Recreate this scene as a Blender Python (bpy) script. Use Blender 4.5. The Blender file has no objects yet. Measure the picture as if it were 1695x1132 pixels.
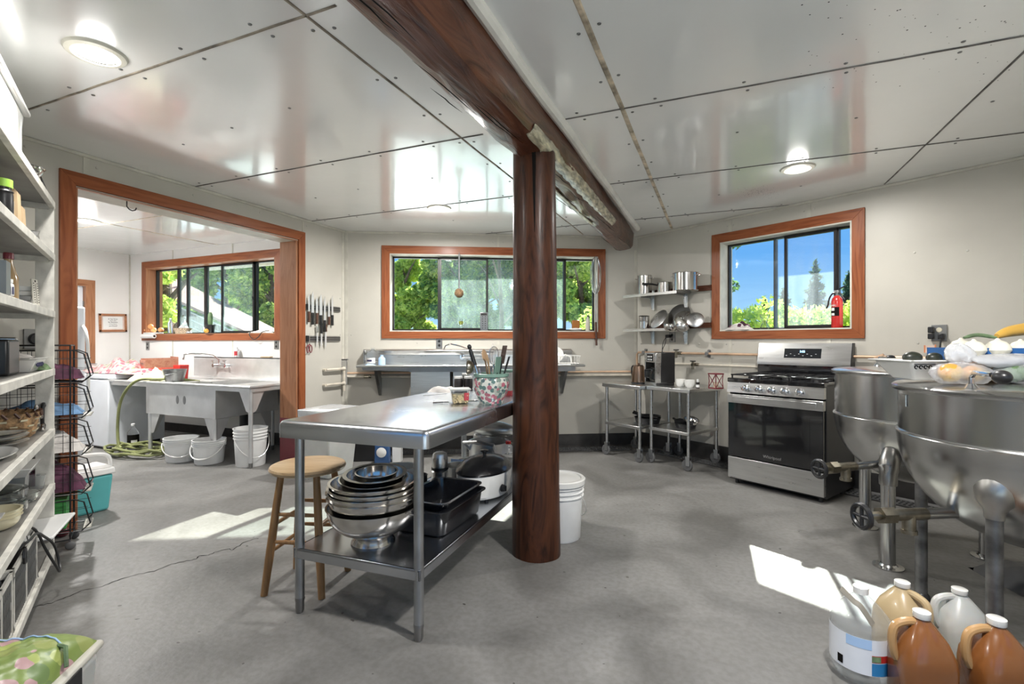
import bpy, bmesh, math, random
import numpy as np
from mathutils import Vector, Matrix
random.seed(7)
PI = math.pi
S = bpy.context.scene
COL = S.collection
# ---------------------------------------------------------------- camera, sky, sun, exposure
TH = math.radians(22.8)          # the camera looks 22.8 deg left of the room's own Y axis
FPX, H, CX, CY = 815.0, 1.22, 847.5, 566.0
cd = bpy.data.cameras.new('camera'); cam = bpy.data.objects.new('camera', cd); COL.objects.link(cam)
cam.location = (0, 0, H); cam.rotation_euler = (PI/2, 0, TH)
cd.sensor_width = 36.0; cd.lens = FPX/1695*36.0; cd.clip_start = .02; cd.clip_end = 300
S.camera = cam
S.view_settings.view_transform = 'Standard'; S.view_settings.look = 'None'
S.view_settings.gamma = 1; S.view_settings.exposure = 0.72
try: S.view_settings.use_curve_mapping = False
except Exception: pass
w = bpy.data.worlds.new('world'); S.world = w; w.use_nodes = True
wn = w.node_tree.nodes; wl = w.node_tree.links; wn.clear()
wo = wn.new('ShaderNodeOutputWorld'); wb = wn.new('ShaderNodeBackground'); wt = wn.new('ShaderNodeTexCoord'); ws = wn.new('ShaderNodeSeparateXYZ'); wr = wn.new('ShaderNodeValToRGB')
e = wr.color_ramp.elements; e[0].position = 0; e[0].color = (.46, .62, .80, 1); e[1].position = 1; e[1].color = (.10, .27, .66, 1)
for p_, c_ in ((.05, (.33, .55, .82, 1)), (.16, (.13, .36, .76, 1)), (.45, (.13, .34, .74, 1))): q_ = e.new(p_); q_.color = c_
wl.new(wt.outputs['Generated'], ws.inputs[0]); wl.new(ws.outputs[2], wr.inputs[0]); wb.inputs[1].default_value = 1.0
wl.new(wr.outputs[0], wb.inputs[0]); wl.new(wb.outputs[0], wo.inputs[0])
sl = bpy.data.lights.new('sun', 'SUN'); so = bpy.data.objects.new('sun', sl); COL.objects.link(so)
sl.energy = 16.0; sl.angle = math.radians(.6); sl.color = (1, .95, .86)
sd = Vector((math.sin(math.radians(-1.3))*math.cos(math.radians(34.5)), math.cos(math.radians(-1.3))*math.cos(math.radians(34.5)), math.sin(math.radians(34.5))))
so.rotation_euler = sd.to_track_quat('Z', 'Y').to_euler(); so.location = sd*30
LAMP_POWER = 30.0
# ---------------------------------------------------------------- frames of reference
ct, st = math.cos(TH), math.sin(TH)
def C(X, d, z=0):                 # metres right of / ahead of the camera -> room coordinates
    return Vector((X*ct-d*st, X*st+d*ct, z))
def at(px, py, z=0):              # point of height z seen at a pixel
    d = FPX*(H-z)/(py-CY); return C((px-CX)/FPX*d, d, z)
class Frame:                      # a wall or a piece of furniture: origin + angle about Z
    def __init__(s, o, deg): s.o = Vector((o[0], o[1])); s.a = math.radians(deg); s.c, s.s = math.cos(s.a), math.sin(s.a)
    def w(s, x, y, z=0): return Vector((s.o.x+x*s.c-y*s.s, s.o.y+x*s.s+y*s.c, z))
    def hit(s, px, py, y=0):      # (x along, z) where the sight line crosses the plane at local depth y
        r = C((px-CX)/FPX, 1); o = s.w(0, y); n = Vector((-s.s, s.c))
        t = (o.x*n.x+o.y*n.y)/(r.x*n.x+r.y*n.y)
        p = r*t; return ((p.x-o.x)*s.c+(p.y-o.y)*s.s, H-(py-CY)/FPX*t)
ZC = 2.46
PL, PR = (-3.858, 4.35), (-.887, 5.927)
WL, WB, WR = Frame(PL, 90), Frame(PL, 27.96), Frame(PR, -29.7)     # +y of each points out of the room
WA, WC = Frame((-7.751, 4.357), 0), Frame((-7.751, 4.357), 90)     # annex window wall, annex end wall
SH = Frame(C(-2.51, 2.70)[:2], -30.5)                               # front of the shelving unit, +y into the room
TB = Frame((-1.436, 1.634), 2.8)                                    # work table, +y along its length
# ---------------------------------------------------------------- materials
def sock(n, names):
    for k in names:
        if k in n.inputs: return n.inputs[k]
def pmat(name, col, rough=.5, metal=0, var=.06, scale=6, bump=0, bscale=40, stretch=(1, 1, 1), spec=None, coat=0, coatr=.1, emit=None, es=0, trans=0, alpha=1, sss=0, col2=None, ior=None, det=4, rvar=0, space='Object'):
    m = bpy.data.materials.new(name); m.use_nodes = True
    nt = m.node_tree; N = nt.nodes; K = nt.links; b = N['Principled BSDF']
    tc = N.new('ShaderNodeTexCoord'); mp = N.new('ShaderNodeMapping'); mp.inputs['Scale'].default_value = stretch
    K.new(tc.outputs[space], mp.inputs[0])
    no = N.new('ShaderNodeTexNoise'); no.inputs['Scale'].default_value = scale; no.inputs['Detail'].default_value = det
    K.new(mp.outputs[0], no.inputs['Vector'])
    cr = N.new('ShaderNodeValToRGB'); c = Vector(col[:3])
    a = tuple(max(0, v*(1-var*2.2)) for v in c)+(1,) if col2 is None else tuple(col)+(1,)
    d = tuple(min(1, v*(1+var*1.2)) for v in c)+(1,) if col2 is None else tuple(col2)+(1,)
    cr.color_ramp.elements[0].position = .3; cr.color_ramp.elements[1].position = .7
    cr.color_ramp.elements[0].color = a; cr.color_ramp.elements[1].color = d
    K.new(no.outputs['Fac'], cr.inputs[0]); K.new(cr.outputs[0], b.inputs['Base Color'])
    b.inputs['Roughness'].default_value = rough; b.inputs['Metallic'].default_value = metal
    if rvar:
        mr = N.new('ShaderNodeMapRange'); mr.inputs[3].default_value = max(.02, rough-rvar); mr.inputs[4].default_value = min(1, rough+rvar)
        K.new(no.outputs['Fac'], mr.inputs[0]); K.new(mr.outputs[0], b.inputs['Roughness'])
    if spec is not None: sock(b, ['Specular IOR Level', 'Specular']).default_value = spec
    if coat: b.inputs['Coat Weight'].default_value = coat; b.inputs['Coat Roughness'].default_value = coatr
    if emit: sock(b, ['Emission Color', 'Emission']).default_value = tuple(emit)+(1,); b.inputs['Emission Strength'].default_value = es
    if trans: sock(b, ['Transmission Weight', 'Transmission']).default_value = trans
    if ior: b.inputs['IOR'].default_value = ior
    if alpha < 1: b.inputs['Alpha'].default_value = alpha
    if sss: sock(b, ['Subsurface Weight', 'Subsurface']).default_value = sss; b.inputs['Subsurface Radius'].default_value = (.02, .01, .006)
    if bump:
        n2 = N.new('ShaderNodeTexNoise'); n2.inputs['Scale'].default_value = bscale; n2.inputs['Detail'].default_value = 3
        K.new(mp.outputs[0], n2.inputs['Vector'])
        bp = N.new('ShaderNodeBump'); bp.inputs['Strength'].default_value = bump; bp.inputs['Distance'].default_value = .01
        K.new(n2.outputs['Fac'], bp.inputs['Height']); K.new(bp.outputs[0], b.inputs['Normal'])
        if coat: K.new(bp.outputs[0], b.inputs['Coat Normal'])
    return m
def glassmat(name, tint=(1, 1, 1), haze=0, hazecol=(.8, .9, .9), gloss=.08, streak=0):
    m = bpy.data.materials.new(name); m.use_nodes = True; nt = m.node_tree; N = nt.nodes; K = nt.links; N.clear()
    o = N.new('ShaderNodeOutputMaterial'); t = N.new('ShaderNodeBsdfTransparent'); t.inputs[0].default_value = tuple(tint)+(1,)
    g = N.new('ShaderNodeBsdfGlossy'); g.inputs['Roughness'].default_value = .03
    lw = N.new('ShaderNodeLayerWeight'); lw.inputs[0].default_value = .5; pw = N.new('ShaderNodeMath'); pw.operation = 'POWER'; pw.inputs[1].default_value = 5; K.new(lw.outputs['Facing'], pw.inputs[0]); fr = N.new('ShaderNodeMath'); fr.operation = 'MULTIPLY_ADD'; fr.inputs[1].default_value = .9; fr.inputs[2].default_value = .03; K.new(pw.outputs[0], fr.inputs[0])
    mx = N.new('ShaderNodeMixShader'); K.new(fr.outputs[0], mx.inputs[0]); K.new(t.outputs[0], mx.inputs[1]); K.new(g.outputs[0], mx.inputs[2])
    last = mx
    if haze:
        d = N.new('ShaderNodeBsdfDiffuse'); d.inputs[0].default_value = tuple(hazecol)+(1,)
        tr = N.new('ShaderNodeBsdfTranslucent'); tr.inputs[0].default_value = tuple(hazecol)+(1,)
        ad = N.new('ShaderNodeMixShader'); K.new(d.outputs[0], ad.inputs[1]); K.new(tr.outputs[0], ad.inputs[2])
        m2 = N.new('ShaderNodeMixShader'); tc = N.new('ShaderNodeTexCoord'); no = N.new('ShaderNodeTexNoise'); no.inputs['Scale'].default_value = 5; no.inputs['Detail'].default_value = 5
        mp = N.new('ShaderNodeMapping'); mp.inputs['Scale'].default_value = (2.5, 2.5, .7); K.new(tc.outputs['Object'], mp.inputs[0]); K.new(mp.outputs[0], no.inputs['Vector'])
        mr = N.new('ShaderNodeMapRange'); mr.inputs[1].default_value = .3; mr.inputs[2].default_value = .7; mr.inputs[3].default_value = haze*.55; mr.inputs[4].default_value = haze*1.3
        K.new(no.outputs['Fac'], mr.inputs[0]); K.new(mr.outputs[0], m2.inputs[0]); K.new(mx.outputs[0], m2.inputs[1]); K.new(ad.outputs[0], m2.inputs[2]); last = m2
    K.new(last.outputs[0], o.inputs[0]); return m
def woodmat(name, c1, c2, stretch, rough=.35, scale=3.0, coat=.06, bump=.15, dist=2.0, spec=.25):
    m = bpy.data.materials.new(name); m.use_nodes = True; nt = m.node_tree; N = nt.nodes; K = nt.links; b = N['Principled BSDF']
    tc = N.new('ShaderNodeTexCoord'); mp = N.new('ShaderNodeMapping'); mp.inputs['Scale'].default_value = stretch; K.new(tc.outputs['Object'], mp.inputs[0])
    n1 = N.new('ShaderNodeTexNoise'); n1.inputs['Scale'].default_value = scale; n1.inputs['Detail'].default_value = 6; n1.inputs['Distortion'].default_value = dist
    K.new(mp.outputs[0], n1.inputs['Vector'])
    cr = N.new('ShaderNodeValToRGB'); e = cr.color_ramp.elements
    e[0].position = .3; e[0].color = tuple(c1)+(1,); e[1].position = .72; e[1].color = tuple(c2)+(1,)
    mid = e.new(.5); mid.color = tuple((a*.35+d*.65) for a, d in zip(c1, c2))+(1,)
    K.new(n1.outputs['Fac'], cr.inputs[0]); K.new(cr.outputs[0], b.inputs['Base Color'])
    b.inputs['Roughness'].default_value = rough; b.inputs['Coat Weight'].default_value = coat; b.inputs['Coat Roughness'].default_value = .2; b.inputs['Specular IOR Level'].default_value = spec
    bp = N.new('ShaderNodeBump'); bp.inputs['Strength'].default_value = bump; bp.inputs['Distance'].default_value = .01; K.new(n1.outputs['Fac'], bp.inputs['Height']); K.new(bp.outputs[0], b.inputs['Normal'])
    return m
M = {}
M['ceil'] = pmat('ceiling_panel_paint', (.86, .87, .86), .25, var=.015, scale=1.2, bump=.30, bscale=2.2, coat=1, coatr=.10, spec=.8, ior=1.9)
M['wall'] = pmat('cream_wall_paint', (.535, .51, .45), .42, var=.035, scale=2.2, bump=.04, bscale=60, spec=.4)
M['wallw'] = pmat('white_wall_paint', (.80, .78, .75), .42, var=.02, scale=2, spec=.4)
M['trimw'] = pmat('white_trim_strip', (.58, .555, .48), .5, var=.08, scale=8)
M['seam'] = pmat('rusty_seam', (.33, .28, .22), .7, var=.35, scale=9)
M['seamd'] = pmat('dark_seam', (.16, .15, .14), .7, var=.3, scale=9)
M['seamw'] = pmat('stained_batten', (.55, .46, .34), .6, var=.3, scale=12)
M['screw'] = pmat('screw_head', (.2, .2, .2), .4, metal=.8)
M['screwl'] = pmat('wall_screw_head', (.55, .53, .48), .4, metal=.4)
M['base'] = pmat('dark_cove_base', (.045, .042, .040), .45, var=.3, scale=5)
M['wood'] = woodmat('stained_casing_x', (.19, .050, .017), (.32, .105, .040), (.6, 6, 6), rough=.42)
M['woodz'] = woodmat('stained_casing_z', (.19, .050, .017), (.32, .105, .040), (6, 6, .6), rough=.42)
M['woodl'] = woodmat('orange_jamb_x', (.27, .11, .05), (.44, .21, .11), (.6, 6, 6))
M['woodlz'] = woodmat('orange_jamb_z', (.27, .11, .05), (.44, .21, .11), (6, 6, .6))
M['log'] = woodmat('stained_log_z', (.012, .004, .0025), (.082, .027, .011), (5, 5, .9), rough=.42, scale=2.6, coat=.1, bump=.25, dist=2.6)
M['beam'] = woodmat('stained_log_y', (.045, .015, .009), (.135, .050, .026), (5, .7, 5), rough=.32, scale=3, coat=.3, bump=.7, dist=2.2)
M['rail'] = woodmat('dark_wood_rail', (.05, .02, .012), (.12, .045, .025), (.6, 6, 6))
M['pale'] = pmat('weathered_pale_wood', (.55, .50, .36), .35, var=.35, scale=14, stretch=(3, .8, 3), bump=.6, bscale=30, coat=.5)
M['stool'] = woodmat('oak_stool', (.24, .115, .042), (.40, .22, .095), (5, 5, .8), rough=.3)
M['stoolt'] = woodmat('oak_seat', (.40, .25, .12), (.58, .41, .24), (1, 7, 7), rough=.28)
M['steel'] = pmat('brushed_steel', (.62, .62, .61), .30, metal=1, var=.05, scale=4, stretch=(1, 14, 14), rvar=.08, bump=.03, bscale=12)
M['steeltop'] = pmat('worn_steel_top', (.56, .58, .61), .26, metal=1, var=.04, scale=3.5, rvar=.05, bump=.02, bscale=4)
M['steeld'] = pmat('dark_steel', (.30, .30, .30), .32, metal=1, var=.1, scale=5, rvar=.08)
M['galv'] = pmat('galvanised_leg', (.42, .43, .44), .35, metal=1, var=.12, scale=6, rvar=.08)
M['galvd'] = pmat('dull_pipe_leg', (.20, .20, .20), .45, metal=.9, var=.25, scale=14, rvar=.1)
M['kettle'] = pmat('kettle_steel', (.50, .50, .49), .22, metal=1, var=.06, scale=3, rvar=.09, bump=.03, bscale=3)
M['dull'] = pmat('dull_sink_steel', (.70, .70, .69), .42, metal=.75, var=.08, scale=4, rvar=.1)
M['chrome'] = pmat('chrome', (.75, .75, .76), .10, metal=1, var=.02)
M['bowl'] = pmat('bowl_steel', (.62, .60, .57), .17, metal=1, var=.05, rvar=.05)
M['alu'] = pmat('aluminium_lid', (.66, .66, .66), .33, metal=1, var=.08, scale=9, rvar=.08)
M['brass'] = pmat('tarnished_brass', (.30, .27, .21), .3, metal=1, var=.2, scale=20)
M['copper'] = pmat('painted_copper_pipe', (.62, .42, .28), .4, metal=.35, var=.15, scale=6)
M['pipew'] = pmat('cream_painted_pipe', (.66, .60, .50), .45, var=.12, scale=10)
M['bronze'] = pmat('bronze_kettle_metal', (.30, .20, .14), .28, metal=1, var=.06)
M['black'] = pmat('black_plastic', (.016, .016, .017), .35, var=.1)
M['blackg'] = pmat('gloss_black', (.008, .008, .009), .07, var=.05, coat=.6, coatr=.03)
M['iron'] = pmat('cast_iron', (.02, .02, .021), .5, metal=.3, var=.2, scale=30, bump=.2, bscale=200)
M['enamel'] = pmat('speckled_black_enamel', (.013, .014, .017), .2, var=.4, scale=140, coat=.5, coatr=.08)
M['bframe'] = pmat('dark_window_aluminium', (.035, .032, .030), .35, metal=.5, var=.1)
M['rubber'] = pmat('grey_rubber', (.10, .10, .10), .6, var=.15)
M['white'] = pmat('white_plastic', (.80, .80, .78), .35, var=.03, sss=.0)
M['appl'] = pmat('white_appliance_enamel', (.80, .83, .87), .28, var=.02)
M['cer'] = pmat('white_ceramic', (.80, .79, .75), .18, var=.03, coat=.4)
M['cream'] = pmat('cream_ceramic', (.72, .66, .46), .25, var=.05, coat=.3)
M['paintw'] = pmat('chipped_white_paint', (.66, .64, .58), .5, var=.12, scale=12, bump=.08, bscale=50)
M['shelftop'] = pmat('worn_grey_shelf_board', (.26, .25, .23), .45, var=.2, scale=5)
M['milky'] = pmat('milky_plastic', (.72, .73, .70), .35, var=.05, trans=.35, sss=.2)
M['clearp'] = pmat('clear_plastic', (.92, .94, .95), .08, var=0, trans=.95, ior=1.2)
M['clearg'] = pmat('clear_glass', (.93, .96, .95), .03, var=0, trans=1.0, ior=1.48)
M['amber'] = pmat('amber_liquid_jug', (.34, .125, .035), .25, var=.12, scale=4, trans=.35, coat=.4)
M['amberl'] = pmat('pale_cider_jug', (.66, .50, .28), .3, var=.08, scale=4, trans=.3, coat=.3)
M['teal'] = pmat('teal_plastic', (.10, .42, .43), .4, var=.04)
M['red'] = pmat('red_enamel', (.55, .03, .025), .25, var=.06, coat=.4)
M['reddk'] = pmat('dark_red_metal', (.19, .03, .04), .4, var=.1)
M['green'] = pmat('sage_green_plastic', (.22, .36, .29), .4, var=.06)
M['lime'] = pmat('lime_cap', (.35, .62, .08), .4)
M['blue'] = pmat('blue_board', (.02, .11, .32), .45, var=.05)
M['bluel'] = pmat('pale_blue_paper', (.42, .60, .86), .5, var=.05)
M['bluep'] = pmat('blue_detergent', (.035, .09, .22), .25, var=.08)
M['denim'] = pmat('blue_cloth', (.16, .30, .50), .8, var=.25, scale=14)
M['purple'] = pmat('plum_cloth', (.10, .03, .06), .85, var=.3, scale=16)
M['cloth'] = pmat('off_white_cloth', (.66, .62, .58), .85, var=.12, scale=12, bump=.2)
M['greenc'] = pmat('green_cloth', (.16, .24, .12), .85, var=.3, scale=25)
M['bag'] = pmat('thin_plastic_bag', (.82, .83, .85), .22, var=.06, scale=9, bump=.7, bscale=16, trans=.45, coat=.3)
M['brown'] = pmat('brown_paper', (.50, .36, .21), .8, var=.08)
M['wick'] = pmat('woven_straw', (.38, .23, .11), .7, var=.35, scale=40, bump=.6, bscale=60)
M['wickl'] = pmat('pale_wicker', (.66, .54, .38), .7, var=.3, scale=70, bump=.6, bscale=90)
M['cork'] = pmat('bristle_brown', (.20, .12, .06), .9, var=.3, scale=90, bump=.5, bscale=120)
M['spoon'] = pmat('wooden_spoon', (.50, .32, .18), .6, var=.1, scale=9)
M['hose'] = pmat('olive_garden_hose', (.25, .27, .11), .45, var=.12, scale=10)
M['handle'] = pmat('brown_knife_handle', (.09, .04, .025), .45, var=.15)
M['crate'] = woodmat('red_printed_crate', (.28, .10, .065), (.40, .21, .14), (.8, 5, 5), rough=.6, coat=0)
M['cratein'] = pmat('crate_inner_wood', (.40, .25, .14), .7, var=.15)
M['egg'] = pmat('aubergine_skin', (.018, .022, .014), .4, var=.2, coat=.15)
M['onion'] = pmat('white_onion_skin', (.78, .74, .62), .35, var=.1, scale=12)
M['mango'] = pmat('orange_fruit', (.66, .22, .05), .35, col2=(.60, .42, .06), scale=7)
M['peach'] = pmat('peach_skin', (.68, .20, .07), .4, col2=(.80, .46, .18), scale=8)
M['squash'] = pmat('yellow_squash', (.72, .42, .08), .35, var=.08)
M['cact'] = pmat('cactus_green', (.13, .22, .10), .6, var=.2, scale=20)
M['pea'] = pmat('pale_nuts', (.62, .50, .28), .5, var=.15)
M['dark'] = pmat('dark_contents', (.02, .016, .014), .4, var=.3)
M['socket'] = pmat('ivory_socket', (.70, .64, .50), .4)
M['plate'] = pmat('grey_outlet_cover', (.28, .28, .27), .35, metal=.7, var=.06)
M['tan'] = pmat('tan_pebble', (.45, .36, .26), .7)
M['label'] = pmat('white_label', (.78, .78, .76), .5, var=.02)
M['orange'] = pmat('orange_card', (.72, .27, .12), .6, var=.15)
M['pink'] = pmat('pale_pink_card', (.72, .56, .48), .6, var=.15)
M['navy'] = pmat('navy_print', (.03, .03, .10), .5)
M['labelb'] = pmat('blue_label', (.03, .22, .48), .4, var=.05)
M['redl'] = pmat('red_label', (.45, .04, .05), .45)
M['ink'] = pmat('dark_print', (.012, .011, .010), .8, spec=.05)
M['lid'] = pmat('black_lid', (.012, .012, .013), .25, var=.1, coat=.3)
M['display'] = pmat('oven_display', (.01, .012, .015), .15)
M['digit'] = pmat('lit_digits', (.3, .6, .8), .5, emit=(.35, .7, 1), es=2.5)
M['lens'] = pmat('lamp_lens_lit', (.9, .9, .88), .5, emit=(1, .97, .9), es=9)
M['lensw'] = pmat('lamp_lens_warm', (.9, .88, .8), .5, emit=(1, .86, .66), es=3)
M['ring'] = pmat('lamp_trim_ring', (.62, .60, .52), .35, var=.05)
M['floral'] = None
M['glass'] = glassmat('window_glass', (.86, .90, .89), .0)
M['glassd'] = glassmat('dusty_window_glass', (.80, .88, .87), .10, (.62, .78, .78))
M['glassh'] = glassmat('hazy_window_glass', (.82, .88, .90), .09, (.8, .9, .95))
def leafmat(name, c1, c2):
    m = bpy.data.materials.new(name); m.use_nodes = True; nt = m.node_tree; N = nt.nodes; K = nt.links; N.clear()
    o = N.new('ShaderNodeOutputMaterial'); d = N.new('ShaderNodeBsdfDiffuse'); t = N.new('ShaderNodeBsdfTranslucent'); mx = N.new('ShaderNodeMixShader'); mx.inputs[0].default_value = .5
    tc = N.new('ShaderNodeTexCoord'); no = N.new('ShaderNodeTexNoise'); no.inputs['Scale'].default_value = 3.0; no.inputs['Detail'].default_value = 5; K.new(tc.outputs['Object'], no.inputs['Vector'])
    cr = N.new('ShaderNodeValToRGB'); cr.color_ramp.elements[0].position = .35; cr.color_ramp.elements[1].position = .65; cr.color_ramp.elements[0].color = c1+(1,); cr.color_ramp.elements[1].color = c2+(1,)
    K.new(no.outputs['Fac'], cr.inputs[0]); K.new(cr.outputs[0], d.inputs[0]); K.new(cr.outputs[0], t.inputs[0])
    K.new(d.outputs[0], mx.inputs[1]); K.new(t.outputs[0], mx.inputs[2]); K.new(mx.outputs[0], o.inputs[0]); return m
M['leafy'] = leafmat('yellow_green_leaves', (.55, .68, .12), (.85, .92, .30))
M['leafm'] = leafmat('maple_leaves', (.20, .38, .08), (.60, .74, .20))
M['leafd'] = leafmat('dark_leaves', (.09, .20, .07), (.28, .45, .14))
M['conif'] = leafmat('conifer_needles', (.05, .10, .07), (.13, .22, .14))
M['bark'] = pmat('grey_bark', (.14, .10, .07), .9, var=.3, scale=12, bump=.5)
M['bounce'] = pmat('pale_bounce_ground', (.74, .74, .72), .9, var=.05, scale=8)
M['grass'] = pmat('lawn_grass', (.12, .17, .05), .9, var=.3, scale=3, bump=.5, bscale=60)
M['roofr'] = pmat('rusty_metal_roof', (.30, .14, .11), .6, col2=(.44, .29, .24), scale=5, stretch=(8, .6, 1))
M['shedw'] = pmat('weathered_shed_boards', (.42, .36, .33), .8, var=.25, stretch=(6, 6, .7))
def floral_mat(name, base, spots, scale, dens=.42):
    m = bpy.data.materials.new(name); m.use_nodes = True; nt = m.node_tree; N = nt.nodes; K = nt.links; b = N['Principled BSDF']
    tc = N.new('ShaderNodeTexCoord'); v = N.new('ShaderNodeTexVoronoi'); v.inputs['Scale'].default_value = scale; K.new(tc.outputs['Object'], v.inputs['Vector'])
    lt = N.new('ShaderNodeMath'); lt.operation = 'LESS_THAN'; lt.inputs[1].default_value = dens; K.new(v.outputs['Distance'], lt.inputs[0])
    sp = N.new('ShaderNodeSeparateColor'); K.new(v.outputs['Color'], sp.inputs[0])
    cr = N.new('ShaderNodeValToRGB'); cr.color_ramp.interpolation = 'CONSTANT'
    for i, c in enumerate(spots):
        e = cr.color_ramp.elements[i] if i < 2 else cr.color_ramp.elements.new(i/len(spots))
        e.position = i/len(spots); e.color = tuple(c)+(1,)
    K.new(sp.outputs[0], cr.inputs[0])
    mx = N.new('ShaderNodeMix'); mx.data_type = 'RGBA'; mx.inputs[6].default_value = tuple(base)+(1,)
    K.new(lt.outputs[0], mx.inputs[0]); K.new(cr.outputs[0], mx.inputs[7]); K.new(mx.outputs[2], b.inputs['Base Color'])
    b.inputs['Roughness'].default_value = .35; return m
M['floral'] = floral_mat('floral_cloth', (.40, .32, .30), [(.50, .10, .14), (.52, .26, .25), (.20, .26, .15), (.62, .56, .52), (.42, .09, .13)], 26, .55)
M['vase'] = floral_mat('painted_porcelain', (.62, .62, .55), [(.42, .13, .17), (.12, .20, .18), (.22, .28, .24), (.40, .15, .18), (.10, .15, .16), (.45, .46, .40)], 46, .62)
M['vase'].node_tree.nodes['Principled BSDF'].inputs['Roughness'].default_value = .12
M['bagg'] = floral_mat('green_quilted_print', (.20, .27, .07), [(.36, .42, .12), (.15, .22, .08), (.28, .32, .10), (.45, .28, .28)], 16, .5)
def floormat():
    m = bpy.data.materials.new('concrete_floor'); m.use_nodes = True; nt = m.node_tree; N = nt.nodes; K = nt.links; b = N['Principled BSDF']
    tc = N.new('ShaderNodeTexCoord')
    def noise(sc, det=5, dist=0):
        n = N.new('ShaderNodeTexNoise'); n.inputs['Scale'].default_value = sc; n.inputs['Detail'].default_value = det; n.inputs['Distortion'].default_value = dist; K.new(tc.outputs['Object'], n.inputs['Vector']); return n
    a, c, e = noise(1.6, 12, .9), noise(38, 10), noise(90, 2)
    cr = N.new('ShaderNodeValToRGB'); cr.color_ramp.elements[0].position = .32; cr.color_ramp.elements[1].position = .70
    cr.color_ramp.elements[0].color = (.115, .112, .105, 1); cr.color_ramp.elements[1].color = (.235, .23, .22, 1); K.new(a.outputs['Fac'], cr.inputs[0])
    c2 = N.new('ShaderNodeValToRGB'); c2.color_ramp.elements[0].position = .38; c2.color_ramp.elements[1].position = .6
    c2.color_ramp.elements[0].color = (.72, .70, .66, 1); c2.color_ramp.elements[1].color = (1.06, 1.06, 1.06, 1); K.new(c.outputs['Fac'], c2.inputs[0])
    mx = N.new('ShaderNodeMix'); mx.data_type = 'RGBA'; mx.blend_type = 'MULTIPLY'; mx.inputs[0].default_value = .42
    K.new(cr.outputs[0], mx.inputs[6]); K.new(c2.outputs[0], mx.inputs[7])
    sp = N.new('ShaderNodeMath'); sp.operation = 'GREATER_THAN'; sp.inputs[1].default_value = .78; s4 = noise(26, 1); K.new(s4.outputs['Fac'], sp.inputs[0])
    m2 = N.new('ShaderNodeMix'); m2.data_type = 'RGBA'; m2.inputs[7].default_value = (.05, .045, .04, 1); K.new(sp.outputs[0], m2.inputs[0]); K.new(mx.outputs[2], m2.inputs[6])
    K.new(m2.outputs[2], b.inputs['Base Color'])
    mr = N.new('ShaderNodeMapRange'); mr.inputs[3].default_value = .34; mr.inputs[4].default_value = .62; K.new(a.outputs['Fac'], mr.inputs[0]); K.new(mr.outputs[0], b.inputs['Roughness'])
    bp = N.new('ShaderNodeBump'); bp.inputs['Strength'].default_value = .12; bp.inputs['Distance'].default_value = .01; K.new(c.outputs['Fac'], bp.inputs['Height']); K.new(bp.outputs[0], b.inputs['Normal'])
    return m
M['floor'] = floormat()
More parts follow.
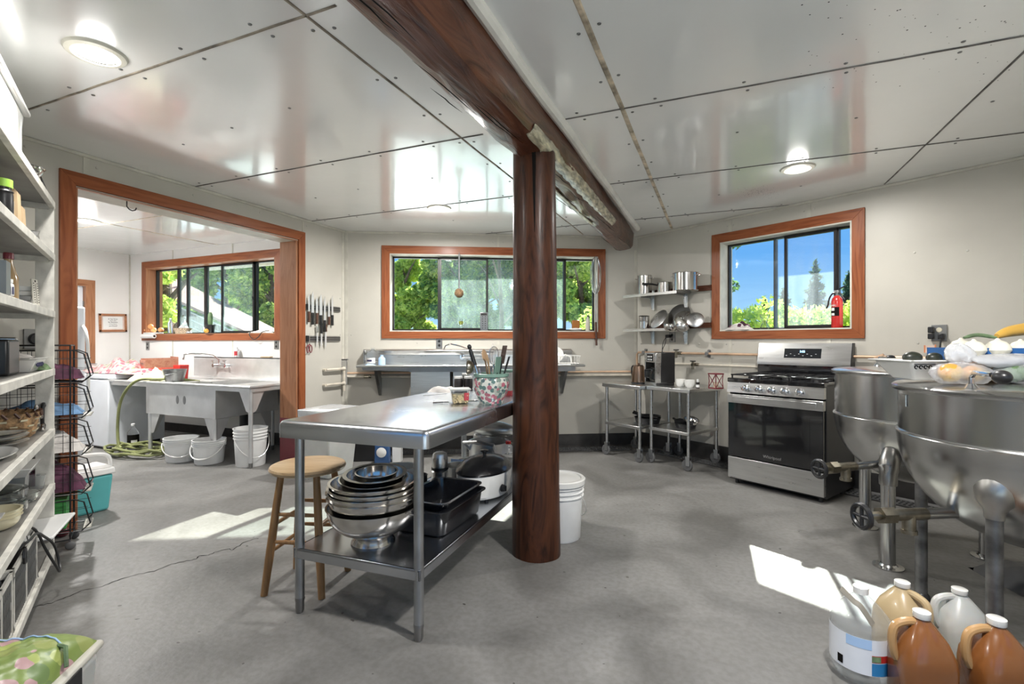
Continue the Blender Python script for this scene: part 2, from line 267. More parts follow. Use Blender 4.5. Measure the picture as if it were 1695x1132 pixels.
# ---------------------------------------------------------------- mesh builder
class MB:
    def __init__(s, mats='white'):
        s.bm = bmesh.new(); s.mats = []; s.i = 0; s.T = Matrix(); s.m(mats)
    def m(s, k):
        if k not in s.mats: s.mats.append(k)
        s.i = s.mats.index(k); return s
    def t(s, loc=(0, 0, 0), rot=(0, 0, 0)):
        s.T = Matrix.Translation(loc) @ Matrix.Rotation(rot[2], 4, 'Z') @ Matrix.Rotation(rot[1], 4, 'Y') @ Matrix.Rotation(rot[0], 4, 'X'); return s
    def add(s, vs, fs):
        bv = [s.bm.verts.new(s.T @ Vector(v)) for v in vs]
        for f in fs:
            try: fc = s.bm.faces.new([bv[k] for k in f]); fc.material_index = s.i
            except ValueError: pass
        return s
    def box(s, x0, x1, y0, y1, z0, z1):
        return s.add([(x0, y0, z0), (x1, y0, z0), (x1, y1, z0), (x0, y1, z0), (x0, y0, z1), (x1, y0, z1), (x1, y1, z1), (x0, y1, z1)],
                     [(0, 3, 2, 1), (4, 5, 6, 7), (0, 1, 5, 4), (1, 2, 6, 5), (2, 3, 7, 6), (3, 0, 4, 7)])
    def cbox(s, c, d): return s.box(c[0]-d[0]/2, c[0]+d[0]/2, c[1]-d[1]/2, c[1]+d[1]/2, c[2]-d[2]/2, c[2]+d[2]/2)
    def tbox(s, c, b, t, z0, z1, dy=0):   # tapered box: bottom size b, top size t
        v = []
        for z, (w, d), o in ((z0, b, 0), (z1, t, dy)):
            v += [(c[0]-w/2, c[1]-d/2+o, z), (c[0]+w/2, c[1]-d/2+o, z), (c[0]+w/2, c[1]+d/2+o, z), (c[0]-w/2, c[1]+d/2+o, z)]
        return s.add(v, [(0, 3, 2, 1), (4, 5, 6, 7), (0, 1, 5, 4), (1, 2, 6, 5), (2, 3, 7, 6), (3, 0, 4, 7)])
    def prism(s, poly, z0, z1, ax='z'):
        n = len(poly)
        def q(p, z): return {'z': (p[0], p[1], z), 'y': (p[0], z, p[1]), 'x': (z, p[0], p[1])}[ax]
        return s.add([q(p, z0) for p in poly]+[q(p, z1) for p in poly], [tuple(range(n))[::-1], tuple(range(n, 2*n))]+[(k, (k+1) % n, n+(k+1) % n, n+k) for k in range(n)])
    def tube(s, pts, r, n=8, closed=False, caps=True, sq=1.0):
        pts = [Vector(p) for p in pts]; L = len(pts); rs = r if hasattr(r, '__len__') else [r]*L
        vs = []; fs = []; up = None
        for k in range(L):
            a = pts[k-1] if (k or closed) else pts[0]; b = pts[(k+1) % L] if (k < L-1 or closed) else pts[-1]
            d = (b-a); d = d.normalized() if d.length > 1e-9 else Vector((0, 0, 1))
            if up is None: up = d.orthogonal().normalized()
            up = (up-d*up.dot(d)); up = up.normalized() if up.length > 1e-6 else d.orthogonal().normalized(); sd_ = d.cross(up)
            for j in range(n):
                t = 2*PI*j/n; vs.append(pts[k]+(up*math.cos(t)+sd_*math.sin(t)*sq)*rs[k])
        for k in range(L if closed else L-1):
            for j in range(n):
                a, b = k*n, ((k+1) % L)*n; fs.append((a+j, a+(j+1) % n, b+(j+1) % n, b+j))
        if caps and not closed: fs += [tuple(range(n))[::-1], tuple(range((L-1)*n, L*n))]
        return s.add(vs, fs)
    def cyl(s, p0, p1, r0, r1=None, n=20): return s.tube([p0, p1], [r0, r0 if r1 is None else r1], n)
    def lathe(s, prof, c=(0, 0, 0), n=32, sx=1, sy=1, ax='z', a0=0):
        vs = []; fs = []; idx = []
        for r, z in prof:
            if r < 1e-6: idx.append([len(vs)]); vs.append((0, 0, z))
            else:
                idx.append(list(range(len(vs), len(vs)+n)))
                vs += [(r*sx*math.cos(a0+2*PI*j/n), r*sy*math.sin(a0+2*PI*j/n), z) for j in range(n)]
        for a, b in zip(idx, idx[1:]):
            for j in range(n):
                q = [a[j % len(a)], a[(j+1) % len(a)], b[(j+1) % len(b)], b[j % len(b)]]; u = []
                for e in q:
                    if e not in u: u.append(e)
                if len(u) > 2: fs.append(tuple(u))
        def tr(v):
            if ax == 'y': v = (v[0], v[2], v[1])
            if ax == 'x': v = (v[2], v[0], v[1])
            return (v[0]+c[0], v[1]+c[1], v[2]+c[2])
        return s.add([tr(v) for v in vs], fs)
    def ball(s, c, r, n=16, m=10, wob=0, pw=1):
        r = r if hasattr(r, '__len__') else (r, r, r); pr = []
        vs = [(c[0], c[1], c[2]-r[2])]; fs = []
        for i in range(1, m):
            a = -PI/2+PI*i/m
            for j in range(n):
                t = 2*PI*j/n; q = 1+wob*(random.random()-.5)
                vs.append((c[0]+r[0]*math.cos(a)*math.cos(t)*q, c[1]+r[1]*math.cos(a)*math.sin(t)*q, c[2]+r[2]*math.sin(a)*q))
        vs.append((c[0], c[1], c[2]+r[2])); e = len(vs)-1
        for j in range(n):
            fs.append((0, 1+(j+1) % n, 1+j)); fs.append((e, e-n+j, e-n+(j+1) % n))
        for i in range(m-2):
            for j in range(n): a = 1+i*n; fs.append((a+j, a+(j+1) % n, a+n+(j+1) % n, a+n+j))
        return s.add(vs, fs)
    def sheet(s, nx, ny, fn, th=0):       # fn(u,v)->(x,y,z)
        vs = [fn(i/nx, j/ny) for j in range(ny+1) for i in range(nx+1)]; k = nx+1
        fs = [(j*k+i, j*k+i+1, (j+1)*k+i+1, (j+1)*k+i) for j in range(ny) for i in range(nx)]
        return s.add(vs, fs)
    def build(s, name, parent=None, bevel=0, ang=35, solid=0, sub=0, seg=2, fixn=True):
        if fixn: bmesh.ops.recalc_face_normals(s.bm, faces=s.bm.faces[:])
        me = bpy.data.meshes.new(name); s.bm.to_mesh(me); s.bm.free()
        for k in s.mats: me.materials.append(M[k])
        for p in me.polygons: p.use_smooth = True
        try: me.set_sharp_from_angle(angle=math.radians(ang))
        except Exception: pass
        o = bpy.data.objects.new(name, me); COL.objects.link(o)
        if parent: o.parent = parent
        if solid: q = o.modifiers.new('t', 'SOLIDIFY'); q.thickness = solid; q.offset = 0
        if sub: q = o.modifiers.new('s', 'SUBSURF'); q.levels = sub; q.render_levels = sub
        if bevel: q = o.modifiers.new('b', 'BEVEL'); q.width = bevel; q.segments = seg; q.limit_method = 'ANGLE'; q.angle_limit = math.radians(40)
        return o
def tag(o, label, cat, group=None, kind=None):
    o['label'] = label; o['category'] = cat
    if group: o['group'] = group
    if kind: o['kind'] = kind
    return o
def thing(name, label, cat, loc=(0, 0, 0), rz=0, group=None):
    o = bpy.data.objects.new(name, None); o.empty_display_size = .1; COL.objects.link(o)
    o.location = loc; o.rotation_euler = (0, 0, rz); return tag(o, label, cat, group)
def struct(o): o['kind'] = 'structure'; return o
def sroot(name, loc=(0, 0, 0), rz=0):
    o = bpy.data.objects.new(name, None); COL.objects.link(o); o.location = loc; o.rotation_euler = (0, 0, rz); return struct(o)
def place(o, loc, rz=0, rot=None):
    o.location = loc; o.rotation_euler = rot if rot else (0, 0, rz); return o
def copy_tree(o, parent=None):
    c = o.copy(); COL.objects.link(c)
    if parent: c.parent = parent
    for ch in list(o.children): copy_tree(ch, c)
    return c
def text(body, size, mat, parent, loc, rot, align='CENTER', name='lettering'):
    cu = bpy.data.curves.new(name, 'FONT'); cu.body = body; cu.size = size; cu.extrude = .0004; cu.align_x = align; cu.align_y = 'CENTER'
    cu.materials.append(M[mat]); tmp = bpy.data.objects.new('tmp', cu); COL.objects.link(tmp)
    dg = bpy.context.evaluated_depsgraph_get(); me = bpy.data.meshes.new_from_object(tmp.evaluated_get(dg)); COL.objects.unlink(tmp); bpy.data.objects.remove(tmp)
    o = bpy.data.objects.new(name, me); COL.objects.link(o); o.parent = parent; o.location = loc; o.rotation_euler = rot
    return o
M['caulk'] = pmat('white_caulk', (.80, .78, .72), .45, var=.06, scale=5)
# ================================================================ THE SETTING
def grow(poly, d):
    c = Vector((sum(p[0] for p in poly)/len(poly), sum(p[1] for p in poly)/len(poly)))
    out = []
    n = len(poly)
    for i in range(n):
        a, b, e = Vector(poly[i-1]), Vector(poly[i]), Vector(poly[(i+1) % n])
        n1 = (b-a).normalized(); n2 = (e-b).normalized()
        o1 = Vector((-n1.y, n1.x)); o2 = Vector((-n2.y, n2.x))
        k = (o1+o2); k = k/(k.dot(o1)) if abs(k.dot(o1)) > .01 else o1
        out.append(tuple(b+k*d))
    return out
PK = (-3.858, .55); PQ = (2.04, 4.257); P5 = (2.04, .45); P6 = (-.93, -1.30)
HEX = [PK, PL, PR, PQ, P5, P6]          # clockwise: outward = left of the direction of travel
fl = MB('floor').box(-8.2, 3.0, -2.0, 6.6, -.12, 0).build('floor'); struct(fl)
def strip_path(mb, pts, wds, z):
    vs = []; fs = []
    for i, p in enumerate(pts):
        a = Vector(pts[max(0, i-1)][:2]); b = Vector(pts[min(len(pts)-1, i+1)][:2]); d = (b-a).normalized(); n = Vector((-d.y, d.x))*wds[i]/2
        vs += [(p[0]+n.x, p[1]+n.y, z), (p[0]-n.x, p[1]-n.y, z)]
    fs = [(2*i, 2*i+1, 2*i+3, 2*i+2) for i in range(len(pts)-1)]
    mb.add(vs, fs)
mb = MB('ink'); kp = [(32, 1018), (60, 1004), (85, 998), (110, 989), (135, 978), (165, 972), (185, 964), (205, 957), (230, 950), (255, 945), (285, 934), (310, 928), (325, 925), (330, 920), (345, 919), (355, 914), (380, 909), (385, 911), (400, 900), (415, 894), (432, 890)]
pts = []
for a, b in zip(kp, kp[1:]):
    for k in range(4):
        t = k/4; pts.append(at(a[0]*(1-t)+b[0]*t+random.uniform(-1, 1), a[1]*(1-t)+b[1]*t+random.uniform(-.8, .8)))
strip_path(mb, pts, [random.uniform(.002, .006) for _ in pts], .0012); mb.build('crack', fl, fixn=False)
# ceiling panels, battens and screws
ce = MB('ceil').prism(grow(HEX, .19)[::-1], ZC, ZC+.1).build('ceiling'); struct(ce)
ca = MB('wallw').box(-7.95, -4.0, .9, 4.55, ZC, ZC+.08)
ca = ca.build('ceiling_annex'); ca.data.materials.clear(); ca.data.materials.append(M['ceil']); struct(ca)
def chord(y):                                  # x-range of the room at a given y
    xs = []
    for i in range(6):
        a, b = HEX[i], HEX[(i+1) % 6]
        if (a[1]-y)*(b[1]-y) < 0: t = (y-a[1])/(b[1]-a[1]); xs.append(a[0]+t*(b[0]-a[0]))
    return min(xs), max(xs)
def seam(p, q, wd, mat, parent=ce, z=ZC):
    mb = MB(mat); n = 24; pp = []
    for i in range(n+1): t = i/n; pp.append((p[0]+(q[0]-p[0])*t+random.uniform(-.002, .002), p[1]+(q[1]-p[1])*t+random.uniform(-.002, .002)))
    d = (Vector(q)-Vector(p)).normalized(); nn = Vector((-d.y, d.x))*wd/2
    vs = []; fs = []
    for x, y in pp: vs += [(x+nn.x, y+nn.y, z-.0002), (x-nn.x, y-nn.y, z-.0002), (x+nn.x*.6, y+nn.y*.6, z-.004), (x-nn.x*.6, y-nn.y*.6, z-.004)]
    for i in range(n): a = 4*i; b = a+4; fs += [(a, b, b+2, a+2), (a+2, b+2, b+3, a+3), (a+3, b+3, b+1, a+1)]
    return mb.add(vs, fs).build('batten', parent)
screws = []
for y in (.2, 1.42, 2.64, 3.86, 5.08):
    x0, x1 = chord(y)
    for a, b in ((x0, -1.30 if y < 5 else -1.1), (-.83, x1)):
        seam((a, y), (b, y), .012, 'seam' if y < 2 else 'seamd')
        x = a+.12
        while x < b: screws += [(x, y-.045), (x+.02, y+.045)]; x += .41
seam((-1.445, -.8), (-1.445, 5.55), .014, 'seam'); seam((-.475, -.9), (-.475, 5.65), .026, 'seamw'); seam((1.2, 0), (1.2, 4.7), .012, 'seamd')
for y in np.arange(.3, 5.4, .40): screws += [(-1.49, y), (-1.40, y+.02), (-.52, y+.03), (-.43, y)]
for xx, yy in [(-2.6, 2.0), (-3.1, 2.05), (-2.1, 1.95), (-2.7, 3.2), (-3.2, 3.25), (-2.0, 3.2), (-2.5, 4.4), (.2, 2.0), (.8, 2.1), (.1, 3.2), (.7, 3.25), (1.3, 3.3), (0, 4.5), (.6, 4.5), (.4, 1.4), (1.5, 2.2)]: screws.append((xx, yy))
mb = MB('screw')
for x, y in screws:
    mb.lathe([(0, ZC-.004), (.007, ZC-.003), (.009, ZC+.0003)], (x, y, 0), 8)
o = mb.build('screw', ce); o['kind'] = 'stuff'
mb = MB('ink')                                  # patch of fly specks beside the right lamp
for k in range(260):
    q = at(random.gauss(1255, 17), random.gauss(319, 5), ZC); r = random.uniform(.001, .0028)
    mb.lathe([(0, ZC-.0012), (r, ZC-.0004)], (q.x, q.y, 0), 5)
for k in range(70):
    q = at(random.uniform(1320, 1690), random.uniform(3, 150), ZC); r = random.uniform(.0015, .004)
    mb.lathe([(0, ZC-.0012), (r, ZC-.0004)], (q.x, q.y, 0), 5)
o = mb.build('specks', ce, fixn=False); o['kind'] = 'stuff'
# annex ceiling seams
for y in (1.9, 3.12): seam((-7.7, y), (-4.1, y), .010, 'seamw', ca)
seam((-5.9, 1), (-5.9, 4.35), .010, 'seamw', ca)
# walls
def wall(name, fr, s0, s1, holes, mat='wall', th=.2, h=ZC+.05):
    r = sroot(name, fr.w(0, 0), fr.a); mb = MB(mat); x = s0
    for a, b, z0, z1 in sorted(holes):
        mb.box(x, a, 0, th, -.02, h)
        if z0 > 0: mb.box(a, b, 0, th, -.02, z0)
        mb.box(a, b, 0, th, z1, h); x = b
    mb.box(x, s1, 0, th, -.02, h); mb.build('wall_panel', r); return r
wl_ = wall('wall_left', WL, -3.8, .12, [(-2.503, -.667, 0, 2.235)])
wb_ = wall('wall_back', WB, -.10, 3.45, [(.497, 2.885, 1.35, 2.215)])
wr_ = wall('wall_right', WR, -.08, 3.45, [(1.041, 2.192, 1.34, 2.222)])
wa_ = wall('wall_annex_window', WA, -.2, 3.72, [(.40, 2.845, 1.33, 2.245)], 'wallw')
wc_ = wall('wall_annex_end', WC, -3.4, .1, [(-1.45, -.51, 0, 1.96)], 'wallw')
WD = Frame((-4.06, 1.0), 180); wd_ = wall('wall_annex_near', WD, -.1, 3.9, [(1.0, 2.8, .8, 2.2)], 'wallw')
WF = Frame(PQ, -90); wf_ = wall('wall_kettle', WF, -.1, 3.9, [(2.2, 3.3, .95, 2.15)])
ab = math.degrees(math.atan2(P6[1]-P5[1], P6[0]-P5[0])); WG = Frame(P5, ab); wg_ = wall('wall_front', WG, -.1, 3.55, [(.45, 3.0, .05, 2.2)])
ab = math.degrees(math.atan2(PK[1]-P6[1], PK[0]-P6[0])); WH = Frame(P6, ab); wh_ = wall('wall_shelf', WH, -.1, 3.55, [(.3, 1.6, .9, 2.2)])
# white lining on the annex side of the opening wall
o = MB('wallw').box(-3.4, -2.51, .2, .212, 0, ZC).box(-2.51, -.66, .2, .212, 2.24, ZC).box(-.66, -.0, .2, .212, 0, ZC).build('lining', wl_)
# seam strips and screws on the walls
def vstrip(par, x, z0, z1, wd=.035): MB('trimw').box(x-wd/2, x+wd/2, -.004, .002, z0, z1).build('joint_strip', par)
def wscrews(par, pts):
    mb = MB('screwl')
    for x, z in pts: mb.lathe([(0, -.0045), (.006, -.004), (.0085, 0)], (x, 0, z), 10, ax='y')
    o = mb.build('screw', par); o['kind'] = 'stuff'
vstrip(wl_, -2.44, 2.33, ZC); vstrip(wl_, -.03, 0, ZC, .03); vstrip(wl_, -.62+.02, 2.33, ZC, .02)
wscrews(wl_, [(-x, z) for x, z in [(2.75, 2.40), (2.38, 2.39), (1.72, 2.39), (1.1, 2.40), (.55, 2.40), (.07, 1.7), (.07, 1.3), (.08, 2.3)]])
vstrip(wb_, .02, 0, ZC, .03); vstrip(wb_, 3.34, 1.1, 2.3, .03); vstrip(wb_, 1.72, 0, 1.26, .025); vstrip(wb_, 1.72, 2.31, ZC, .025)
wscrews(wb_, [(.07, 1.7), (.07, 1.3), (.78, 2.38), (1.66, 2.37), (1.78, 2.37), (2.3, 2.36), (2.9, 2.38), (.8, 1.21), (1.66, 1.2), (1.9, 1.21), (2.7, 1.2)])
vstrip(wr_, 1.14, 2.315, ZC); vstrip(wr_, 1.14, .1, 1.25, .03); vstrip(wr_, 1.86, 2.315, ZC); vstrip(wr_, 2.02, .95, 1.25, .03)
wscrews(wr_, [(.05, 1.2), (.9, 2.37), (1.11, 2.38), (1.17, 2.38), (1.82, 2.38), (1.90, 2.38), (2.6, 1.9), (2.9, 1.87), (2.62, 1.21), (1.1, 1.2), (1.17, 1.2), (1.98, 1.2), (2.06, 1.2), (1.55, 1.19), (.8, 1.2)])
for x in (.95, 2.1): vstrip(wa_, x, 2.34, ZC, .02); vstrip(wa_, x, .8, 1.24, .02)
vstrip(wa_, .015, 0, ZC, .03); vstrip(wc_, -.62, 1.98, ZC, .02)
# cove strips where walls meet the ceiling, baseboards
for k, (fr, a, b) in enumerate(((WL, -3.5, .0), (WB, 0, 3.36), (WR, 0, 3.3))):
    o = MB('trimw').box(a, b, -.014, .001, ZC-.022, ZC-.0005).build('trim_%d' % (k+1), bevel=.004); place(o, fr.w(0, 0), fr.a); struct(o)
def bboard(name, fr, a, b, hgt=.15):
    o = MB('base').box(a, b, -.012, 0, 0, hgt).prism([(-.012, .02), (-.035, 0), (-.012, 0)], a, b, 'x').build(name); place(o, fr.w(0, 0), fr.a); struct(o)
bboard('baseboard_left', WL, -.58, 0); bboard('baseboard_back', WB, 0, 3.36); bboard('baseboard_right', WR, 0, 3.3, .17)
bboard('baseboard_annex', WA, 0, 3.69, .13); bboard('baseboard_left_near', WL, -3.5, -2.6)
# opening casing (front casing, jamb liner, header)
r = sroot('trim_opening', WL.w(0, 0), WL.a)
mb = MB('woodz'); mb.prism([(-2.588, 0), (-2.503, 0), (-2.503, 2.235), (-2.588, 2.322)], -.02, 0, 'y').build('casing_leg', r, bevel=.002)
mb = MB('woodz'); mb.prism([(-.667, .46), (-.585, .46), (-.585, 2.322), (-.667, 2.235)], -.02, 0, 'y').build('casing_leg', r, bevel=.002)
mb = MB('wood'); mb.prism([(-2.503, 2.235), (-.667, 2.235), (-.585, 2.322), (-2.588, 2.322)], -.02, 0, 'y').build('casing_head', r, bevel=.002)
MB('reddk').box(-.667, -.583, -.022, 0, 0, .46).build('painted_base', r); MB('reddk').box(-.685, -.667, -.018, .218, 0, .46).build('painted_base', r)
MB('woodlz').box(-.684, -.667, 0, .218, .46, 2.222).build('jamb', r); MB('woodlz').box(-2.503, -2.486, 0, .218, 0, 2.222).build('jamb', r)
MB('trimw').box(-2.503, -.667, -.002, .218, 2.222, 2.236).build('header_liner', r)
MB('woodl').box(-2.503, -.667, -.012, .02, 2.221, 2.226).build('header_edge', r)
MB('black').tube([(-2.18, .03, 2.222), (-2.18, .03, 2.185), (-2.165, .03, 2.168), (-2.145, .03, 2.163), (-2.125, .03, 2.172), (-2.118, .03, 2.19)], .004, 8).build('hook', r)
# windows
def window(name, fr, s0, s1, z0, z1, verts, panes, gy=.13, tw=.09, jm='woodl', casing='wood', casz='woodz', sashes=()):
    r = sroot(name, fr.w(0, 0), fr.a); t = tw
    MB(casing).prism([(s0, z1), (s1, z1), (s1+t, z1+t), (s0-t, z1+t)], -.02, 0, 'y').build('casing_head', r, bevel=.002)
    MB(casing).prism([(s0-t, z0-t), (s1+t, z0-t), (s1, z0), (s0, z0)], -.02, 0, 'y').build('casing_foot', r, bevel=.002)
    MB(casz).prism([(s0-t, z0-t), (s0, z0), (s0, z1), (s0-t, z1+t)], -.02, 0, 'y').build('casing_leg', r, bevel=.002)
    MB(casz).prism([(s1, z0), (s1+t, z0-t), (s1+t, z1+t), (s1, z1)], -.02, 0, 'y').build('casing_leg', r, bevel=.002)
    e = .012
    MB(jm).box(s0, s1, -.022, .2, z0-e, z0).build('sill', r)
    mb = MB(jm+'z' if jm+'z' in M else jm); mb.box(s0, s0+e, -.019, .2, z0, z1-e); mb.box(s1-e, s1, -.019, .2, z0, z1-e); mb.build('jamb', r)
    MB(jm).box(s0, s1, -.019, .2, z1-e, z1).build('head_liner', r)
    s0 += e; s1 -= e; z1 -= e
    mb = MB('bframe'); f = .018
    mb.box(s0, s1, gy-.02, gy+.02, z0, z0+f); mb.box(s0, s1, gy-.02, gy+.02, z1-f, z1); mb.box(s0, s0+f, gy-.02, gy+.02, z0, z1); mb.box(s1-f, s1, gy-.02, gy+.02, z0, z1)
    for x, wd in verts: mb.box(x-wd/2, x+wd/2, gy-.02, gy+.02, z0, z1)
    mb.build('frame', r)
    for a, b in sashes:
        mb = MB('bframe'); y0, y1 = gy-.045, gy-.018; q = .022
        mb.box(a, a+q, y0, y1, z0+f*.6, z1-f*.6); mb.box(b-q, b, y0, y1, z0+f*.6, z1-f*.6); mb.box(a, b, y0, y1, z0+f*.6, z0+f*.6+q); mb.box(a, b, y0, y1, z1-f*.6-q, z1-f*.6); mb.build('sash', r)
        MB('black').box(b-.014, b-.006, y0-.012, y0, z0+.42, z0+.46).build('latch', r)
    for a, b, mt, off in panes: MB(mt).box(a, b, gy+off-.002, gy+off+.002, z0+.005, z1-.005).build('pane', r)
    return r
def hx(fr, px, y=.13): return fr.hit(px, CY, y)[0]
v = [hx(WB, p) for p in (727, 806, 934)]
w1 = window('window_1', WB, .497, 2.885, 1.35, 2.215, [(v[0], .03), (v[2], .03)], [(.51, v[0], 'glass', 0), (v[0], v[1], 'glassd', -.03), (v[1], v[2], 'glassd', 0), (v[2], 2.87, 'glass', 0)], jm='trimw', sashes=[(v[0]+.005, v[1]+.012), (v[2]-.12, v[2]+.012)])
v = [hx(WR, p) for p in (1284, 1305, 1387)]
w2 = window('window_2', WR, 1.041, 2.192, 1.34, 2.222, [(v[0], .022), (v[2], .03)], [(1.05, v[0], 'glass', 0), (v[0], v[2], 'glassh', -.03), (v[2], 2.18, 'glass', 0)], jm='trimw', sashes=[(v[1]-.018, v[2]+.005)], casing='wood', casz='woodz')
v = [hx(WA, p) for p in (297, 312, 342, 372, 424)]
w3 = window('window_3', WA, .40, 2.845, 1.33, 2.245, [(v[0], .03), (v[1], .025), (v[2], .045), (v[4], .05)], [(.41, v[0], 'glass', 0), (v[0], v[2], 'glassd', 0), (v[2], v[3], 'glassd', 0), (v[3], v[4], 'glassd', -.03), (v[4], 2.83, 'glass', 0)], sashes=[(v[3]-.01, v[4]+.01)])
window('window_4', WD, 1.0, 2.8, .8, 2.2, [(1.9, .04)], [(1.0, 2.8, 'glass', 0)])
window('window_5', WF, 2.2, 3.3, .95, 2.15, [(2.75, .04)], [(2.2, 3.3, 'glass', 0)])
window('added_window_6', WH, .3, 1.6, .9, 2.2, [(.95, .04)], [(.3, 1.6, 'glass', 0)])  # unseen window, put into the rear wall for its daylight
window('added_window_7', WG, .45, 3.0, .05, 2.2, [(1.72, .05)], [(.45, 3.0, 'glass', 0)], tw=.04)  # large unseen window, added to bring daylight in from behind the camera
# annex door
r = sroot('door_1', WC.w(0, 0), WC.a)
MB('woodlz').prism([(-.51, 0), (-.425, 0), (-.425, 2.045), (-.51, 1.96)], -.02, 0, 'y').build('casing_leg', r); MB('woodl').prism([(-1.535, 2.045), (-1.45, 1.96), (-.51, 1.96), (-.425, 2.045)], -.02, 0, 'y').build('casing_head', r)
MB('woodlz').prism([(-1.535, 0), (-1.45, 0), (-1.45, 1.96), (-1.535, 2.045)], -.02, 0, 'y').build('casing_leg', r)
MB('woodlz').box(-.53, -.51, -.02, .1, 0, 1.96).build('jamb', r)
MB('appl').box(-1.45, -.535, .04, .08, .01, 1.955).build('door_leaf', r, bevel=.002)
mb = MB('steeld')
for z in (.35, 1.05, 1.72): mb.box(-.54, -.525, .02, .045, z-.045, z+.045)
mb.build('hinge', r)
# the roof edge outside
def eave(name, fr, a, b, D):
    o = MB('trimw').box(a, b, .19, .2+D, ZC+.02, ZC+.06).box(a, b, .2+D-.03, .2+D, ZC-.02, ZC+.16).build(name); place(o, fr.w(0, 0), fr.a); struct(o)
eave('trim_11', WB, -.3, 3.6, .55); eave('trim_12', WR, -.4, 3.8, .66); eave('trim_13', WA, -.3, 3.6, 1.2)
# floor grate along the back and right walls
def grate(fr, a, b, lab, n0=.07, n1=.25):
    t = thing('floor_grate', lab, 'floor grate', fr.w(a, -n1, 0), fr.a)
    MB('dark').box(0, b-a, 0, n1-n0, .0005, .004).build('channel', t)
    mb = MB('rubber'); x = 0; wdt = n1-n0
    while x < b-a: mb.box(x, x+.012, 0, wdt, .004, .012); x += .03
    for k in range(4): y = k*(wdt-.012)/3; mb.box(0, b-a, y, y+.012, .004, .013)
    mb.build('bars', t)
grate(WB, .15, 1.6, 'dark slotted floor drain grate under the long wall sink')
grate(WB, 1.75, 3.2, 'dark slotted floor drain grate between log post and rolling tables')
grate(WR, .25, 3.1, 'dark slotted floor drain grate running behind the range and kettles', .05, .2)
# ================================================================ log post and beam
def irregular(n, r, seed, amp):
    rnd = random.Random(seed); ph = [rnd.uniform(0, 6.28) for _ in range(6)]
    return [r*(1+amp*(math.sin(2*a+ph[0])+.6*math.sin(3*a+ph[1])+.4*math.sin(5*a+ph[2])+.3*math.sin(9*a+ph[3]))) for a in [2*PI*i/n for i in range(n)]]
post = thing('log_post', 'round reddish-brown log post standing in the middle of the room', 'post', C(.142, 2.85))
vs = []; fs = []; n = 48; m = 26; base = irregular(n, 1, 3, .012)
top = 2.33
for j in range(m+1):
    z = top*j/m; R0 = .137-.016*(z/top); cx = -.014*z/top
    for i in range(n):
        a = 2*PI*i/n; q = R0*base[i]*(1+.006*math.sin(7*z+i*.7)+.006*math.sin(2.3*z+i*.25))
        vs.append((cx+q*math.cos(a), q*math.sin(a), z))
for j in range(m):
    for i in range(n): fs.append((j*n+i, j*n+(i+1) % n, (j+1)*n+(i+1) % n, (j+1)*n+i))
fs += [tuple(range(n))[::-1], tuple(range(m*n, (m+1)*n))]
MB('log').add(vs, fs).build('log', post, ang=60)
# drying crack facing the camera: a thin dark wedge let into the surface
cdir = Vector((0, 0, 0))-C(.142, 2.85); ca_ = math.atan2(cdir.y, cdir.x)+.0
mb = MB('ink'); vv = []
for j in range(12):
    z = 1.83+j*(2.325-1.83)/11; wq = .0012+.0105*(j/11)**.8; R0 = .137-.016*(z/top)+.0035; cx = -.014*z/top; a = ca_-.02*j/11+.03*math.sin(j)*.2
    for sgn in (-1, 1):
        aa = a+sgn*wq/R0; vv.append((cx+R0*math.cos(aa), R0*math.sin(aa), z))
mb.add(vv, [(2*j, 2*j+1, 2*j+3, 2*j+2) for j in range(11)]).build('drying_crack', post, fixn=False)
beam = thing('ceiling_beam', 'rough hewn dark red log beam under the ceiling, resting on the post', 'beam', (0, 0, 0))
prof = [(-.838, 2.47), (-.845, 2.37), (-.862, 2.325), (-.89, 2.29), (-.95, 2.275), (-1.02, 2.268), (-1.075, 2.29), (-1.12, 2.335), (-1.152, 2.40), (-1.158, 2.47)]
vs = []; fs = []; ny = 70; k = len(prof); rnd = random.Random(5)
for j in range(ny+1):
    y = -1.0+j*6.72/ny; sh_ = 1-.12*max(0, (y-3)/2.7); dx = -.012*max(0, y-3)
    for i, (x, z) in enumerate(prof):
        bz = .004*math.sin(y*5+i)+.003*math.sin(y*13+i*2)+rnd.uniform(-.0025, .0025); bx = .006*math.sin(y*4+i*1.3)+rnd.uniform(-.003, .003)
        if i in (0, k-1): bz = 0
        vs.append((-1.0+(x+1.0)*sh_+dx+bx, y, z+bz))
for j in range(ny):
    for i in range(k): fs.append((j*k+i, j*k+(i+1) % k, (j+1)*k+(i+1) % k, (j+1)*k+i))
fs += [tuple(range(k)), tuple(range(ny*k, (ny+1)*k))[::-1]]
MB('beam').add(vs, fs).build('log', beam, ang=28)
# split lines along the underside
mb = MB('ink')
for k2 in range(26):
    y0 = rnd.uniform(.3, 5.3); x0 = rnd.uniform(-1.12, -.92); ln = rnd.uniform(.12, .5); pp = []
    for q in range(6): pp.append((x0+rnd.uniform(-.006, .006)+.03*q/6, y0+ln*q/5))
    vs2 = []
    for q, (x, y) in enumerate(pp):
        wq = .0035*math.sin(PI*(q+.3)/5.6); zz = 2.270 if x > -1.06 else 2.270+(-1.06-x)*.45
        vs2 += [(x-wq, y, zz-.009), (x+wq, y, zz-.009)]
    mb.add(vs2, [(2*q, 2*q+1, 2*q+3, 2*q+2) for q in range(5)])
o = mb.build('splits', beam, fixn=False); o['kind'] = 'stuff'
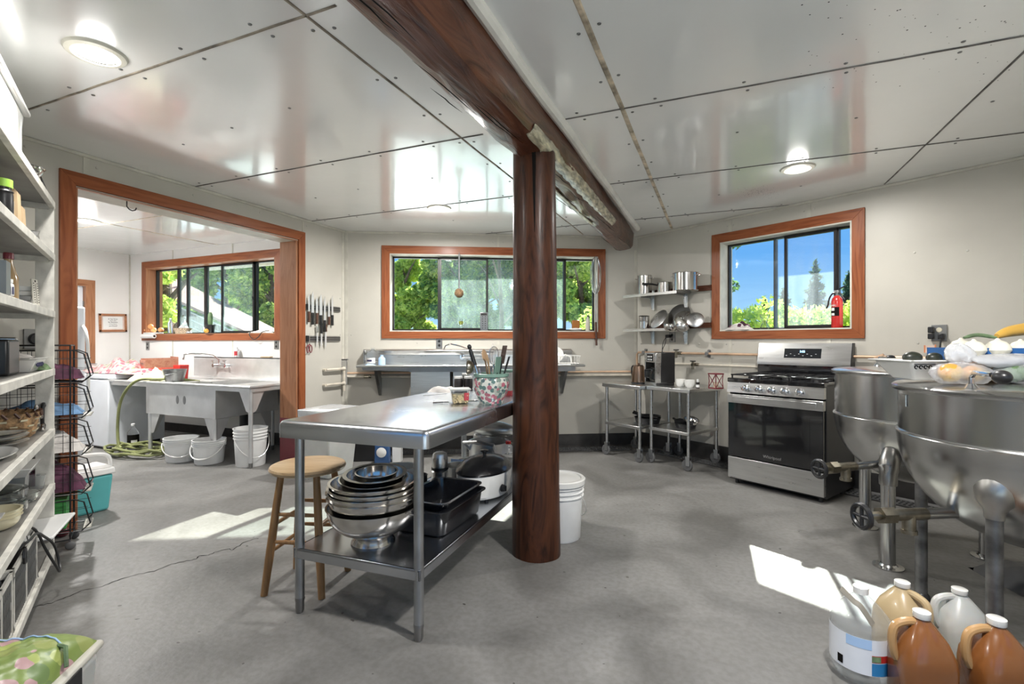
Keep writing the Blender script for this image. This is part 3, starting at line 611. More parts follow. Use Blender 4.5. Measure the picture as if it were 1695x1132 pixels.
# pale torn strip along the lower right arris and white caulk bead at the ceiling
mb = MB('pale'); vv = []
for j in range(60):
    y = 2.35+j*.036; a = .012+.012*abs(math.sin(j*.7))+rnd.uniform(0, .006)
    if y < 2.6: a *= .55
    if y > 3.6: a *= max(.1, (4.5-y)/.9)
    vv += [(-.862+.004-.0, y, 2.322+a*.5), (-.874-a*.2, y, 2.300-a*.3), (-.897-a, y, 2.279)]
mb.add(vv, [(3*j+q, 3*j+q+1, 3*j+q+4, 3*j+q+3) for j in range(59) for q in (0, 1)]).build('bare_strip', beam, solid=.010)
mb = MB('pale'); vv = []
for j in range(40): y = 2.95+j*.035; a = .03+.016*math.sin(j*.9)+rnd.uniform(0, .01); vv += [(-1.03+.0*a, y, 2.262), (-1.08, y, 2.285), (-1.126-.0, y, 2.335), (-1.150, y, 2.38)]
mb.add(vv, [(4*j+q, 4*j+q+1, 4*j+q+5, 4*j+q+4) for j in range(39) for q in (0, 1, 2)]).build('bare_patch', beam, solid=.006)
MB('caulk').tube([(-.818+.004*math.sin(y*5), y, ZC-.008) for y in np.arange(-1, 5.55, .15)], .030, 10).build('caulk_bead', beam)
# ceiling lamps
def lamp(x, y, lab, power, lens='lens', col=(1, .975, .94)):
    t = thing('ceiling_lamp', lab, 'ceiling light', (x, y, ZC))
    MB('ring').lathe([(.078, -.010), (.085, -.015), (.105, -.010), (.112, 0), (.072, 0)], n=40).build('trim_ring', t)
    MB(lens).lathe([(0, -.009), (.05, -.0085), (.078, -.006)], n=32).build('lens', t)
    L = bpy.data.lights.new('lamp_light', 'AREA'); L.shape = 'DISK'; L.size = .15; L.energy = power; L.color = col; L.spread = math.radians(175)
    lo = bpy.data.objects.new('lamp_light', L); COL.objects.link(lo); lo.parent = t; lo.location = (0, 0, -.017)
    G = bpy.data.lights.new('lamp_fill', 'POINT'); G.shadow_soft_size = .07; G.energy = power*.07; G.color = col  # added fill light under the lamp, brightens ceiling and upper walls
    go = bpy.data.objects.new('lamp_fill', G); COL.objects.link(go); go.parent = t; go.location = (0, 0, -.05)
    return t
lamp(-2.461, 1.254, 'bright round ceiling light above the white shelving', LAMP_POWER*.45)
lamp(.516, 4.023, 'round ceiling light with warm bulb above the range', LAMP_POWER*.6, 'lensw')
lamp(-2.385, 3.936, 'small round ceiling light in front of the wide sink window', LAMP_POWER*1.3)
lamp(-5.944, 2.956, 'round ceiling light in the adjoining room seen through the opening', LAMP_POWER*1.8)
lamp(.45, 1.30, 'round ceiling light above the viewer, out of view', LAMP_POWER*1.5)
# ================================================================ OUTSIDE
o = MB('grass').box(-60, 60, 22, 90, -.25, -.10).build('lawn'); o['kind'] = 'structure'
o = MB('bounce').box(-30, 30, 6.62, 22, -.25, -.10).box(-30, -8.3, -25, 6.62, -.25, -.10).box(3.1, 30, -25, 6.62, -.25, -.10).box(-8.3, 3.1, -25, -2.1, -.25, -.10).build('bounce_ground'); o['kind'] = 'structure'  # unseen ground, made pale to bounce sunlight up onto the ceiling
RN = np.random.RandomState(11)
def leaves(name, mats, vols, n, size, parent):
    """n small leaf blades scattered through ellipsoid volumes; one mesh"""
    wv = np.array([v[3]*v[4]*v[5] for v in vols]) ** .8; pk = RN.choice(len(vols), n, p=wv/wv.sum())
    d = RN.normal(size=(n, 3)); d /= np.linalg.norm(d, axis=1)[:, None]; r = RN.uniform(.45, 1, n) ** .5
    V = np.array(vols); c = V[pk, :3]+d*r[:, None]*V[pk, 3:6]
    a = RN.normal(size=(n, 3)); a /= np.linalg.norm(a, axis=1)[:, None]; b = np.cross(a, RN.normal(size=(n, 3))); b /= np.linalg.norm(b, axis=1)[:, None]
    s = size*RN.uniform(.6, 1.3, n)[:, None]
    v = np.stack([c-a*s, c+b*s*.45, c+a*s, c-b*s*.45], 1).reshape(-1, 3)
    me = bpy.data.meshes.new(name); me.vertices.add(4*n); me.vertices.foreach_set('co', v.ravel())
    me.loops.add(4*n); me.loops.foreach_set('vertex_index', np.arange(4*n)); me.polygons.add(n)
    me.polygons.foreach_set('loop_start', np.arange(n)*4); me.polygons.foreach_set('loop_total', np.full(n, 4))
    for k in mats: me.materials.append(M[k])
    me.polygons.foreach_set('material_index', RN.choice(len(mats), n)); me.update(calc_edges=True)
    o = bpy.data.objects.new(name, me); COL.objects.link(o); o.parent = parent; return o
def clumps(n, cx, cy, cz, rx, ry, rz, s):
    out = []
    for k in range(n):
        d = RN.normal(size=3); d /= np.linalg.norm(d); r = RN.uniform(.2, 1) ** .6
        q = s*RN.uniform(.7, 1.3); out.append((cx+d[0]*rx*r, cy+d[1]*ry*r, cz+d[2]*rz*r, q, q, q*.8))
    return out
def tree(lab, p, h, cr, mats, n=9000, size=.07, z0=1.6, group=None, dens=26, cl=None, trunk=.14):
    t = thing('tree', lab, 'tree', (p.x, p.y, -.1), 0, group)
    mb = MB('bark').tube([(0, 0, 0), (.05, .02, h*.3), (-.06, .05, h*.55), (0, 0, h*.85)], [trunk, trunk*.8, trunk*.5, trunk*.2], 8)
    for k in range(7):
        a = k*2.4; z = h*(.25+.08*k); mb.tube([(0, 0, z), (math.cos(a)*cr*.5, math.sin(a)*cr*.5, z+.25*h*.5), (math.cos(a)*cr*.85, math.sin(a)*cr*.85, z+.3*h*.6)], [trunk*.4, trunk*.25, trunk*.08], 6)
    mb.build('trunk', t)
    leaves('crown', mats, clumps(dens, 0, 0, (h+z0)/2, cr*.8, cr*.8, (h-z0)/2*.85, cl or cr*.33), n, size, t); return t
def dirp(px, dist): r = C((px-CX)/FPX, 1).normalized(); return r*dist
# wide window: broadleaf trees
def skytree(lab, px, D, h, r, mats, n, z0=.4, sz=.15): return tree(lab, dirp(px, D), h, r, mats, n, sz, z0, dens=34, cl=r*.27, trunk=.22)
skytree('sunlit broadleaf tree left in the wide window, blue sky beside it', 668, 29, 7.0, 2.0, ['leafy', 'leafy', 'leafm'], 26000)
skytree('leafy green tree behind the hanging brush in the wide window', 770, 27, 8.9, 2.6, ['leafm', 'leafd', 'leafy'], 30000)
skytree('dense green tree left of the log post in the wide window', 850, 31, 9.6, 3.3, ['leafm', 'leafd', 'leafy'], 30000)
skytree('tree with bright leaves right of the log post in the wide window', 962, 26, 8.6, 2.4, ['leafy', 'leafm', 'leafm'], 28000)
conifer_spots = [(704, 44)]
tree('added tree with its crown unseen above the wide window, dappling the sun', Vector((-4.6, 10.2, 0)), 6.6, 1.7, ['leafm', 'leafy'], 1000, .12, 4.0, trunk=.07, dens=9, cl=.5)  # sparse crown added above the view to break up the sun
# right window: hedge and distant conifers
h0, h1 = C(1.6, 9.2), C(9.5, 6.2); ht = thing('hedge', 'long clipped yellow-green hedge outside the right window', 'hedge', (h0.x, h0.y, -.1), math.atan2(h1.y-h0.y, h1.x-h0.x))
hl = (h1-h0).length; vols = []
for k in range(int(hl/.22)): vols.append((k*.22, RN.uniform(-.1, .1), 1.62+RN.uniform(-.12, .12), .35, .4, .36)); vols.append((k*.22, 0, .85, .3, .42, .75))
leaves('foliage', ['leafy', 'leafy', 'leafm'], vols, 30000, .06, ht)
MB('bark').box(0, hl, -.15, .15, 0, 1.35).build('inner_twigs', ht)
def conifer(lab, p, h, r, n=3500):
    t = thing('conifer', lab, 'tree', (p.x, p.y, -.1)); MB('bark').tube([(0, 0, 0), (0, 0, h)], [.15, .02], 7).build('trunk', t)
    vols = [(math.cos(k*2.4)*r*(1-k/26)*.45, math.sin(k*2.4)*r*(1-k/26)*.45, h*.15+h*.85*k/26, r*(1-k/27)*.6+.05, r*(1-k/27)*.6+.05, h*.035) for k in range(26)]
    leaves('needles', ['conif'], vols, n, .16, t); return t
conifer('small dark conifer beyond the hedge, left of centre in the right window', dirp(1298, 29), 4.1, .9)
conifer('low conifer just left of the dark one beyond the hedge', dirp(1266, 36), 4.2, 1.0)
conifer('pale tall conifer beyond the hedge seen through the sliding sash', dirp(1350, 33), 6.0, 1.3)
conifer('wide conifer behind the fire extinguisher beyond the hedge', dirp(1404, 39), 6.0, 1.5)
bt = thing('tree', 'thin dark twiggy branches at the left edge of the right window', 'tree', tuple(dirp(1196, 14)[:2])+(-.1,))
MB('bark').tube([(0, 0, 0), (0, 0, 3.4), (.05, 0, 6.5)], [.08, .05, .02], 6).build('trunk', bt)
leaves('crown', ['leafd', 'conif'], clumps(30, 0, 0, 3.9, .45, .45, 2.2, .18), 2600, .07, bt)
# annex window: vine, shed with rusty roof, dark trees
skytree('bright yellow-green tree at the left of the far sink window', 276, 15, 4.6, .75, ['leafy', 'leafy', 'leafm'], 9000, sz=.08)
skytree('green tree behind the shed roof in the far sink window', 372, 34, 10.5, 4.2, ['leafd', 'leafm', 'leafm'], 28000, sz=.19)
skytree('dense leafy tree at the right edge of the far sink window', 448, 26, 8.0, 2.2, ['leafm', 'leafy', 'leafd'], 26000)
sp = dirp(362, 21); sh = thing('garden_shed', 'small shed with long rusty metal roof outside the far sink window', 'shed', (sp.x, sp.y, -.1), math.atan2(sp.y, sp.x)-PI/2)
MB('roofr').add([(-2.3, .0, 3.35), (2.1, 0, 1.1), (2.1, 1.2, 1.8), (-2.3, 1.2, 4.2), (-2.3, .0, 3.25), (2.1, 0, 1.0), (2.1, 1.2, 1.7), (-2.3, 1.2, 4.1)], [(0, 1, 2, 3), (4, 7, 6, 5), (0, 4, 5, 1), (1, 5, 6, 2), (2, 6, 7, 3), (3, 7, 4, 0)]).build('roof', sh)
MB('shedw').prism([(-2.0, 0), (1.8, 0), (1.8, 1.05), (-2.0, 3.0)], .3, 1.1, 'y').build('walls', sh)
for k in range(3): MB('trimw').tube([(-2.3, -.02, 3.1-.26*k), (2.1, -.02, .9-.26*k)], .025, 6).build('rail', sh)
MB('label').box(.75, 1.45, .24, .28, .7, 1.45).build('door', sh)
# ================================================================ WORK TABLE
def smooth(pts, k=5):
    pts = [Vector(v) for v in pts]; out = []
    for i in range(len(pts)-1):
        a, b, c_, d = pts[max(0, i-1)], pts[i], pts[i+1], pts[min(len(pts)-1, i+2)]
        for j in range(k): t_ = j/k; out.append(.5*((2*b)+(-a+c_)*t_+(2*a-5*b+4*c_-d)*t_**2+(-a+3*b-3*c_+d)*t_**3))
    return out+[pts[-1]]
def legtube(mb, p, z0, z1, r, n=16): mb.cyl((p[0], p[1], z0), (p[0], p[1], z1), r, n=n)
wt = thing('work_table', 'long stainless steel work table with rolled edges beside the log post', 'table', TB.w(0, 0, 0), TB.a)
TZ, TLn, TW = .871, 1.83, .381
pr = [(-TW+.03, TZ-.075), (-TW, TZ-.075), (-TW, TZ-.02), (-TW+.006, TZ-.006), (-TW+.02, TZ), (TW-.02, TZ), (TW-.006, TZ-.006), (TW, TZ-.02), (TW, TZ-.075), (TW-.03, TZ-.075), (TW-.03, TZ-.03), (-TW+.03, TZ-.03)]
mb = MB('steeltop')
def rring(e, z): # rounded rectangle ring
    q = []; rr = .028
    for cx, cy, a0 in ((TW-rr, TLn-rr, 0), (-TW+rr, TLn-rr, 90), (-TW+rr, rr, 180), (TW-rr, rr, 270)):
        for k in range(6): a = math.radians(a0+k*18); q.append((cx+(rr-e)*math.cos(a), cy+(rr-e)*math.sin(a), z))
    return q
rings = [rring(.010, TZ-.072), rring(.0, TZ-.075), rring(0, TZ-.025), rring(.002, TZ-.014), rring(.009, TZ-.004), rring(.02, TZ)]
n = 24; vs = sum(rings, []); fs = [(j*n+i, j*n+(i+1) % n, (j+1)*n+(i+1) % n, (j+1)*n+i) for j in range(5) for i in range(n)]+[tuple(range(5*n, 6*n))]
mb.add(vs, fs).build('tabletop', wt, ang=50)
MB('steeld').box(-TW+.012, TW-.012, .012, TLn-.012, TZ-.03, TZ-.004).build('top_frame', wt)
for x, y in ((-.307, .06), (.307, .06), (-.307, TLn-.06), (.307, TLn-.06)):
    mb = MB('galv').cyl((x, y, .06), (x, y, TZ-.02), .0205, n=20); lg = mb.build('leg', wt)
    MB('steeld').lathe([(0, 0), (.014, 0), (.019, .012), (.019, .05), (.022, .062), (.0205, .07)], (x, y, 0), 18).build('bullet_foot', lg)
mb = MB('steeltop').box(-.325, .325, .04, TLn-.04, .283, .296)
for a in (-.325, .313): mb.box(a, a+.012, .04, TLn-.04, .250, .296)
for a in (.04, TLn-.052): mb.box(-.325, .325, a, a+.012, .250, .296)
mb.build('lower_shelf', wt, bevel=.003)
SZ, TT = .2965, TZ+.0005
def tb(px, py, z): return at(px, py, z)
# ---- stool
def make_stool():
    c = C(-1.035, 2.50); t = thing('wooden_stool', 'round wooden stool with splayed legs under the work table end', 'stool', c, .3)
    MB('stoolt').lathe([(0, .603), (.165, .606), (.178, .600), (.183, .590), (.178, .577), (.16, .570), (0, .568)], n=40).build('seat', t)
    LG = []
    for k in range(4):
        a = PI/4+k*PI/2; p1 = Vector((.095*math.cos(a)*1.35, .095*math.sin(a)*1.35, .572)); p0 = Vector((.205*math.cos(a), .205*math.sin(a), 0)); LG.append((p0, p1))
        lg = MB('stool').tube([p0, p0.lerp(p1, .3), p0.lerp(p1, .75), p1], [.0165, .020, .019, .016], 14).build('leg', t)
    for k in range(4):
        for z in ((.20, .33) if k % 2 else (.25, .38)):
            a, b = LG[k], LG[(k+1) % 4]; pa = a[0].lerp(a[1], z/.572); pb = b[0].lerp(b[1], z/.572)
            MB('stool').tube([pa, pa.lerp(pb, .5), pb], [.008, .011, .008], 10).build('rung', t)
make_stool()
# ================================================================ LEFT SHELVING UNIT
SU = thing('shelving_unit', 'tall chipped white wooden shelving unit crammed with kitchenware', 'shelving', SH.w(0, 0, 0), SH.a)
SL, SD = 1.42, .46; SHZ = [1.985, 1.70, 1.389, 1.075, .747, .448, .093]
for x in (0, SL-.02):
    MB('paintw').box(x-.012, x+.012, -.075, 0, 0, 1.985).build('post', SU, bevel=.002)
    MB('paintw').box(x-.012, x+.012, -SD, -SD+.07, 0, 1.985).build('post', SU, bevel=.002)
for z in SHZ:
    s_ = MB('shelftop').box(.012, SL-.03, -SD, -.02, z-.018, z-.004).build('shelf_board', SU)
    MB('paintw').box(.0, SL-.02, -.019, .004, z-.036, z).build('shelf_edge', SU, bevel=.002)
    MB('paintw').box(.0, .03, -SD+.01, -.02, z-.045, z-.018).build('end_rail', SU)
    MB('paintw').box(.0, SL-.02, -SD, -SD+.019, z-.036, z-.018).build('back_rail', SU)
# ================================================================ BLACK WIRE BASKET RACK
rk = thing('wire_basket_rack', 'black wire rack of stacked sloping baskets standing by the opening trim', 'rack', (0, 0, 0))
rp = C(-2.63, 2.94); RKF = Frame(rp[:2], 0)
def rack():
    # local x to the right along the wall view, y away; angled with the shelf
    RKF.__init__(rp[:2], math.degrees(SH.a)+90+0)
    rk.location = RKF.w(0, 0, 0); rk.rotation_euler = (0, 0, RKF.a)
    W, D = .42, .26                      # x: into room, y: away
    fr = MB('black')
    for x in (-.34, .0):
        for y in (-.06, .14): fr.cyl((x, y, .05), (x, y, 1.20), .0045, n=8)
    for z in (.06, 1.20): fr.tube([(-.34, -.06, z), (0, -.06, z), (0, .14, z), (-.34, .14, z)], .0045, 8, closed=True)
    fr.build('frame', rk)
    for i, z in enumerate((.12, .34, .57, .79, 1.00)):
        mb = MB('black'); h = .17
        # basket: top rim slopes outward at the front (x+)
        rim = [(-.34, -.06, z+h), (0.02, -.06, z+h), (.06, -.06, z+h-.02), (.09, -.06, z+.02), (.09, .14, z+.02), (.06, .14, z+h-.02), (.02, .14, z+h), (-.34, .14, z+h)]
        mb.tube(rim, .004, 6, closed=True)
        bot = [(-.34, -.06, z), (.05, -.06, z-.02), (.05, .14, z-.02), (-.34, .14, z)]; mb.tube(bot, .0035, 6, closed=True)
        mb.tube([(.05, -.06, z-.02), (.09, -.06, z+.02)], .0035, 6); mb.tube([(.05, .14, z-.02), (.09, .14, z+.02)], .0035, 6)
        for k in range(9): x = -.34+k*.044; mb.tube([(x, -.06, z+h), (x, -.06, z-.002), (x, .14, z-.002), (x, .14, z+h)], .0014, 5)
        for k in range(6): y = -.06+k*.04; mb.tube([(-.34, y, z+h), (-.34, y, z), (.05, y, z-.02), (.09, y, z+.02)], .0014, 5)
        for q in (.06, .12): mb.tube([(-.34, -.06, z+q), (.08, -.06, z+q)], .0014, 5); mb.tube([(-.34, .14, z+q), (.08, .14, z+q)], .0014, 5)
        b = mb.build('basket', rk)
        MB('trimw').box(.055, .092, -.055, .135, z-.012, z-.006).build('price_strip', b) if i < 4 else None
    for x in (0, -.34):
        for y in (-.06, .14): MB('rubber').ball((x, y, .025), (.025, .012, .025)).cyl((x, y, .02), (x, y, .06), .006).build('caster', rk)
rack()
def heap(name, lab, cat, fr, x0, x1, y0, y1, z, h, mat, seed=1, group=None, nx=16, ny=12, rough=.5):
    rnd = random.Random(seed); ph = [rnd.uniform(0, 6) for _ in range(8)]
    def fn(u, v):
        e = (math.sin(PI*u) ** .5 if 0 < u < 1 else 0)*(math.sin(PI*v) ** .5 if 0 < v < 1 else 0)
        q = 1+rough*(.3*math.sin(u*11+ph[0]+v*4)+.25*math.sin(v*13+ph[1])+.2*math.sin(u*23+v*17+ph[2]))
        return ((x0+(x1-x0)*u)+.012*math.sin(v*9+ph[3])*rough, (y0+(y1-y0)*v)+.012*math.sin(u*11+ph[4])*rough, max(.0, h*e*q))
    mb = MB(mat).sheet(nx, ny, fn); cx, cy = (x0+x1)/2, (y0+y1)/2
    mb.add([fn(i/nx, j/ny)[:2]+(0,) for j, i in ((0, 0), (0, nx), (ny, nx), (ny, 0))], [(0, 1, 2, 3)])
    o = mb.build(name, ang=80); o.location = fr.w(0, 0, z); o.rotation_euler = (0, 0, fr.a); return tag(o, lab, cat, group)
# (rack contents)
heap('folded_cloth', 'plum dark cloth in the topmost wire basket', 'cloth', RKF, -.32, .05, -.05, .13, 1.003, .10, 'purple', 3)
heap('dish_cloth', 'pale blue cloth in the second wire basket from the top', 'cloth', RKF, -.32, .05, -.05, .13, .793, .07, 'denim', 4)
heap('plastic_bag', 'grey-white crumpled bag in the middle wire basket', 'bag', RKF, -.30, .05, -.05, .13, .573, .11, 'cloth', 5)
heap('netting_bag', 'dark plum netting bag in the wire basket above the green boxes', 'bag', RKF, -.32, .06, -.05, .13, .343, .15, 'purple', 6)
for k, (x, mt, lb) in enumerate(((-.05, 'leafm', 'green box in the lowest wire basket, nearest the room'), (-.13, 'bluel', 'pale blue box in the lowest wire basket beside the green box'), (-.24, 'white', 'white box in the lowest wire basket at the back'))):
    M.setdefault('boxg', pmat('green_carton', (.06, .30, .07), .5))
    b = MB('boxg' if mt == 'leafm' else mt).box(-.03, .03, -.08, .08, 0, .17).build('carton', bevel=.002); place(b, RKF.w(x, .04, .123), RKF.a); tag(b, lb, 'box')
for k in range(3):
    o = MB(['reddk', 'cream', 'brown'][k]).ball((0, 0, .03), (.035, .035, .03), 12, 8, .06).build('shallot'); place(o, at(104+5*k, 888-10*k, 0)); tag(o, ['dark red onion on the floor at the foot of the wire rack', 'cream coloured onion on the floor at the foot of the wire rack', 'brown onion on the floor at the foot of the wire rack'][k], 'onion', None)
# ================================================================ BACK WALL SINK
def sinkbasin(mb, x0, x1, y0, y1, z0, z1, th=.004, r=.05):
    mb.box(x0, x1, y0, y0+th, z0, z1); mb.box(x0, x1, y1-th, y1, z0, z1); mb.box(x0, x0+th, y0, y1, z0, z1); mb.box(x1-th, x1, y0, y1, z0, z1); mb.box(x0, x1, y0, y1, z0, z0+th)
bs = thing('long_sink', 'long stainless steel two-basin sink with high backsplash under the wide window', 'sink', WB.w(0, 0, 0), WB.a)
xs0 = WB.hit(590, 604, -.60)[0]; xs1 = WB.hit(968, 604, -.60)[0]; b0 = WB.hit(678, 640, -.58)[0]; b1 = WB.hit(745, 640, -.58)[0]; b2 = WB.hit(750, 640, -.58)[0]; b3 = WB.hit(822, 640, -.58)[0]; zr = .975
k0, k1 = WB.hit(604, 580, -.03)[0], WB.hit(1000, 580, -.03)[0]
mb = MB('steel').box(k0, xs1-.02, -.05, -.005, zr-.03, zr+.165); mb.prism([(-.05, zr+.165), (-.075, zr+.15), (-.075, zr+.145), (-.05, zr+.10)], k0, xs1-.02, 'x'); mb.build('backsplash', bs, bevel=.004)
MB('steel').box(k0-.003, k0, -.10, -.005, zr-.02, zr+.165).build('side_splash', bs)
mb = MB('steel')
mb.box(xs0, b0, -.60, -.05, zr-.012, zr-.006).box(b3, xs1, -.60, -.05, zr-.012, zr-.006).box(b0, b3, -.60, -.55, zr-.012, zr-.006).box(b0, b3, -.12, -.05, zr-.012, zr-.006).box(b1, b2, -.60, -.05, zr-.012, zr-.006)
mb.tube([(xs0, -.05, zr), (xs0, -.60, zr), (xs1, -.60, zr), (xs1, -.05, zr)], .011, 8); mb.build('rim', bs)
mb = MB('steeld').prism([(xs0+.05, zr-.01), (b0-.0, zr-.01), (b0, zr-.055), (xs0+.35, zr-.045), (xs0+.06, zr-.04)], -.595, -.56, 'y').box(b0, xs1-.1, -.595, -.56, zr-.06, zr-.01); mb.build('front_apron', bs)
for a, b in ((b0+.01, b1), (b2, b3-.01)): mb = MB('steel'); sinkbasin(mb, a, b, -.57, -.11, zr-.31, zr-.01); mb.build('basin', bs, bevel=.02, seg=3)
fx = WB.hit(800, 592, -.08)[0]; fxl = WB.hit(765, 592, -.08)[0]; fz = zr+.075
mb = MB('chrome').cyl((fxl, -.05, fz), (fxl, -.09, fz), .028).cyl((fx, -.05, fz), (fx, -.09, fz), .028).cyl((fxl, -.085, fz), (fx, -.085, fz), .012); mb.build('faucet_body', bs)
sp0 = WB.hit(736, 576, -.35); mb = MB('chrome').tube([((fx+fxl)/2-.02, -.085, fz), ((fx+fxl)/2-.03, -.10, fz+.08), ((fx+fxl)/2-.14, -.2, fz+.125), (sp0[0]+.06, -.33, fz+.15), (sp0[0]+.01, -.35, fz+.13), (sp0[0]-.01, -.35, fz+.09)], .008, 10); mb.build('spout', bs)
for q in (fxl, fx): MB('chrome').cyl((q, -.09, fz), (q, -.10, fz+.05), .007).cyl((q-.03, -.10, fz+.055), (q+.02, -.10, fz+.05), .008).build('tap_handle', bs)
for x in (xs0+.12, b0+.05, xs1-.15): MB('galv').prism([(-.01, zr-.02), (-.01, zr-.35), (-.04, zr-.35), (-.35, zr-.03), (-.35, zr-.015)], x, x+.03, 'x').build('wall_bracket', bs)
MB('black').cyl(((b0+b1)/2, -.34, zr-.31), ((b0+b1)/2, -.34, .5), .025).tube([((b0+b1)/2, -.34, .5), ((b0+b1)/2+.1, -.25, .42), ((b0+b1)/2+.15, -.03, .42)], .025, 10).build('drain_pipe', bs)
# ================================================================ FAR ROOM SINK
fs_ = thing('floor_sink', 'big stainless utility sink with drainboards and tall backsplash in the far room', 'sink', WA.w(0, 0, 0), 0)
X0, X1, YF, YB, Z = 1.31, 3.61, -.98, -.06, .785     # local to the annex window wall
BX0, BX1 = 2.00, 3.10
mb = MB('dull').box(X0, BX0, YF, YB, Z-.012, Z-.006).box(BX1, X1, YF, YB, Z-.012, Z-.006).box(BX0, BX1, YF, YF+.04, Z-.012, Z-.006).box(BX0, BX1, YB-.14, YB, Z-.012, Z-.006)
mb.tube([(X0, YB, Z), (X0, YF, Z), (X1, YF, Z), (X1, YB, Z)], .014, 8).box(X0, X1, YF+.008, YF+.02, Z-.05, Z).box(X1-.02, X1-.008, YF, YB, Z-.05, Z); mb.build('rim', fs_)
mb = MB('dull'); sinkbasin(mb, BX0, BX1, YF+.02, YB-.14, Z-.34, Z-.01, .005); mb.build('basin', fs_, bevel=.008)
MB('dull').box(X0+.15, X1+.35, YB, YB+.02, Z-.03, 1.03).box(X0+.15, X1+.35, YB-.0, YB+.045, 1.02, 1.032).build('backsplash', fs_)
def gleg(x, y, dx, dy, zt=Z-.04):
    MB('dull').prism([(x, zt), (x+dx*.16, zt), (x+dx*.06, zt-.2), (x, zt-.22)], y-.002, y+.002, 'y').prism([(y, zt), (y+dy*.16, zt), (y+dy*.06, zt-.2), (y, zt-.22)], x-.002, x+.002, 'x').build('gusset', fs_)
    lg = MB('dull').cyl((x, y, .05), (x, y, zt), .020, n=14).build('leg', fs_); MB('steeld').lathe([(0, 0), (.012, 0), (.018, .01), (.018, .055)], (x, y, 0), 14).build('foot', lg)
gleg(2.06, YF+.03, 1, 1, Z-.34); gleg(3.08, YF+.03, -1, 1, Z-.34); gleg(X1-.03, YF+.03, -1, 1); gleg(2.06, YB-.2, 1, -1, Z-.34); gleg(3.08, YB-.2, -1, -1, Z-.34)
fx = WA.hit(363, 597, -.1)[0]; fz = .955
mb = MB('chrome').cyl((fx-.10, YB-.05, fz-.03), (fx+.12, YB-.05, fz-.03), .012).cyl((fx-.09, YB, fz-.03), (fx-.09, YB-.06, fz-.03), .02).cyl((fx+.12, YB, fz-.03), (fx+.12, YB-.06, fz-.03), .02); mb.build('faucet_body', fs_)
MB('chrome').tube([(fx+.02, YB-.05, fz-.03), (fx+.02, YB-.06, fz+.05), (fx-.03, YB-.1, fz+.10), (fx-.10, YB-.20, fz+.12), (fx-.19, YB-.30, fz+.125), (fx-.225, YB-.33, fz+.11), (fx-.23, YB-.335, fz+.05)], .010, 10).build('spout', fs_)
for q in (-.09, .12): MB('chrome').cyl((fx+q, YB-.05, fz-.03), (fx+q, YB-.06, fz+.03), .008).cyl((fx+q-.03, YB-.06, fz+.03), (fx+q+.03, YB-.06, fz+.035), .007).build('tap_handle', fs_)
MB('black').cyl((2.75, YB-.3, Z-.34), (2.75, YB-.3, .06), .045).build('drain_pipe', fs_)
MB('steeld').tube([(X1-.05, YB-.05, Z-.12), (X1-.25, YB-.12, Z-.20), (X1-.35, YB-.12, Z-.3)], .02, 8).cyl((X1-.3, YB-.08, Z-.12), (X1+.15, YB-.08, Z-.12), .016).ball((X1-.12, YB-.08, Z-.12), .035).ball((X1+.02, YB-.08, Z-.12), .03).build('supply_valve', fs_)
for cx in (2.52, 2.63): MB('steeld').lathe([(.0, -.001), (.020, -.0008), (.024, 0)], (0, 0, 0), 14, ax='y').build('worn_mark', fs_).location = (cx, YF+.0195, Z-.17)
for o in fs_.children:
    if o.name.startswith('worn_mark'): o.scale = (1, 1, 1.9)
# ================================================================ FREEZER, FRIDGE
fz_ = thing('chest_freezer', 'white box freezer standing left of the far room sink', 'freezer', (-6.36, 3.36, 0))
MB('appl').box(-1.15, 0, 0, .62, .025, .79).build('cabinet', fz_, bevel=.012, seg=3); MB('appl').box(-1.15, 0, -.004, .62, .795, .85).build('lid', fz_, bevel=.012, seg=3); MB('black').box(-1.12, -.03, .03, .58, 0, .03).build('plinth', fz_)
fr = thing('refrigerator', 'white upright refrigerator with long curved handles just past the opening', 'refrigerator', (-5.835, 2.20, 0))
MB('appl').box(-.66, -.065, 0, .685, .03, 1.57).build('cabinet', fr, bevel=.01); MB('appl').box(-.06, 0, 0, .685, .05, .93).build('lower_door', fr, bevel=.015, seg=3); MB('appl').box(-.06, 0, 0, .685, .94, 1.57).build('upper_door', fr, bevel=.015, seg=3)
MB('cer').tube(smooth([(-.002, .66, 1.38), (.05, .66, 1.33), (.085, .66, 1.2), (.095, .66, 1.0), (.09, .66, .96)]), .015, 10).build('upper_handle', fr); MB('cer').tube(smooth([(.09, .66, .91), (.095, .66, .85), (.09, .66, .68), (.055, .66, .53), (-.002, .66, .46)]), .015, 10).build('lower_handle', fr)
# ================================================================ RANGE
rg = thing('gas_range', 'stainless steel gas range with black glass oven door below the right window', 'range', WR.w(1.455, -.015, 0), WR.a)
RW_, RD = .757, .60
MB('black').box(0, RW_, -RD+.03, 0, .035, .90).build('body', rg, bevel=.004)
MB('steel').box(.004, RW_-.004, -RD-.008, -RD+.032, .055, .235).build('storage_drawer', rg, bevel=.003)
MB('blackg').box(.008, RW_-.008, -RD-.012, -RD+.03, .245, .775).build('oven_door', rg, bevel=.004)
MB('steel').box(.004, RW_-.004, -RD-.020, -RD+.028, .70, .775).box(.05, RW_-.05, -RD-.026, -RD-.018, .715, .76).build('door_top_trim', rg, bevel=.004)
MB('glassd' if False else 'blackg').box(.10, RW_-.10, -RD-.0135, -RD-.011, .33, .64).build('oven_window', rg)
MB('steel').prism([(-RD-.02, .79), (-RD-.006, .875), (-RD+.03, .875), (-RD+.03, .79)], .002, RW_-.002, 'x').build('control_panel', rg)
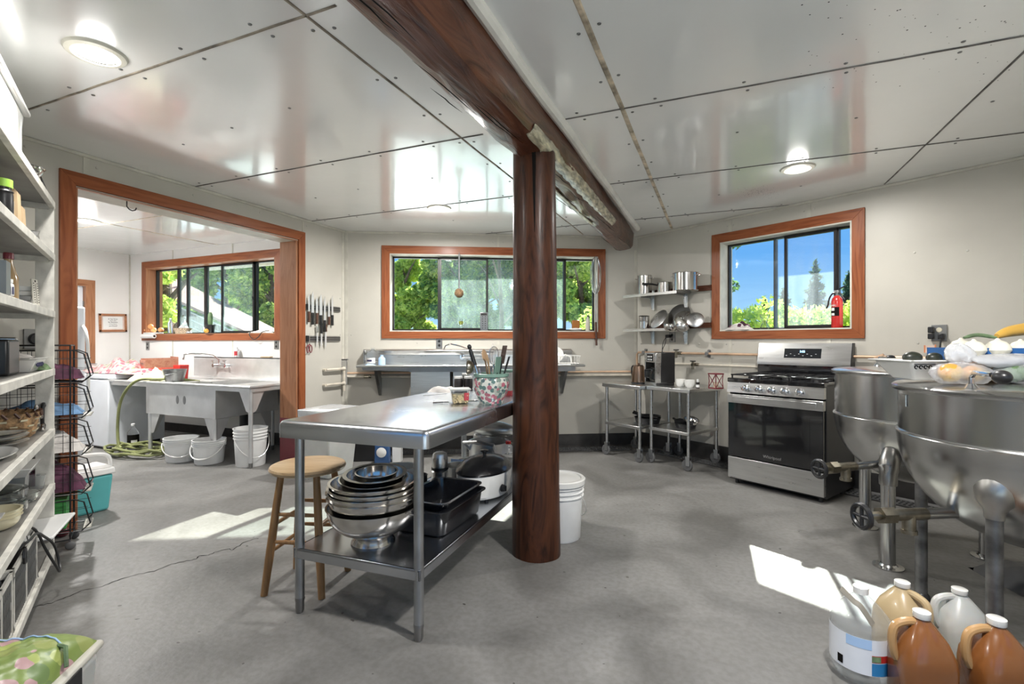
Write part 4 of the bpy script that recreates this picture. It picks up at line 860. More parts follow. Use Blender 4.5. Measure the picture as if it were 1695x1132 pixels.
for x in (.165, .275, .378, .48, .59):
    kx = {0: 0}.get(0); z = .833; kb = MB('chrome').lathe([(0, -.045), (.018, -.045), (.023, -.042), (.024, -.012), (.029, -.006), (.029, 0)], (x, 0, 0), 18, ax='y').cbox((x, -.05, 0), (.008, .018, .038)).build('burner_knob', rg); kb.location = (0, -RD-.012, z)
MB('blackg').box(0, RW_, -RD-.012, -.06, .876, .912).build('cooktop', rg, bevel=.006)
for gx in (.02, .265, .51):
    mb = MB('iron'); gx1 = gx+.228
    mb.tube([(gx, -RD+.02, .938), (gx1, -RD+.02, .938), (gx1, -.09, .938), (gx, -.09, .938)], .006, 6, closed=True)
    for q in range(3): y = -RD+.10+q*.17; mb.box(gx, gx1, y-.005, y+.005, .930, .944)
    mb.box(gx+.11, gx+.12, -RD+.02, -.09, .930, .944)
    for a in (gx+.003, gx1-.003):
        for b in (-RD+.03, -.10): mb.box(a-.005, a+.005, b-.005, b+.005, .912, .938)
    mb.build('grate', rg)
MB('iron').lathe([(0, .925), (.035, .925), (.04, .912)], (.13, -.42, 0), 16).lathe([(0, .925), (.045, .925), (.05, .912)], (.38, -.32, 0), 16).lathe([(0, .925), (.035, .925), (.04, .912)], (.63, -.42, 0), 16).lathe([(0, .925), (.035, .925), (.04, .912)], (.13, -.2, 0), 16).lathe([(0, .925), (.035, .925), (.04, .912)], (.63, -.2, 0), 16).build('burner', rg)
MB('steel').prism([(-.005, .95), (-.005, 1.21), (-.045, 1.21), (-.085, 1.04), (-.085, 1.015), (-.06, 1.01), (-.06, .91), (-.005, .91)], .0, RW_, 'x').build('backguard', rg)
MB('blackg').box(0, RW_, -.070, -.058, .905, 1.015).build('vent_panel', rg); MB('black').prism([(-.007, .95), (-.007, 1.212), (-.047, 1.212), (-.087, 1.04), (-.087, 1.01), (-.007, 1.01)], RW_-.002, RW_+.006, 'x').build('end_cap', rg)
ta = math.atan2(.04, .17); dp = MB('display').box(.235, .535, -.003, .001, .04, .125).build('clock_panel', rg); dp.location = (0, -.085, 1.04); dp.rotation_euler = (-ta, 0, 0)
text('3:05', .026, 'digit', dp, (.385, -.004, .098), (PI/2, 0, 0), name='clock_digits')
mb = MB('label')
for q in range(8): mb.box(.25+.0+q*.034, .262+q*.034, -.0036, -.0032, .075 if q % 2 else .06, .078 if q % 2 else .063)
mb.build('touch_marks', dp)
text('Whirlpool', .034, 'chrome', rg, (RW_/2+.0, -RD-.0135, .285), (PI/2, 0, 0), name='badge')
for x in (.05, RW_-.05):
    for y in (-.06, -RD+.06): MB('black').cyl((x, y, 0), (x, y, .04), .015).build('levelling_foot', rg)
# ================================================================ KETTLES
M['kettled'] = pmat('cast_kettle_bracket', (.40, .39, .37), .34, metal=1, var=.1, scale=8, rvar=.08)
def kettle(lab, c, R, zr, zb, depth, legs, valve, rot=0, lr=.03, flange=True, lid_wide=1.05):
    t = thing('steam_kettle', lab, 'kettle', (c.x, c.y, 0))
    pr = [(R, zr), (R, zb+.012), (R+.008, zb+.006), (R+.010, zb), (R+.006, zb-.008)]
    k = 14
    for i in range(1, k+1): a = PI/2*i/k; pr.append(((R+.004)*math.cos(a), zb-.008-depth*math.sin(a)) if i < k else (0, zb-.008-depth))
    MB('kettle').lathe(pr, n=64).build('bowl', t)
    MB('kettle').lathe([(R*lid_wide-.004, zr-.016), (R*lid_wide, zr-.008), (R*lid_wide, zr+.002), (R*lid_wide-.012, zr+.010), (R*.75, zr+.018), (R*.3, zr+.024), (0, zr+.025)], n=64).lathe([(R*lid_wide-.004, zr-.016), (R-.002, zr-.012)], n=64).build('lid', t)
    for q in legs:
        p = q-c; p = Vector((p.x, p.y, 0)); a = math.atan2(p.y, p.x); rr = p.length; frac = min(.97, rr/(R+.004)); zc = zb-.008-depth*math.sqrt(max(0, 1-frac*frac))
        MB('kettle' if flange else 'galvd').cyl((p.x, p.y, .008 if flange else 0), (p.x, p.y, min(zc, .56 if flange else .69)), lr, n=20).build('leg', t)
        hz_ = .53 if flange else .665; hr = .048 if flange else .064
        MB('kettled').tube([(p.x, p.y, hz_-.085), (p.x, p.y, hz_-.055), (p.x*.985, p.y*.985, hz_-.03), (p.x*.965, p.y*.965, hz_+.01), (p.x*.93, p.y*.93, hz_+.05), (p.x*.88, p.y*.88, hz_+.09), (p.x*.80, p.y*.80, hz_+.11)], [lr*1.2, lr*1.25, hr*.85, hr, hr*.98, hr*.8, hr*.4], 24).build('leg_socket', t)
        MB('kettle').lathe([(0, 0), (lr*2.1, 0), (lr*2.1, .007), (lr*1.3, .010), (lr*1.05, .02)], (p.x, p.y, 0), 24).build('floor_flange', t) if flange else MB('black').lathe([(0, 0), (lr*1.5, 0), (lr*1.3, .02), (lr, .03)], (p.x, p.y, 0), 16).build('rubber_foot', t)
    v0, v1 = valve; d = (v1-v0); d = Vector((d.x, d.y, 0)).normalized(); L = Vector((v1.x-v0.x, v1.y-v0.y)).length; z = v1.z
    o = Vector((v0.x-c.x, v0.y-c.y, z))
    MB('kettle').tube([o-d*.06+Vector((0, 0, .03)), o, o+d*(L*.45)], [.030, .022, .022], 14).build('outlet_pipe', t)
    vb = MB('brass').cyl(o+d*(L*.42), o+d*(L*.72), .024, n=16).cyl(o+d*(L*.72), o+d*(L*.84), .034, n=6).cyl(o+d*(L*.84), o+d*(L*.93), .016, n=12).cyl(o+d*(L*.57), o+d*(L*.57)+Vector((0, 0, -.065)), .024, n=14).cyl(o+d*(L*.57)+Vector((0, 0, -.06)), o+d*(L*.57)+Vector((0, 0, -.075)), .029, n=14).build('draw_off_valve', t)
    e = o+d*L; u = Vector((-d.y, d.x, 0)); ring = [e+u*.045*math.cos(q)+Vector((0, 0, .045*math.sin(q))) for q in [2*PI*i/20 for i in range(20)]]
    MB('black').tube(ring, .010, 8, closed=True).cyl(e-u*.042, e+u*.042, .007).cyl(e-Vector((0, 0, .042)), e+Vector((0, 0, .042)), .007).cyl(o+d*(L*.92), e, .006).build('valve_wheel', vb)
    return t
c1 = C(2.36, 2.90); zc = 1.045
K1 = kettle('farther steam-jacketed steel kettle with closed lid beside the range', c1, .385, zc, .781, .375, [C(2.042, 2.673), C(2.33, 3.249), C(2.69, 2.79)], (C(2.06, 2.76), Vector(C(1.66, 2.66))+Vector((0, 0, .535))), lr=.034)
c2 = C(2.10, 1.97); z2 = 1.03
K2 = kettle('nearest large steel steam kettle with fruit piled on its lid', c2, .44, z2, .83, .42, [C(1.749, 1.785), C(1.949, 2.345), C(2.47, 1.97)], (C(1.86, 2.0), Vector(C(1.385, 1.95))+Vector((0, 0, .53))), lr=.0245, flange=False)
def lidhandle(t, c, a, b, z, s=1.0):
    a = Vector((a.x-c.x, a.y-c.y, z)); b = Vector((b.x-c.x, b.y-c.y, z))
    mb = MB('chrome').lathe([(0, 0), (.03*s, 0), (.02*s, .008), (.012*s, .02)], tuple(a), 16).tube([a, a+Vector((0, 0, .045*s)), a+Vector((0, 0, .062*s))+(b-a)*.1, a+(b-a)*.7+Vector((0, 0, .062*s))], .009*s, 10); h = mb.build('lid_handle', t)
    q = a+(b-a)+Vector((0, 0, .058*s)); d = (b-a).normalized()
    k = MB('black').ball((0, 0, 0), (.036*s, .026*s, .024*s), 16, 12).build('knob', h); k.location = q; k.rotation_euler = (0, 0, math.atan2(d.y, d.x))
lidhandle(K1, c1, at(1454, 606, zc+.02), at(1474, 606, zc+.02), zc+.022, .85)
lidhandle(K2, c2, C(1.75, 1.875), C(1.672, 1.68), z2+.012, 1.0)
pl = MB('kettle').box(-.03, .03, -.002, .002, -.025, .025).build('maker_plate', K2)
pa = C(1.73, 1.75)-c2; ang_ = math.atan2(C(-.33, .12).y, C(-.33, .12).x); pl.location = (math.cos(ang_)*.442, math.sin(ang_)*.442, .97); pl.rotation_euler = (0, 0, ang_+PI/2)
# dark motor-like lump and hoses on the floor behind the near kettle
heap('floor_mat', 'crumpled black hose and mat on the floor behind the nearest kettle', 'mat', Frame(C(2.75, 2.45)[:2], 20), -.3, .3, -.2, .2, .0005, .10, 'rubber', 9)
# ================================================================ ROLLING TABLES BY THE CORNER
def cart(lab, s0, s1, y0=-.62, y1=-.05):
    t = thing('rolling_table', lab, 'table', WR.w(s0, 0, 0), WR.a); w_ = s1-s0; zt = .778
    MB('steel').box(0, w_, y0, y1, zt-.04, zt).build('tabletop', t, bevel=.006)
    MB('steel').box(.02, w_-.02, y0+.02, y1-.02, .335, .365).build('lower_shelf', t, bevel=.004)
    for x in (.035, w_-.035):
        for y in (y0+.04, y1-.04):
            lg = MB('steel').cyl((x, y, .135), (x, y, zt-.04), .0165, n=16).build('leg', t)
            mb = MB('galv').box(x-.02, x+.02, y-.018, y-.012, .05, .13).box(x-.02, x+.02, y+.012, y+.018, .05, .13).box(x-.022, x+.022, y-.02, y+.02, .12, .14); cs = mb.build('caster_fork', lg)
            MB('rubber').lathe([(0, -.011), (.035, -.011), (.05, -.012), (.055, -.006), (.055, .006), (.05, .012), (.035, .011), (0, .011)], (x-.012, y, .055), 24, ax='y').build('wheel', cs)
    return t
CT1 = cart('small steel rolling table in the corner under the coffee maker', .07, .575, -.69, -.12)
CT2 = cart('small steel rolling table next to the range with mugs on it', .58, 1.07, -.60, -.03)
M['blade'] = pmat('knife_blade_steel', (.72, .72, .72), .35, metal=.5, var=.03)
M['strap'] = pmat('taupe_strap', (.24, .22, .18), .6)
M['amberh'] = pmat('amber_handle', (.56, .33, .14), .28, var=.08, trans=.2, coat=.3)
# ================================================================ SMALL THINGS: helpers
def one(mb, name, lab, cat, loc, rz=0, group=None, rot=None, **k):
    o = mb.build(name, **k); place(o, loc, rz, rot); return tag(o, lab, cat, group)
def bowlprof(r, h, rb, th=.002, lip=.006, k=8):
    out = [(0, 0), (rb, 0)]
    for i in range(1, k+1): a = PI/2*i/k; out.append((rb+(r-rb)*math.sin(a), h*(1-math.cos(a))))
    out += [(r+lip, h+.001), (r+lip, h+.003), (r-th, h+.002)]
    for i in range(k-1, 0, -1): a = PI/2*i/k; out.append((rb+(r-rb)*math.sin(a)-th, h*(1-math.cos(a))+th))
    return out+[(0, th)]
def bowl(lab, loc, r, h, rb=None, mat='bowl', rot=None, cat='bowl', name='mixing_bowl', group=None, sx=1, sy=1, lip=.006):
    return one(MB(mat).lathe(bowlprof(r, h, rb or r*.35, lip=lip), n=40, sx=sx, sy=sy), name, lab, cat, loc, rot=rot, group=group)
def bucket(lab, loc, r, h, lid=False, rz=0, bail=True, lab2=False, rb=None):
    t = thing('plastic_bucket', lab, 'bucket', loc, rz); rb = rb or r*.87
    def R(z): return rb+(r-rb)*z/h
    pr = [(0, 0), (rb-.004, 0), (rb, .006), (R(h*.70), h*.70)]
    for q in (.72, .80, .88): pr += [(R(h*q), h*q), (R(h*q)+.008, h*q+.002), (R(h*q)+.008, h*q+.008), (R(h*q), h*q+.010)]
    pr += [(r, h*.97), (r+.007, h*.975), (r+.007, h), (r-.003, h), (rb-.004, .01), (0, .008)]
    MB('white').lathe(pr, n=40).build('pail', t)
    if lid: MB('cer').lathe([(r+.011, h-.025), (r+.013, h+.004), (r+.004, h+.010), (r-.012, h+.009), (r-.018, h+.002), (0, h+.003)], n=40).build('lid', t)
    if bail:
        mb = MB('cer'); A = []
        for i in range(17): a = PI*i/16; A.append((-(R(h*.8)+.012)*math.cos(a), -(r*.98)*math.sin(a)*.62-.25*0, h*.80-.16*math.sin(a)*(h/.3)))
        A = [(x, y-(.02+.38*r*math.sin(PI*i/16)), z) for i, (x, y, z) in enumerate(A)]
        mb.tube(A, .003 if h > .25 else .005, 6); mb.build('bail_handle', t)
        if h <= .25: MB('cer').tube(A[6:11], .009, 8).build('grip', t)
    return t
def wraplabel(r, z0, z1, a0, a1, mat, parent, name='label', n=10, r2=None, off=.0008, sx=1, sy=1):
    mb = MB(mat); vs = []
    for i in range(n+1):
        a = math.radians(a0+(a1-a0)*i/n)
        for z, rr in ((z0, r), (z1, r2 or r)): vs.append(((rr+off)*math.cos(a)*sx, (rr+off)*math.sin(a)*sy, z))
    mb.add(vs, [(2*i, 2*i+2, 2*i+3, 2*i+1) for i in range(n)]); return mb.build(name, parent, fixn=False)
def bottle(lab, loc, r, h, mat, cap, neck=.35, cr=.4, name='bottle', cat='bottle', rz=0, lmat=None, flat=1.0, caph=.08, lz=(.2, .55), la=(-150, -30), group=None, shoulder=.62):
    t = thing(name, lab, cat, loc, rz, group)
    pr = [(0, 0), (r*.93, 0), (r, h*.03), (r, h*shoulder), (r*.94, h*(shoulder+.06)), (r*neck*1.3, h*(1-caph-.1)), (r*neck, h*(1-caph-.04)), (r*neck, h*(1-caph)), (0, h*(1-caph))]
    MB(mat).lathe(pr, n=24, sy=flat).build('body', t)
    MB(cap).lathe([(r*cr, h*(1-caph)), (r*cr, h*.995), (r*cr*.9, h), (0, h)], n=20, sy=flat if cr > .5 else 1).lathe([(0, h*(1-caph)), (r*cr, h*(1-caph))], n=20).build('cap', t)
    if lmat: wraplabel(r, h*lz[0], h*lz[1], la[0], la[1], lmat, t, sy=flat)
    return t
def outlet(lab, fr, x, z, cover='plate', name='wall_outlet', w_=.07, h_=.115, sock_='black'):
    t = thing(name, lab, 'outlet', fr.w(x, 0, z), fr.a)
    MB(cover).box(-w_/2, w_/2, -.008, 0, -h_/2, h_/2).build('cover_plate', t, bevel=.002)
    for q in (-.024, .024): MB(sock_).lathe([(0, -.011), (.013, -.011), (.015, -.008)], (0, 0, q), 16, ax='y').build('socket', t)
    return t
# ================================================================ UNDER THE WORK TABLE
c = C(-.644, 2.285); t = thing('footed_colander', 'large footed steel colander at the bottom of the bowl stack', 'colander', (c.x, c.y, SZ))
MB('bowl').lathe([(.098, 0), (.10, .004), (.085, .03), (.070, .045)], n=40).build('foot_ring', t)
MB('bowl').lathe([(z[0], z[1]+.045) for z in bowlprof(.205, .125, .07)], n=48).build('bowl', t)
MB('bowl').tube([(-.205, -.03, .165), (-.235, -.02, .16), (-.235, .02, .16), (-.205, .03, .165)], .004, 8).tube([(.205, -.03, .165), (.235, -.02, .16), (.235, .02, .16), (.205, .03, .165)], .004, 8).build('loop_handle', t)
nest = [(.197, .120, .095, 'steel mixing bowl nested directly in the footed colander'), (.200, .120, .120, 'wide steel mixing bowl, third rim up from the colander'), (.196, .118, .142, 'steel mixing bowl, fourth rim up from the colander'), (.190, .115, .166, 'wide-rimmed steel mixing bowl, the highest of the big nested ones')]
for r, h, z, lb in nest: bowl(lb, (c.x, c.y, SZ+z), r, h, .06, group='mixing bowls nested under the work table', lip=.010)
bowl('tilted medium steel bowl near the top of the nested stack', (c.x+.01, c.y-.01, SZ+.215), .150, .085, .05, group='mixing bowls nested under the work table', rot=(.05, .04, 0))
bowl('steel bowl with broad flat rim inside the tilted medium bowl', (c.x+.012, c.y-.0, SZ+.238), .128, .080, .05, group='mixing bowls nested under the work table', rot=(.06, .03, 0), lip=.016)
bowl('smallest deep steel bowl at the very top of the nested stack', (c.x+.02, c.y+.0, SZ+.250), .092, .075, .05, group='mixing bowls nested under the work table', rot=(.04, .02, 0))
c = C(-.60, 2.66); t = thing('measuring_pitcher', 'translucent plastic measuring pitcher behind the nested bowls', 'pitcher', (c.x, c.y, SZ), TH)
MB('milky').lathe([(0, 0), (.055, 0), (.058, .01), (.085, .25), (.088, .255), (.083, .252), (.055, .012), (0, .010)], n=32).build('body', t)
MB('milky').tube([(-.082, 0, .225), (-.115, 0, .235), (-.130, 0, .20), (-.128, 0, .11), (-.105, 0, .065), (-.066, 0, .065)], .010, 10).build('handle', t)
mb = MB('label')
for k in range(9):
    for s_ in (-1, 1):
        z = .05+.022*k; rr = .058+.027*z/.25+.001; a = math.radians(-90+s_*28); mb.tube([(rr*math.cos(a+q*.05), rr*math.sin(a+q*.05), z) for q in range(-3, 4)], .0012, 4)
mb.build('scale_marks', t)['kind'] = 'stuff'
c = C(-.52, 2.78); one(MB('black').lathe([(0, 0), (.04, 0), (.042, .17), (.046, .175), (.04, .178), (.036, .17), (.036, .02), (0, .02)], n=24), 'tumbler', 'black tumbler between measuring pitcher and table leg', 'cup', (c.x, c.y, SZ))
c = C(-.425, 2.90); t = thing('vacuum_flask', 'brushed steel vacuum flask with black band under the work table', 'flask', (c.x, c.y, SZ))
MB('steel').lathe([(0, 0), (.048, 0), (.05, .005), (.05, .165), (.044, .172)], n=32).build('body', t); MB('black').lathe([(.044, .172), (.051, .176), (.051, .186), (.045, .19)], n=32).build('band', t)
MB('steel').lathe([(.046, .189), (.047, .24), (.040, .268), (.025, .276), (0, .277)], n=32).build('cup_lid', t)
c = C(-.33, 3.05); t = thing('sauce_pot', 'small dull metal pot behind the vacuum flask', 'pot', (c.x, c.y, SZ)); MB('alu').lathe(bowlprof(.085, .16, .07), n=32).build('body', t)
c = C(-.16, 3.38); t = thing('stock_pot', 'large pale metal pot standing at the back of the lower shelf', 'pot', (c.x, c.y, SZ)); MB('alu').lathe([(0, 0), (.13, 0), (.135, .01), (.135, .24), (.142, .245), (.131, .243), (.131, .012), (0, .01)], n=36).build('body', t)
MB('alu').tube([(-.10, -.09, .20), (-.12, -.13, .25), (.0, -.17, .27), (.10, -.14, .25), (.09, -.09, .20)], .012, 8).build('bail', t)
def pan(lab, loc, rz, L_, W_, h, hd=False):
    t = thing('roasting_pan', lab, 'roasting pan', loc, rz); mb = MB('enamel')
    def rr(l, w_, z, r=.045, n=6): return [(sx*(l/2-r)+r*math.cos(math.radians(a0+90*i/(n-1))), sy*(w_/2-r)+r*math.sin(math.radians(a0+90*i/(n-1))), z) for sx, sy, a0 in ((1, 1, 0), (-1, 1, 90), (-1, -1, 180), (1, -1, 270)) for i in range(n)]
    rings = [rr(L_-.05, W_-.05, 0), rr(L_-.03, W_-.03, .012), rr(L_, W_, h), rr(L_+.03, W_+.03, h+.002), rr(L_+.03, W_+.03, h+.006), rr(L_-.004, W_-.004, h+.004), rr(L_-.036, W_-.036, .014), rr(L_-.05, W_-.05, .012)]
    n = 24; fs = [(j*n+i, j*n+(i+1) % n, (j+1)*n+(i+1) % n, (j+1)*n+i) for j in range(7) for i in range(n)]+[tuple(range(n))[::-1], tuple(range(7*n, 8*n))]
    mb.add(sum(rings, []), fs).build('tray', t, ang=60)
    if hd:
        for s_ in (-1, 1): MB('enamel').tube([(s_*(L_/2), -.06, h), (s_*(L_/2+.03), -.05, h), (s_*(L_/2+.03), .05, h), (s_*(L_/2), .06, h)], .006, 8).build('side_handle', t)
    return t
pc = TB.w(.135, .56, 0)
pan('lower black enamel roasting pan on the table shelf, under its twin', (pc.x, pc.y, SZ), TB.a+PI/2-.05, .44, .30, .125, True)
pan('upper speckled black roasting pan nested inside another on the table shelf', (pc.x+.008, pc.y, SZ+.038), TB.a+PI/2-.03, .40, .262, .120)
rc = TB.w(.17, 1.06, 0); t = thing('roaster_oven', 'oval cream electric roaster oven with domed black lid', 'roaster', (rc.x, rc.y, SZ+.0), TB.a+PI/2-.1)
MB('cer').lathe([(0, .015), (.19, .015), (.205, .03), (.215, .15), (.212, .155), (0, .15)], n=44, sy=.70).build('body', t)
MB('lid').lathe([(.218, .152), (.222, .163), (.205, .185), (.15, .215), (.08, .232), (0, .237)], n=44, sy=.70).build('lid', t); MB('lid').lathe([(.012, .235), (.012, .25), (.026, .258), (.026, .266), (0, .27)], n=20).build('lid_knob', t)
MB('black').lathe([(0, -.02), (.018, -.02), (.022, 0)], (0, 0, 0), 16, ax='y').cbox((0, -.024, 0), (.006, .012, .03)).build('dial', t).location = (-.06, -.15, .07)
MB('black').tube([(-.20, -.04, .10), (-.235, -.03, .105), (-.235, .03, .105), (-.20, .04, .10)], .006, 8).build('side_handle', t); MB('black').cyl((-.12, -.08, 0), (-.12, -.08, .02), .012).cyl((.12, -.08, 0), (.12, -.08, .02), .012).cyl((-.12, .08, 0), (-.12, .08, .02), .012).cyl((.12, .08, 0), (.12, .08, .02), .012).build('feet', t)
cc = TB.w(.19, 1.42, 0); bucket('white lidded plastic pail on the table shelf beside the post', (cc.x, cc.y, SZ), .12, .17, lid=True, bail=False)
t = thing('bottle', 'small clear bottle with red cap on the white pail lid', 'bottle', (cc.x+.01, cc.y-.02, SZ+.174)); MB('clearp').lathe([(0, 0), (.03, 0), (.03, .05), (.015, .065), (0, .065)], n=20).build('body', t); MB('red').lathe([(0, .065), (.018, .065), (.018, .085), (0, .085)], n=18).build('cap', t)
cc = TB.w(-.02, 1.22, 0); mb = MB('bluel')
t = thing('folded_paper', 'pale blue folded papers standing between pots on the lower shelf', 'paper', (cc.x, cc.y, SZ+.001), TB.a); MB('bluel').box(-.12, 0, 0, .003, 0, .15).box(-.12, -.117, -.08, 0, 0, .13).box(0, .12, .0, .003, 0, .17).box(.0, .003, -.07, 0, 0, .16).build('sheet', t)
cc = TB.w(-.02, 1.62, 0); t = thing('stand_mixer', 'silver stand mixer with steel bowl at the far end of the lower shelf', 'mixer', (cc.x, cc.y, SZ), TB.a)
MB('alu').box(-.12, .16, -.09, .09, 0, .03).tube([(-.09, 0, .03), (-.09, 0, .25)], [.05, .045], 16).build('stand', t, bevel=.006); MB('alu').ball((.02, 0, .29), (.17, .065, .06), 24, 14).build('motor_head', t); MB('bowl').lathe([(0, .035), (.06, .035), (.10, .09), (.11, .18), (.105, .18)], (.08, 0, 0), n=32).build('bowl', t); MB('black').ball((.19, 0, .30), (.015, .02, .02)).build('knob', t)
cc = C(-.30, 3.40); t = thing('enamel_dish', 'pale dish with blue band low behind the vacuum flask', 'dish', (cc.x, cc.y, SZ)); MB('cer').lathe(bowlprof(.10, .10, .06), n=32).build('body', t); wraplabel(.095, .06, .085, 180, 360, 'labelb', t, 'blue_band', 20, r2=.10)
# ================================================================ ON THE WORK TABLE
p = at(813, 667.5, TT); vp = p; t = thing('flower_pot', 'round porcelain pot painted with flowers, holding cooking utensils', 'pot', (p.x, p.y, TT))
MB('vase').lathe([(0, 0), (.066, 0), (.070, .006), (.072, .02), (.098, .075), (.104, .105), (.100, .135), (.092, .150)], n=44).build('body', t)
MB('green').lathe([(.092, .150), (.100, .155), (.101, .170), (.094, .172), (.088, .165), (.090, .148), (.095, .10), (.06, .02), (0, .02)], n=44).build('rim', t)
pz = TT+.022
def stick(name, lab, cat, dx, dd, px, py, mb_fn, mat, h=None, grp=None):
    """utensil standing in the pot: foot near the pot bottom, head towards the pixel direction"""
    f0 = Vector((vp.x, vp.y, pz))+C(dx, dd)
    d = Vector(C(0, 1)); hz = 0
    dist = (C(-.119, 2.81)-Vector((0, 0, 0))).length
    tp = C((px-CX)/FPX*2.81, 2.81+dd*2, H-(py-CY)/FPX*2.81)
    v = tp-f0; t = thing(name, lab, cat, f0, 0); t.rotation_euler = v.to_track_quat('Z', 'Y').to_euler(); mb_fn(t, v.length, mat); return t
def u_spoon(t, L_, mat):
    MB(mat).cyl((0, 0, 0), (0, 0, L_-.05), .0055, .005, 10).build('handle', t); MB(mat).ball((0, 0, L_-.03), (.024, .006, .036), 14, 10).build('spoon_head', t)
def u_spat(t, L_, mat):
    MB('black' if mat != 'spoon' else mat).cyl((0, 0, 0), (0, 0, L_-.09), .006, .005, 8).build('handle', t); MB(mat).box(-.034, .034, -.002, .002, L_-.10, L_).build('blade', t, bevel=.0015)
def u_slot(t, L_, mat):
    MB('black').cyl((0, 0, 0), (0, 0, L_-.09), .005, .005, 8).build('handle', t); mb = MB(mat)
    for k in range(5): mb.box(-.036+k*.0165, -.028+k*.0165, -.0015, .0015, L_-.10, L_)
    mb.box(-.036, .038, -.0015, .0015, L_-.105, L_-.095).box(-.036, .038, -.0015, .0015, L_-.008, L_).box(-.036, .038, -.0015, .0015, L_-.055, L_-.045).build('slotted_blade', t)
def u_ladle(t, L_, mat):
    MB('chrome').cyl((0, 0, 0), (0, 0, L_-.03), .004, .004, 8).build('handle', t); MB(mat).t((0, -.03, L_-.02), (1.3, 0, 0)).lathe(bowlprof(.042, .035, .01), n=24).build('ladle_cup', t)
def u_whisk(t, L_, mat):
    MB('chrome').cyl((0, 0, 0), (0, 0, L_-.11), .006, n=10).build('handle', t); mb = MB('chrome')
    for k in range(5):
        a = PI*k/5; mb.tube([(.03*math.sin(q)*math.cos(a)*(1 if q < PI else 1), .03*math.sin(q)*math.sin(a), L_-.11+.055*(1-math.cos(q/1))) for q in [PI*2*i/16 for i in range(9)]]+[], .0012, 5); mb.tube([(-.03*math.sin(q)*math.cos(a), -.03*math.sin(q)*math.sin(a), L_-.11+.055*(1-math.cos(q))) for q in [PI*2*i/16 for i in range(9)]], .0012, 5)
    mb.build('wires', t)
def u_blend(t, L_, mat):
    MB('chrome').cyl((0, 0, 0), (0, 0, L_-.10), .010, n=12).build('shaft', t); MB('black').tube([(0, 0, L_-.12), (0, 0, L_-.03), (0, 0, L_-.025)], [.013, .011, .006], 12).build('grip', t); MB('black').ball((0, 0, L_-.012), (.013, .013, .016), 12, 8).build('knob', t)
stick('meat_baster', 'black and chrome tube utensil leaning left in the flower pot', 'utensil', -.035, 0, 776, 571, u_blend, 'black')
stick('ladle', 'round metal ladle leaning left at the front of the flower pot', 'ladle', -.025, -.02, 792, 600, u_ladle, 'brass')
stick('wooden_spoon', 'broad wooden spoon standing in the flower pot behind the ladle', 'spoon', .0, .02, 800, 580, u_spoon, 'spoon')
stick('wooden_spoon', 'narrow wooden spoon upright in the middle of the flower pot', 'spoon', .01, -.01, 807, 588, u_spoon, 'spoon')
stick('wire_whisk', 'steel wire whisk standing in the middle of the flower pot', 'whisk', .01, .03, 817, 573, u_whisk, 'chrome')
stick('slotted_turner', 'large brown slotted turner, the tallest utensil in the flower pot', 'spatula', .02, .01, 836, 572, u_slot, 'handle')
stick('spatula', 'sage green rubber spatula leaning right in the flower pot', 'spatula', .015, -.025, 826, 590, u_spat, 'green')
stick('slotted_turner', 'small black slotted turner leaning furthest right in the flower pot', 'spatula', .03, -.02, 843, 590, u_slot, 'black')
p = at(760, 668, TT)+C(0, .035); t = thing('nut_tub', 'clear square tub of pale chickpeas with red label', 'tub', (p.x, p.y, TT), TH+.2)
MB('clearp').tbox((0, 0), (.085, .085), (.108, .108), 0, .078).build('tub', t, bevel=.006); MB('pea').tbox((0, 0), (.079, .079), (.096, .096), .003, .055).build('contents', t, bevel=.006); MB('milky').box(-.060, .060, -.060, .060, .078, .084).build('lid', t, bevel=.003)
MB('redl').add([(.022, -.0535, .02), (.043, -.0435-.003, .005), (.052, -.0535, .06), (.022, -.0535, .06)], [(0, 1, 2, 3)]).build('label', t) if False else MB('redl').box(.020, .046, -.0550, -.0538, .02, .062).build('label', t)
mb = MB('pea')
for k in range(60): mb.ball((random.uniform(-.04, .04), -.046+random.uniform(-.002, .002)-.004*k/60, .006+.046*k/60), .0052, 6, 5)
o = mb.build('chickpeas', t); o['kind'] = 'stuff'
for k, (px, py, lb) in enumerate(((759, 645, 'dark preserve jar with pale lid, left one behind the tub'), (775, 645, 'dark preserve jar with pale lid next to the flower pot'), (771, 638, 'dark preserve jar standing behind the other two'))):
    p = at(px, py, TT); t = thing('preserve_jar', lb, 'jar', (p.x, p.y, TT), 0, 'dark preserve jars on the work table')
    MB('dark').lathe([(0, 0), (.031, 0), (.033, .006), (.033, .075), (.028, .083), (0, .083)], n=24).build('glass', t); MB('cer').lathe([(.031, .083), (.032, .097), (.028, .099), (0, .099)], n=24).lathe([(0, .083), (.031, .083)], n=24).build('lid', t)
p = at(847, 661, TT)+C(-.0, .25); t = thing('storage_box', 'clear lidded box with red bottom half hidden behind the flower pot', 'box', (TB.w(.20, 1.36)[0], TB.w(.20, 1.36)[1], TT), TB.a); MB('milky').box(-.05, .05, -.05, .05, 0, .15).build('box', t, bevel=.004); MB('green').box(-.053, .053, -.053, .053, .15, .165).build('lid', t, bevel=.003); MB('redl').box(-.0515, .0515, -.0515, .0515, .0, .03).build('base_band', t)
heap('dish_towel', 'crumpled pale towel on the work table behind the tub', 'towel', Frame(at(733, 648, TT)[:2], 10), -.10, .10, -.06, .06, TT, .035, 'cloth', 12)
p = at(705, 652.5, TT); one(MB('steel').prism([(-.10, -.012), (.08, -.016), (.10, 0), (.08, .004), (-.10, .006)], .0, .0018), 'knife_blade', 'thin flat blade lying at the left table edge by the towel', 'knife', (p.x+.06, p.y+.02, TT), 1.2)
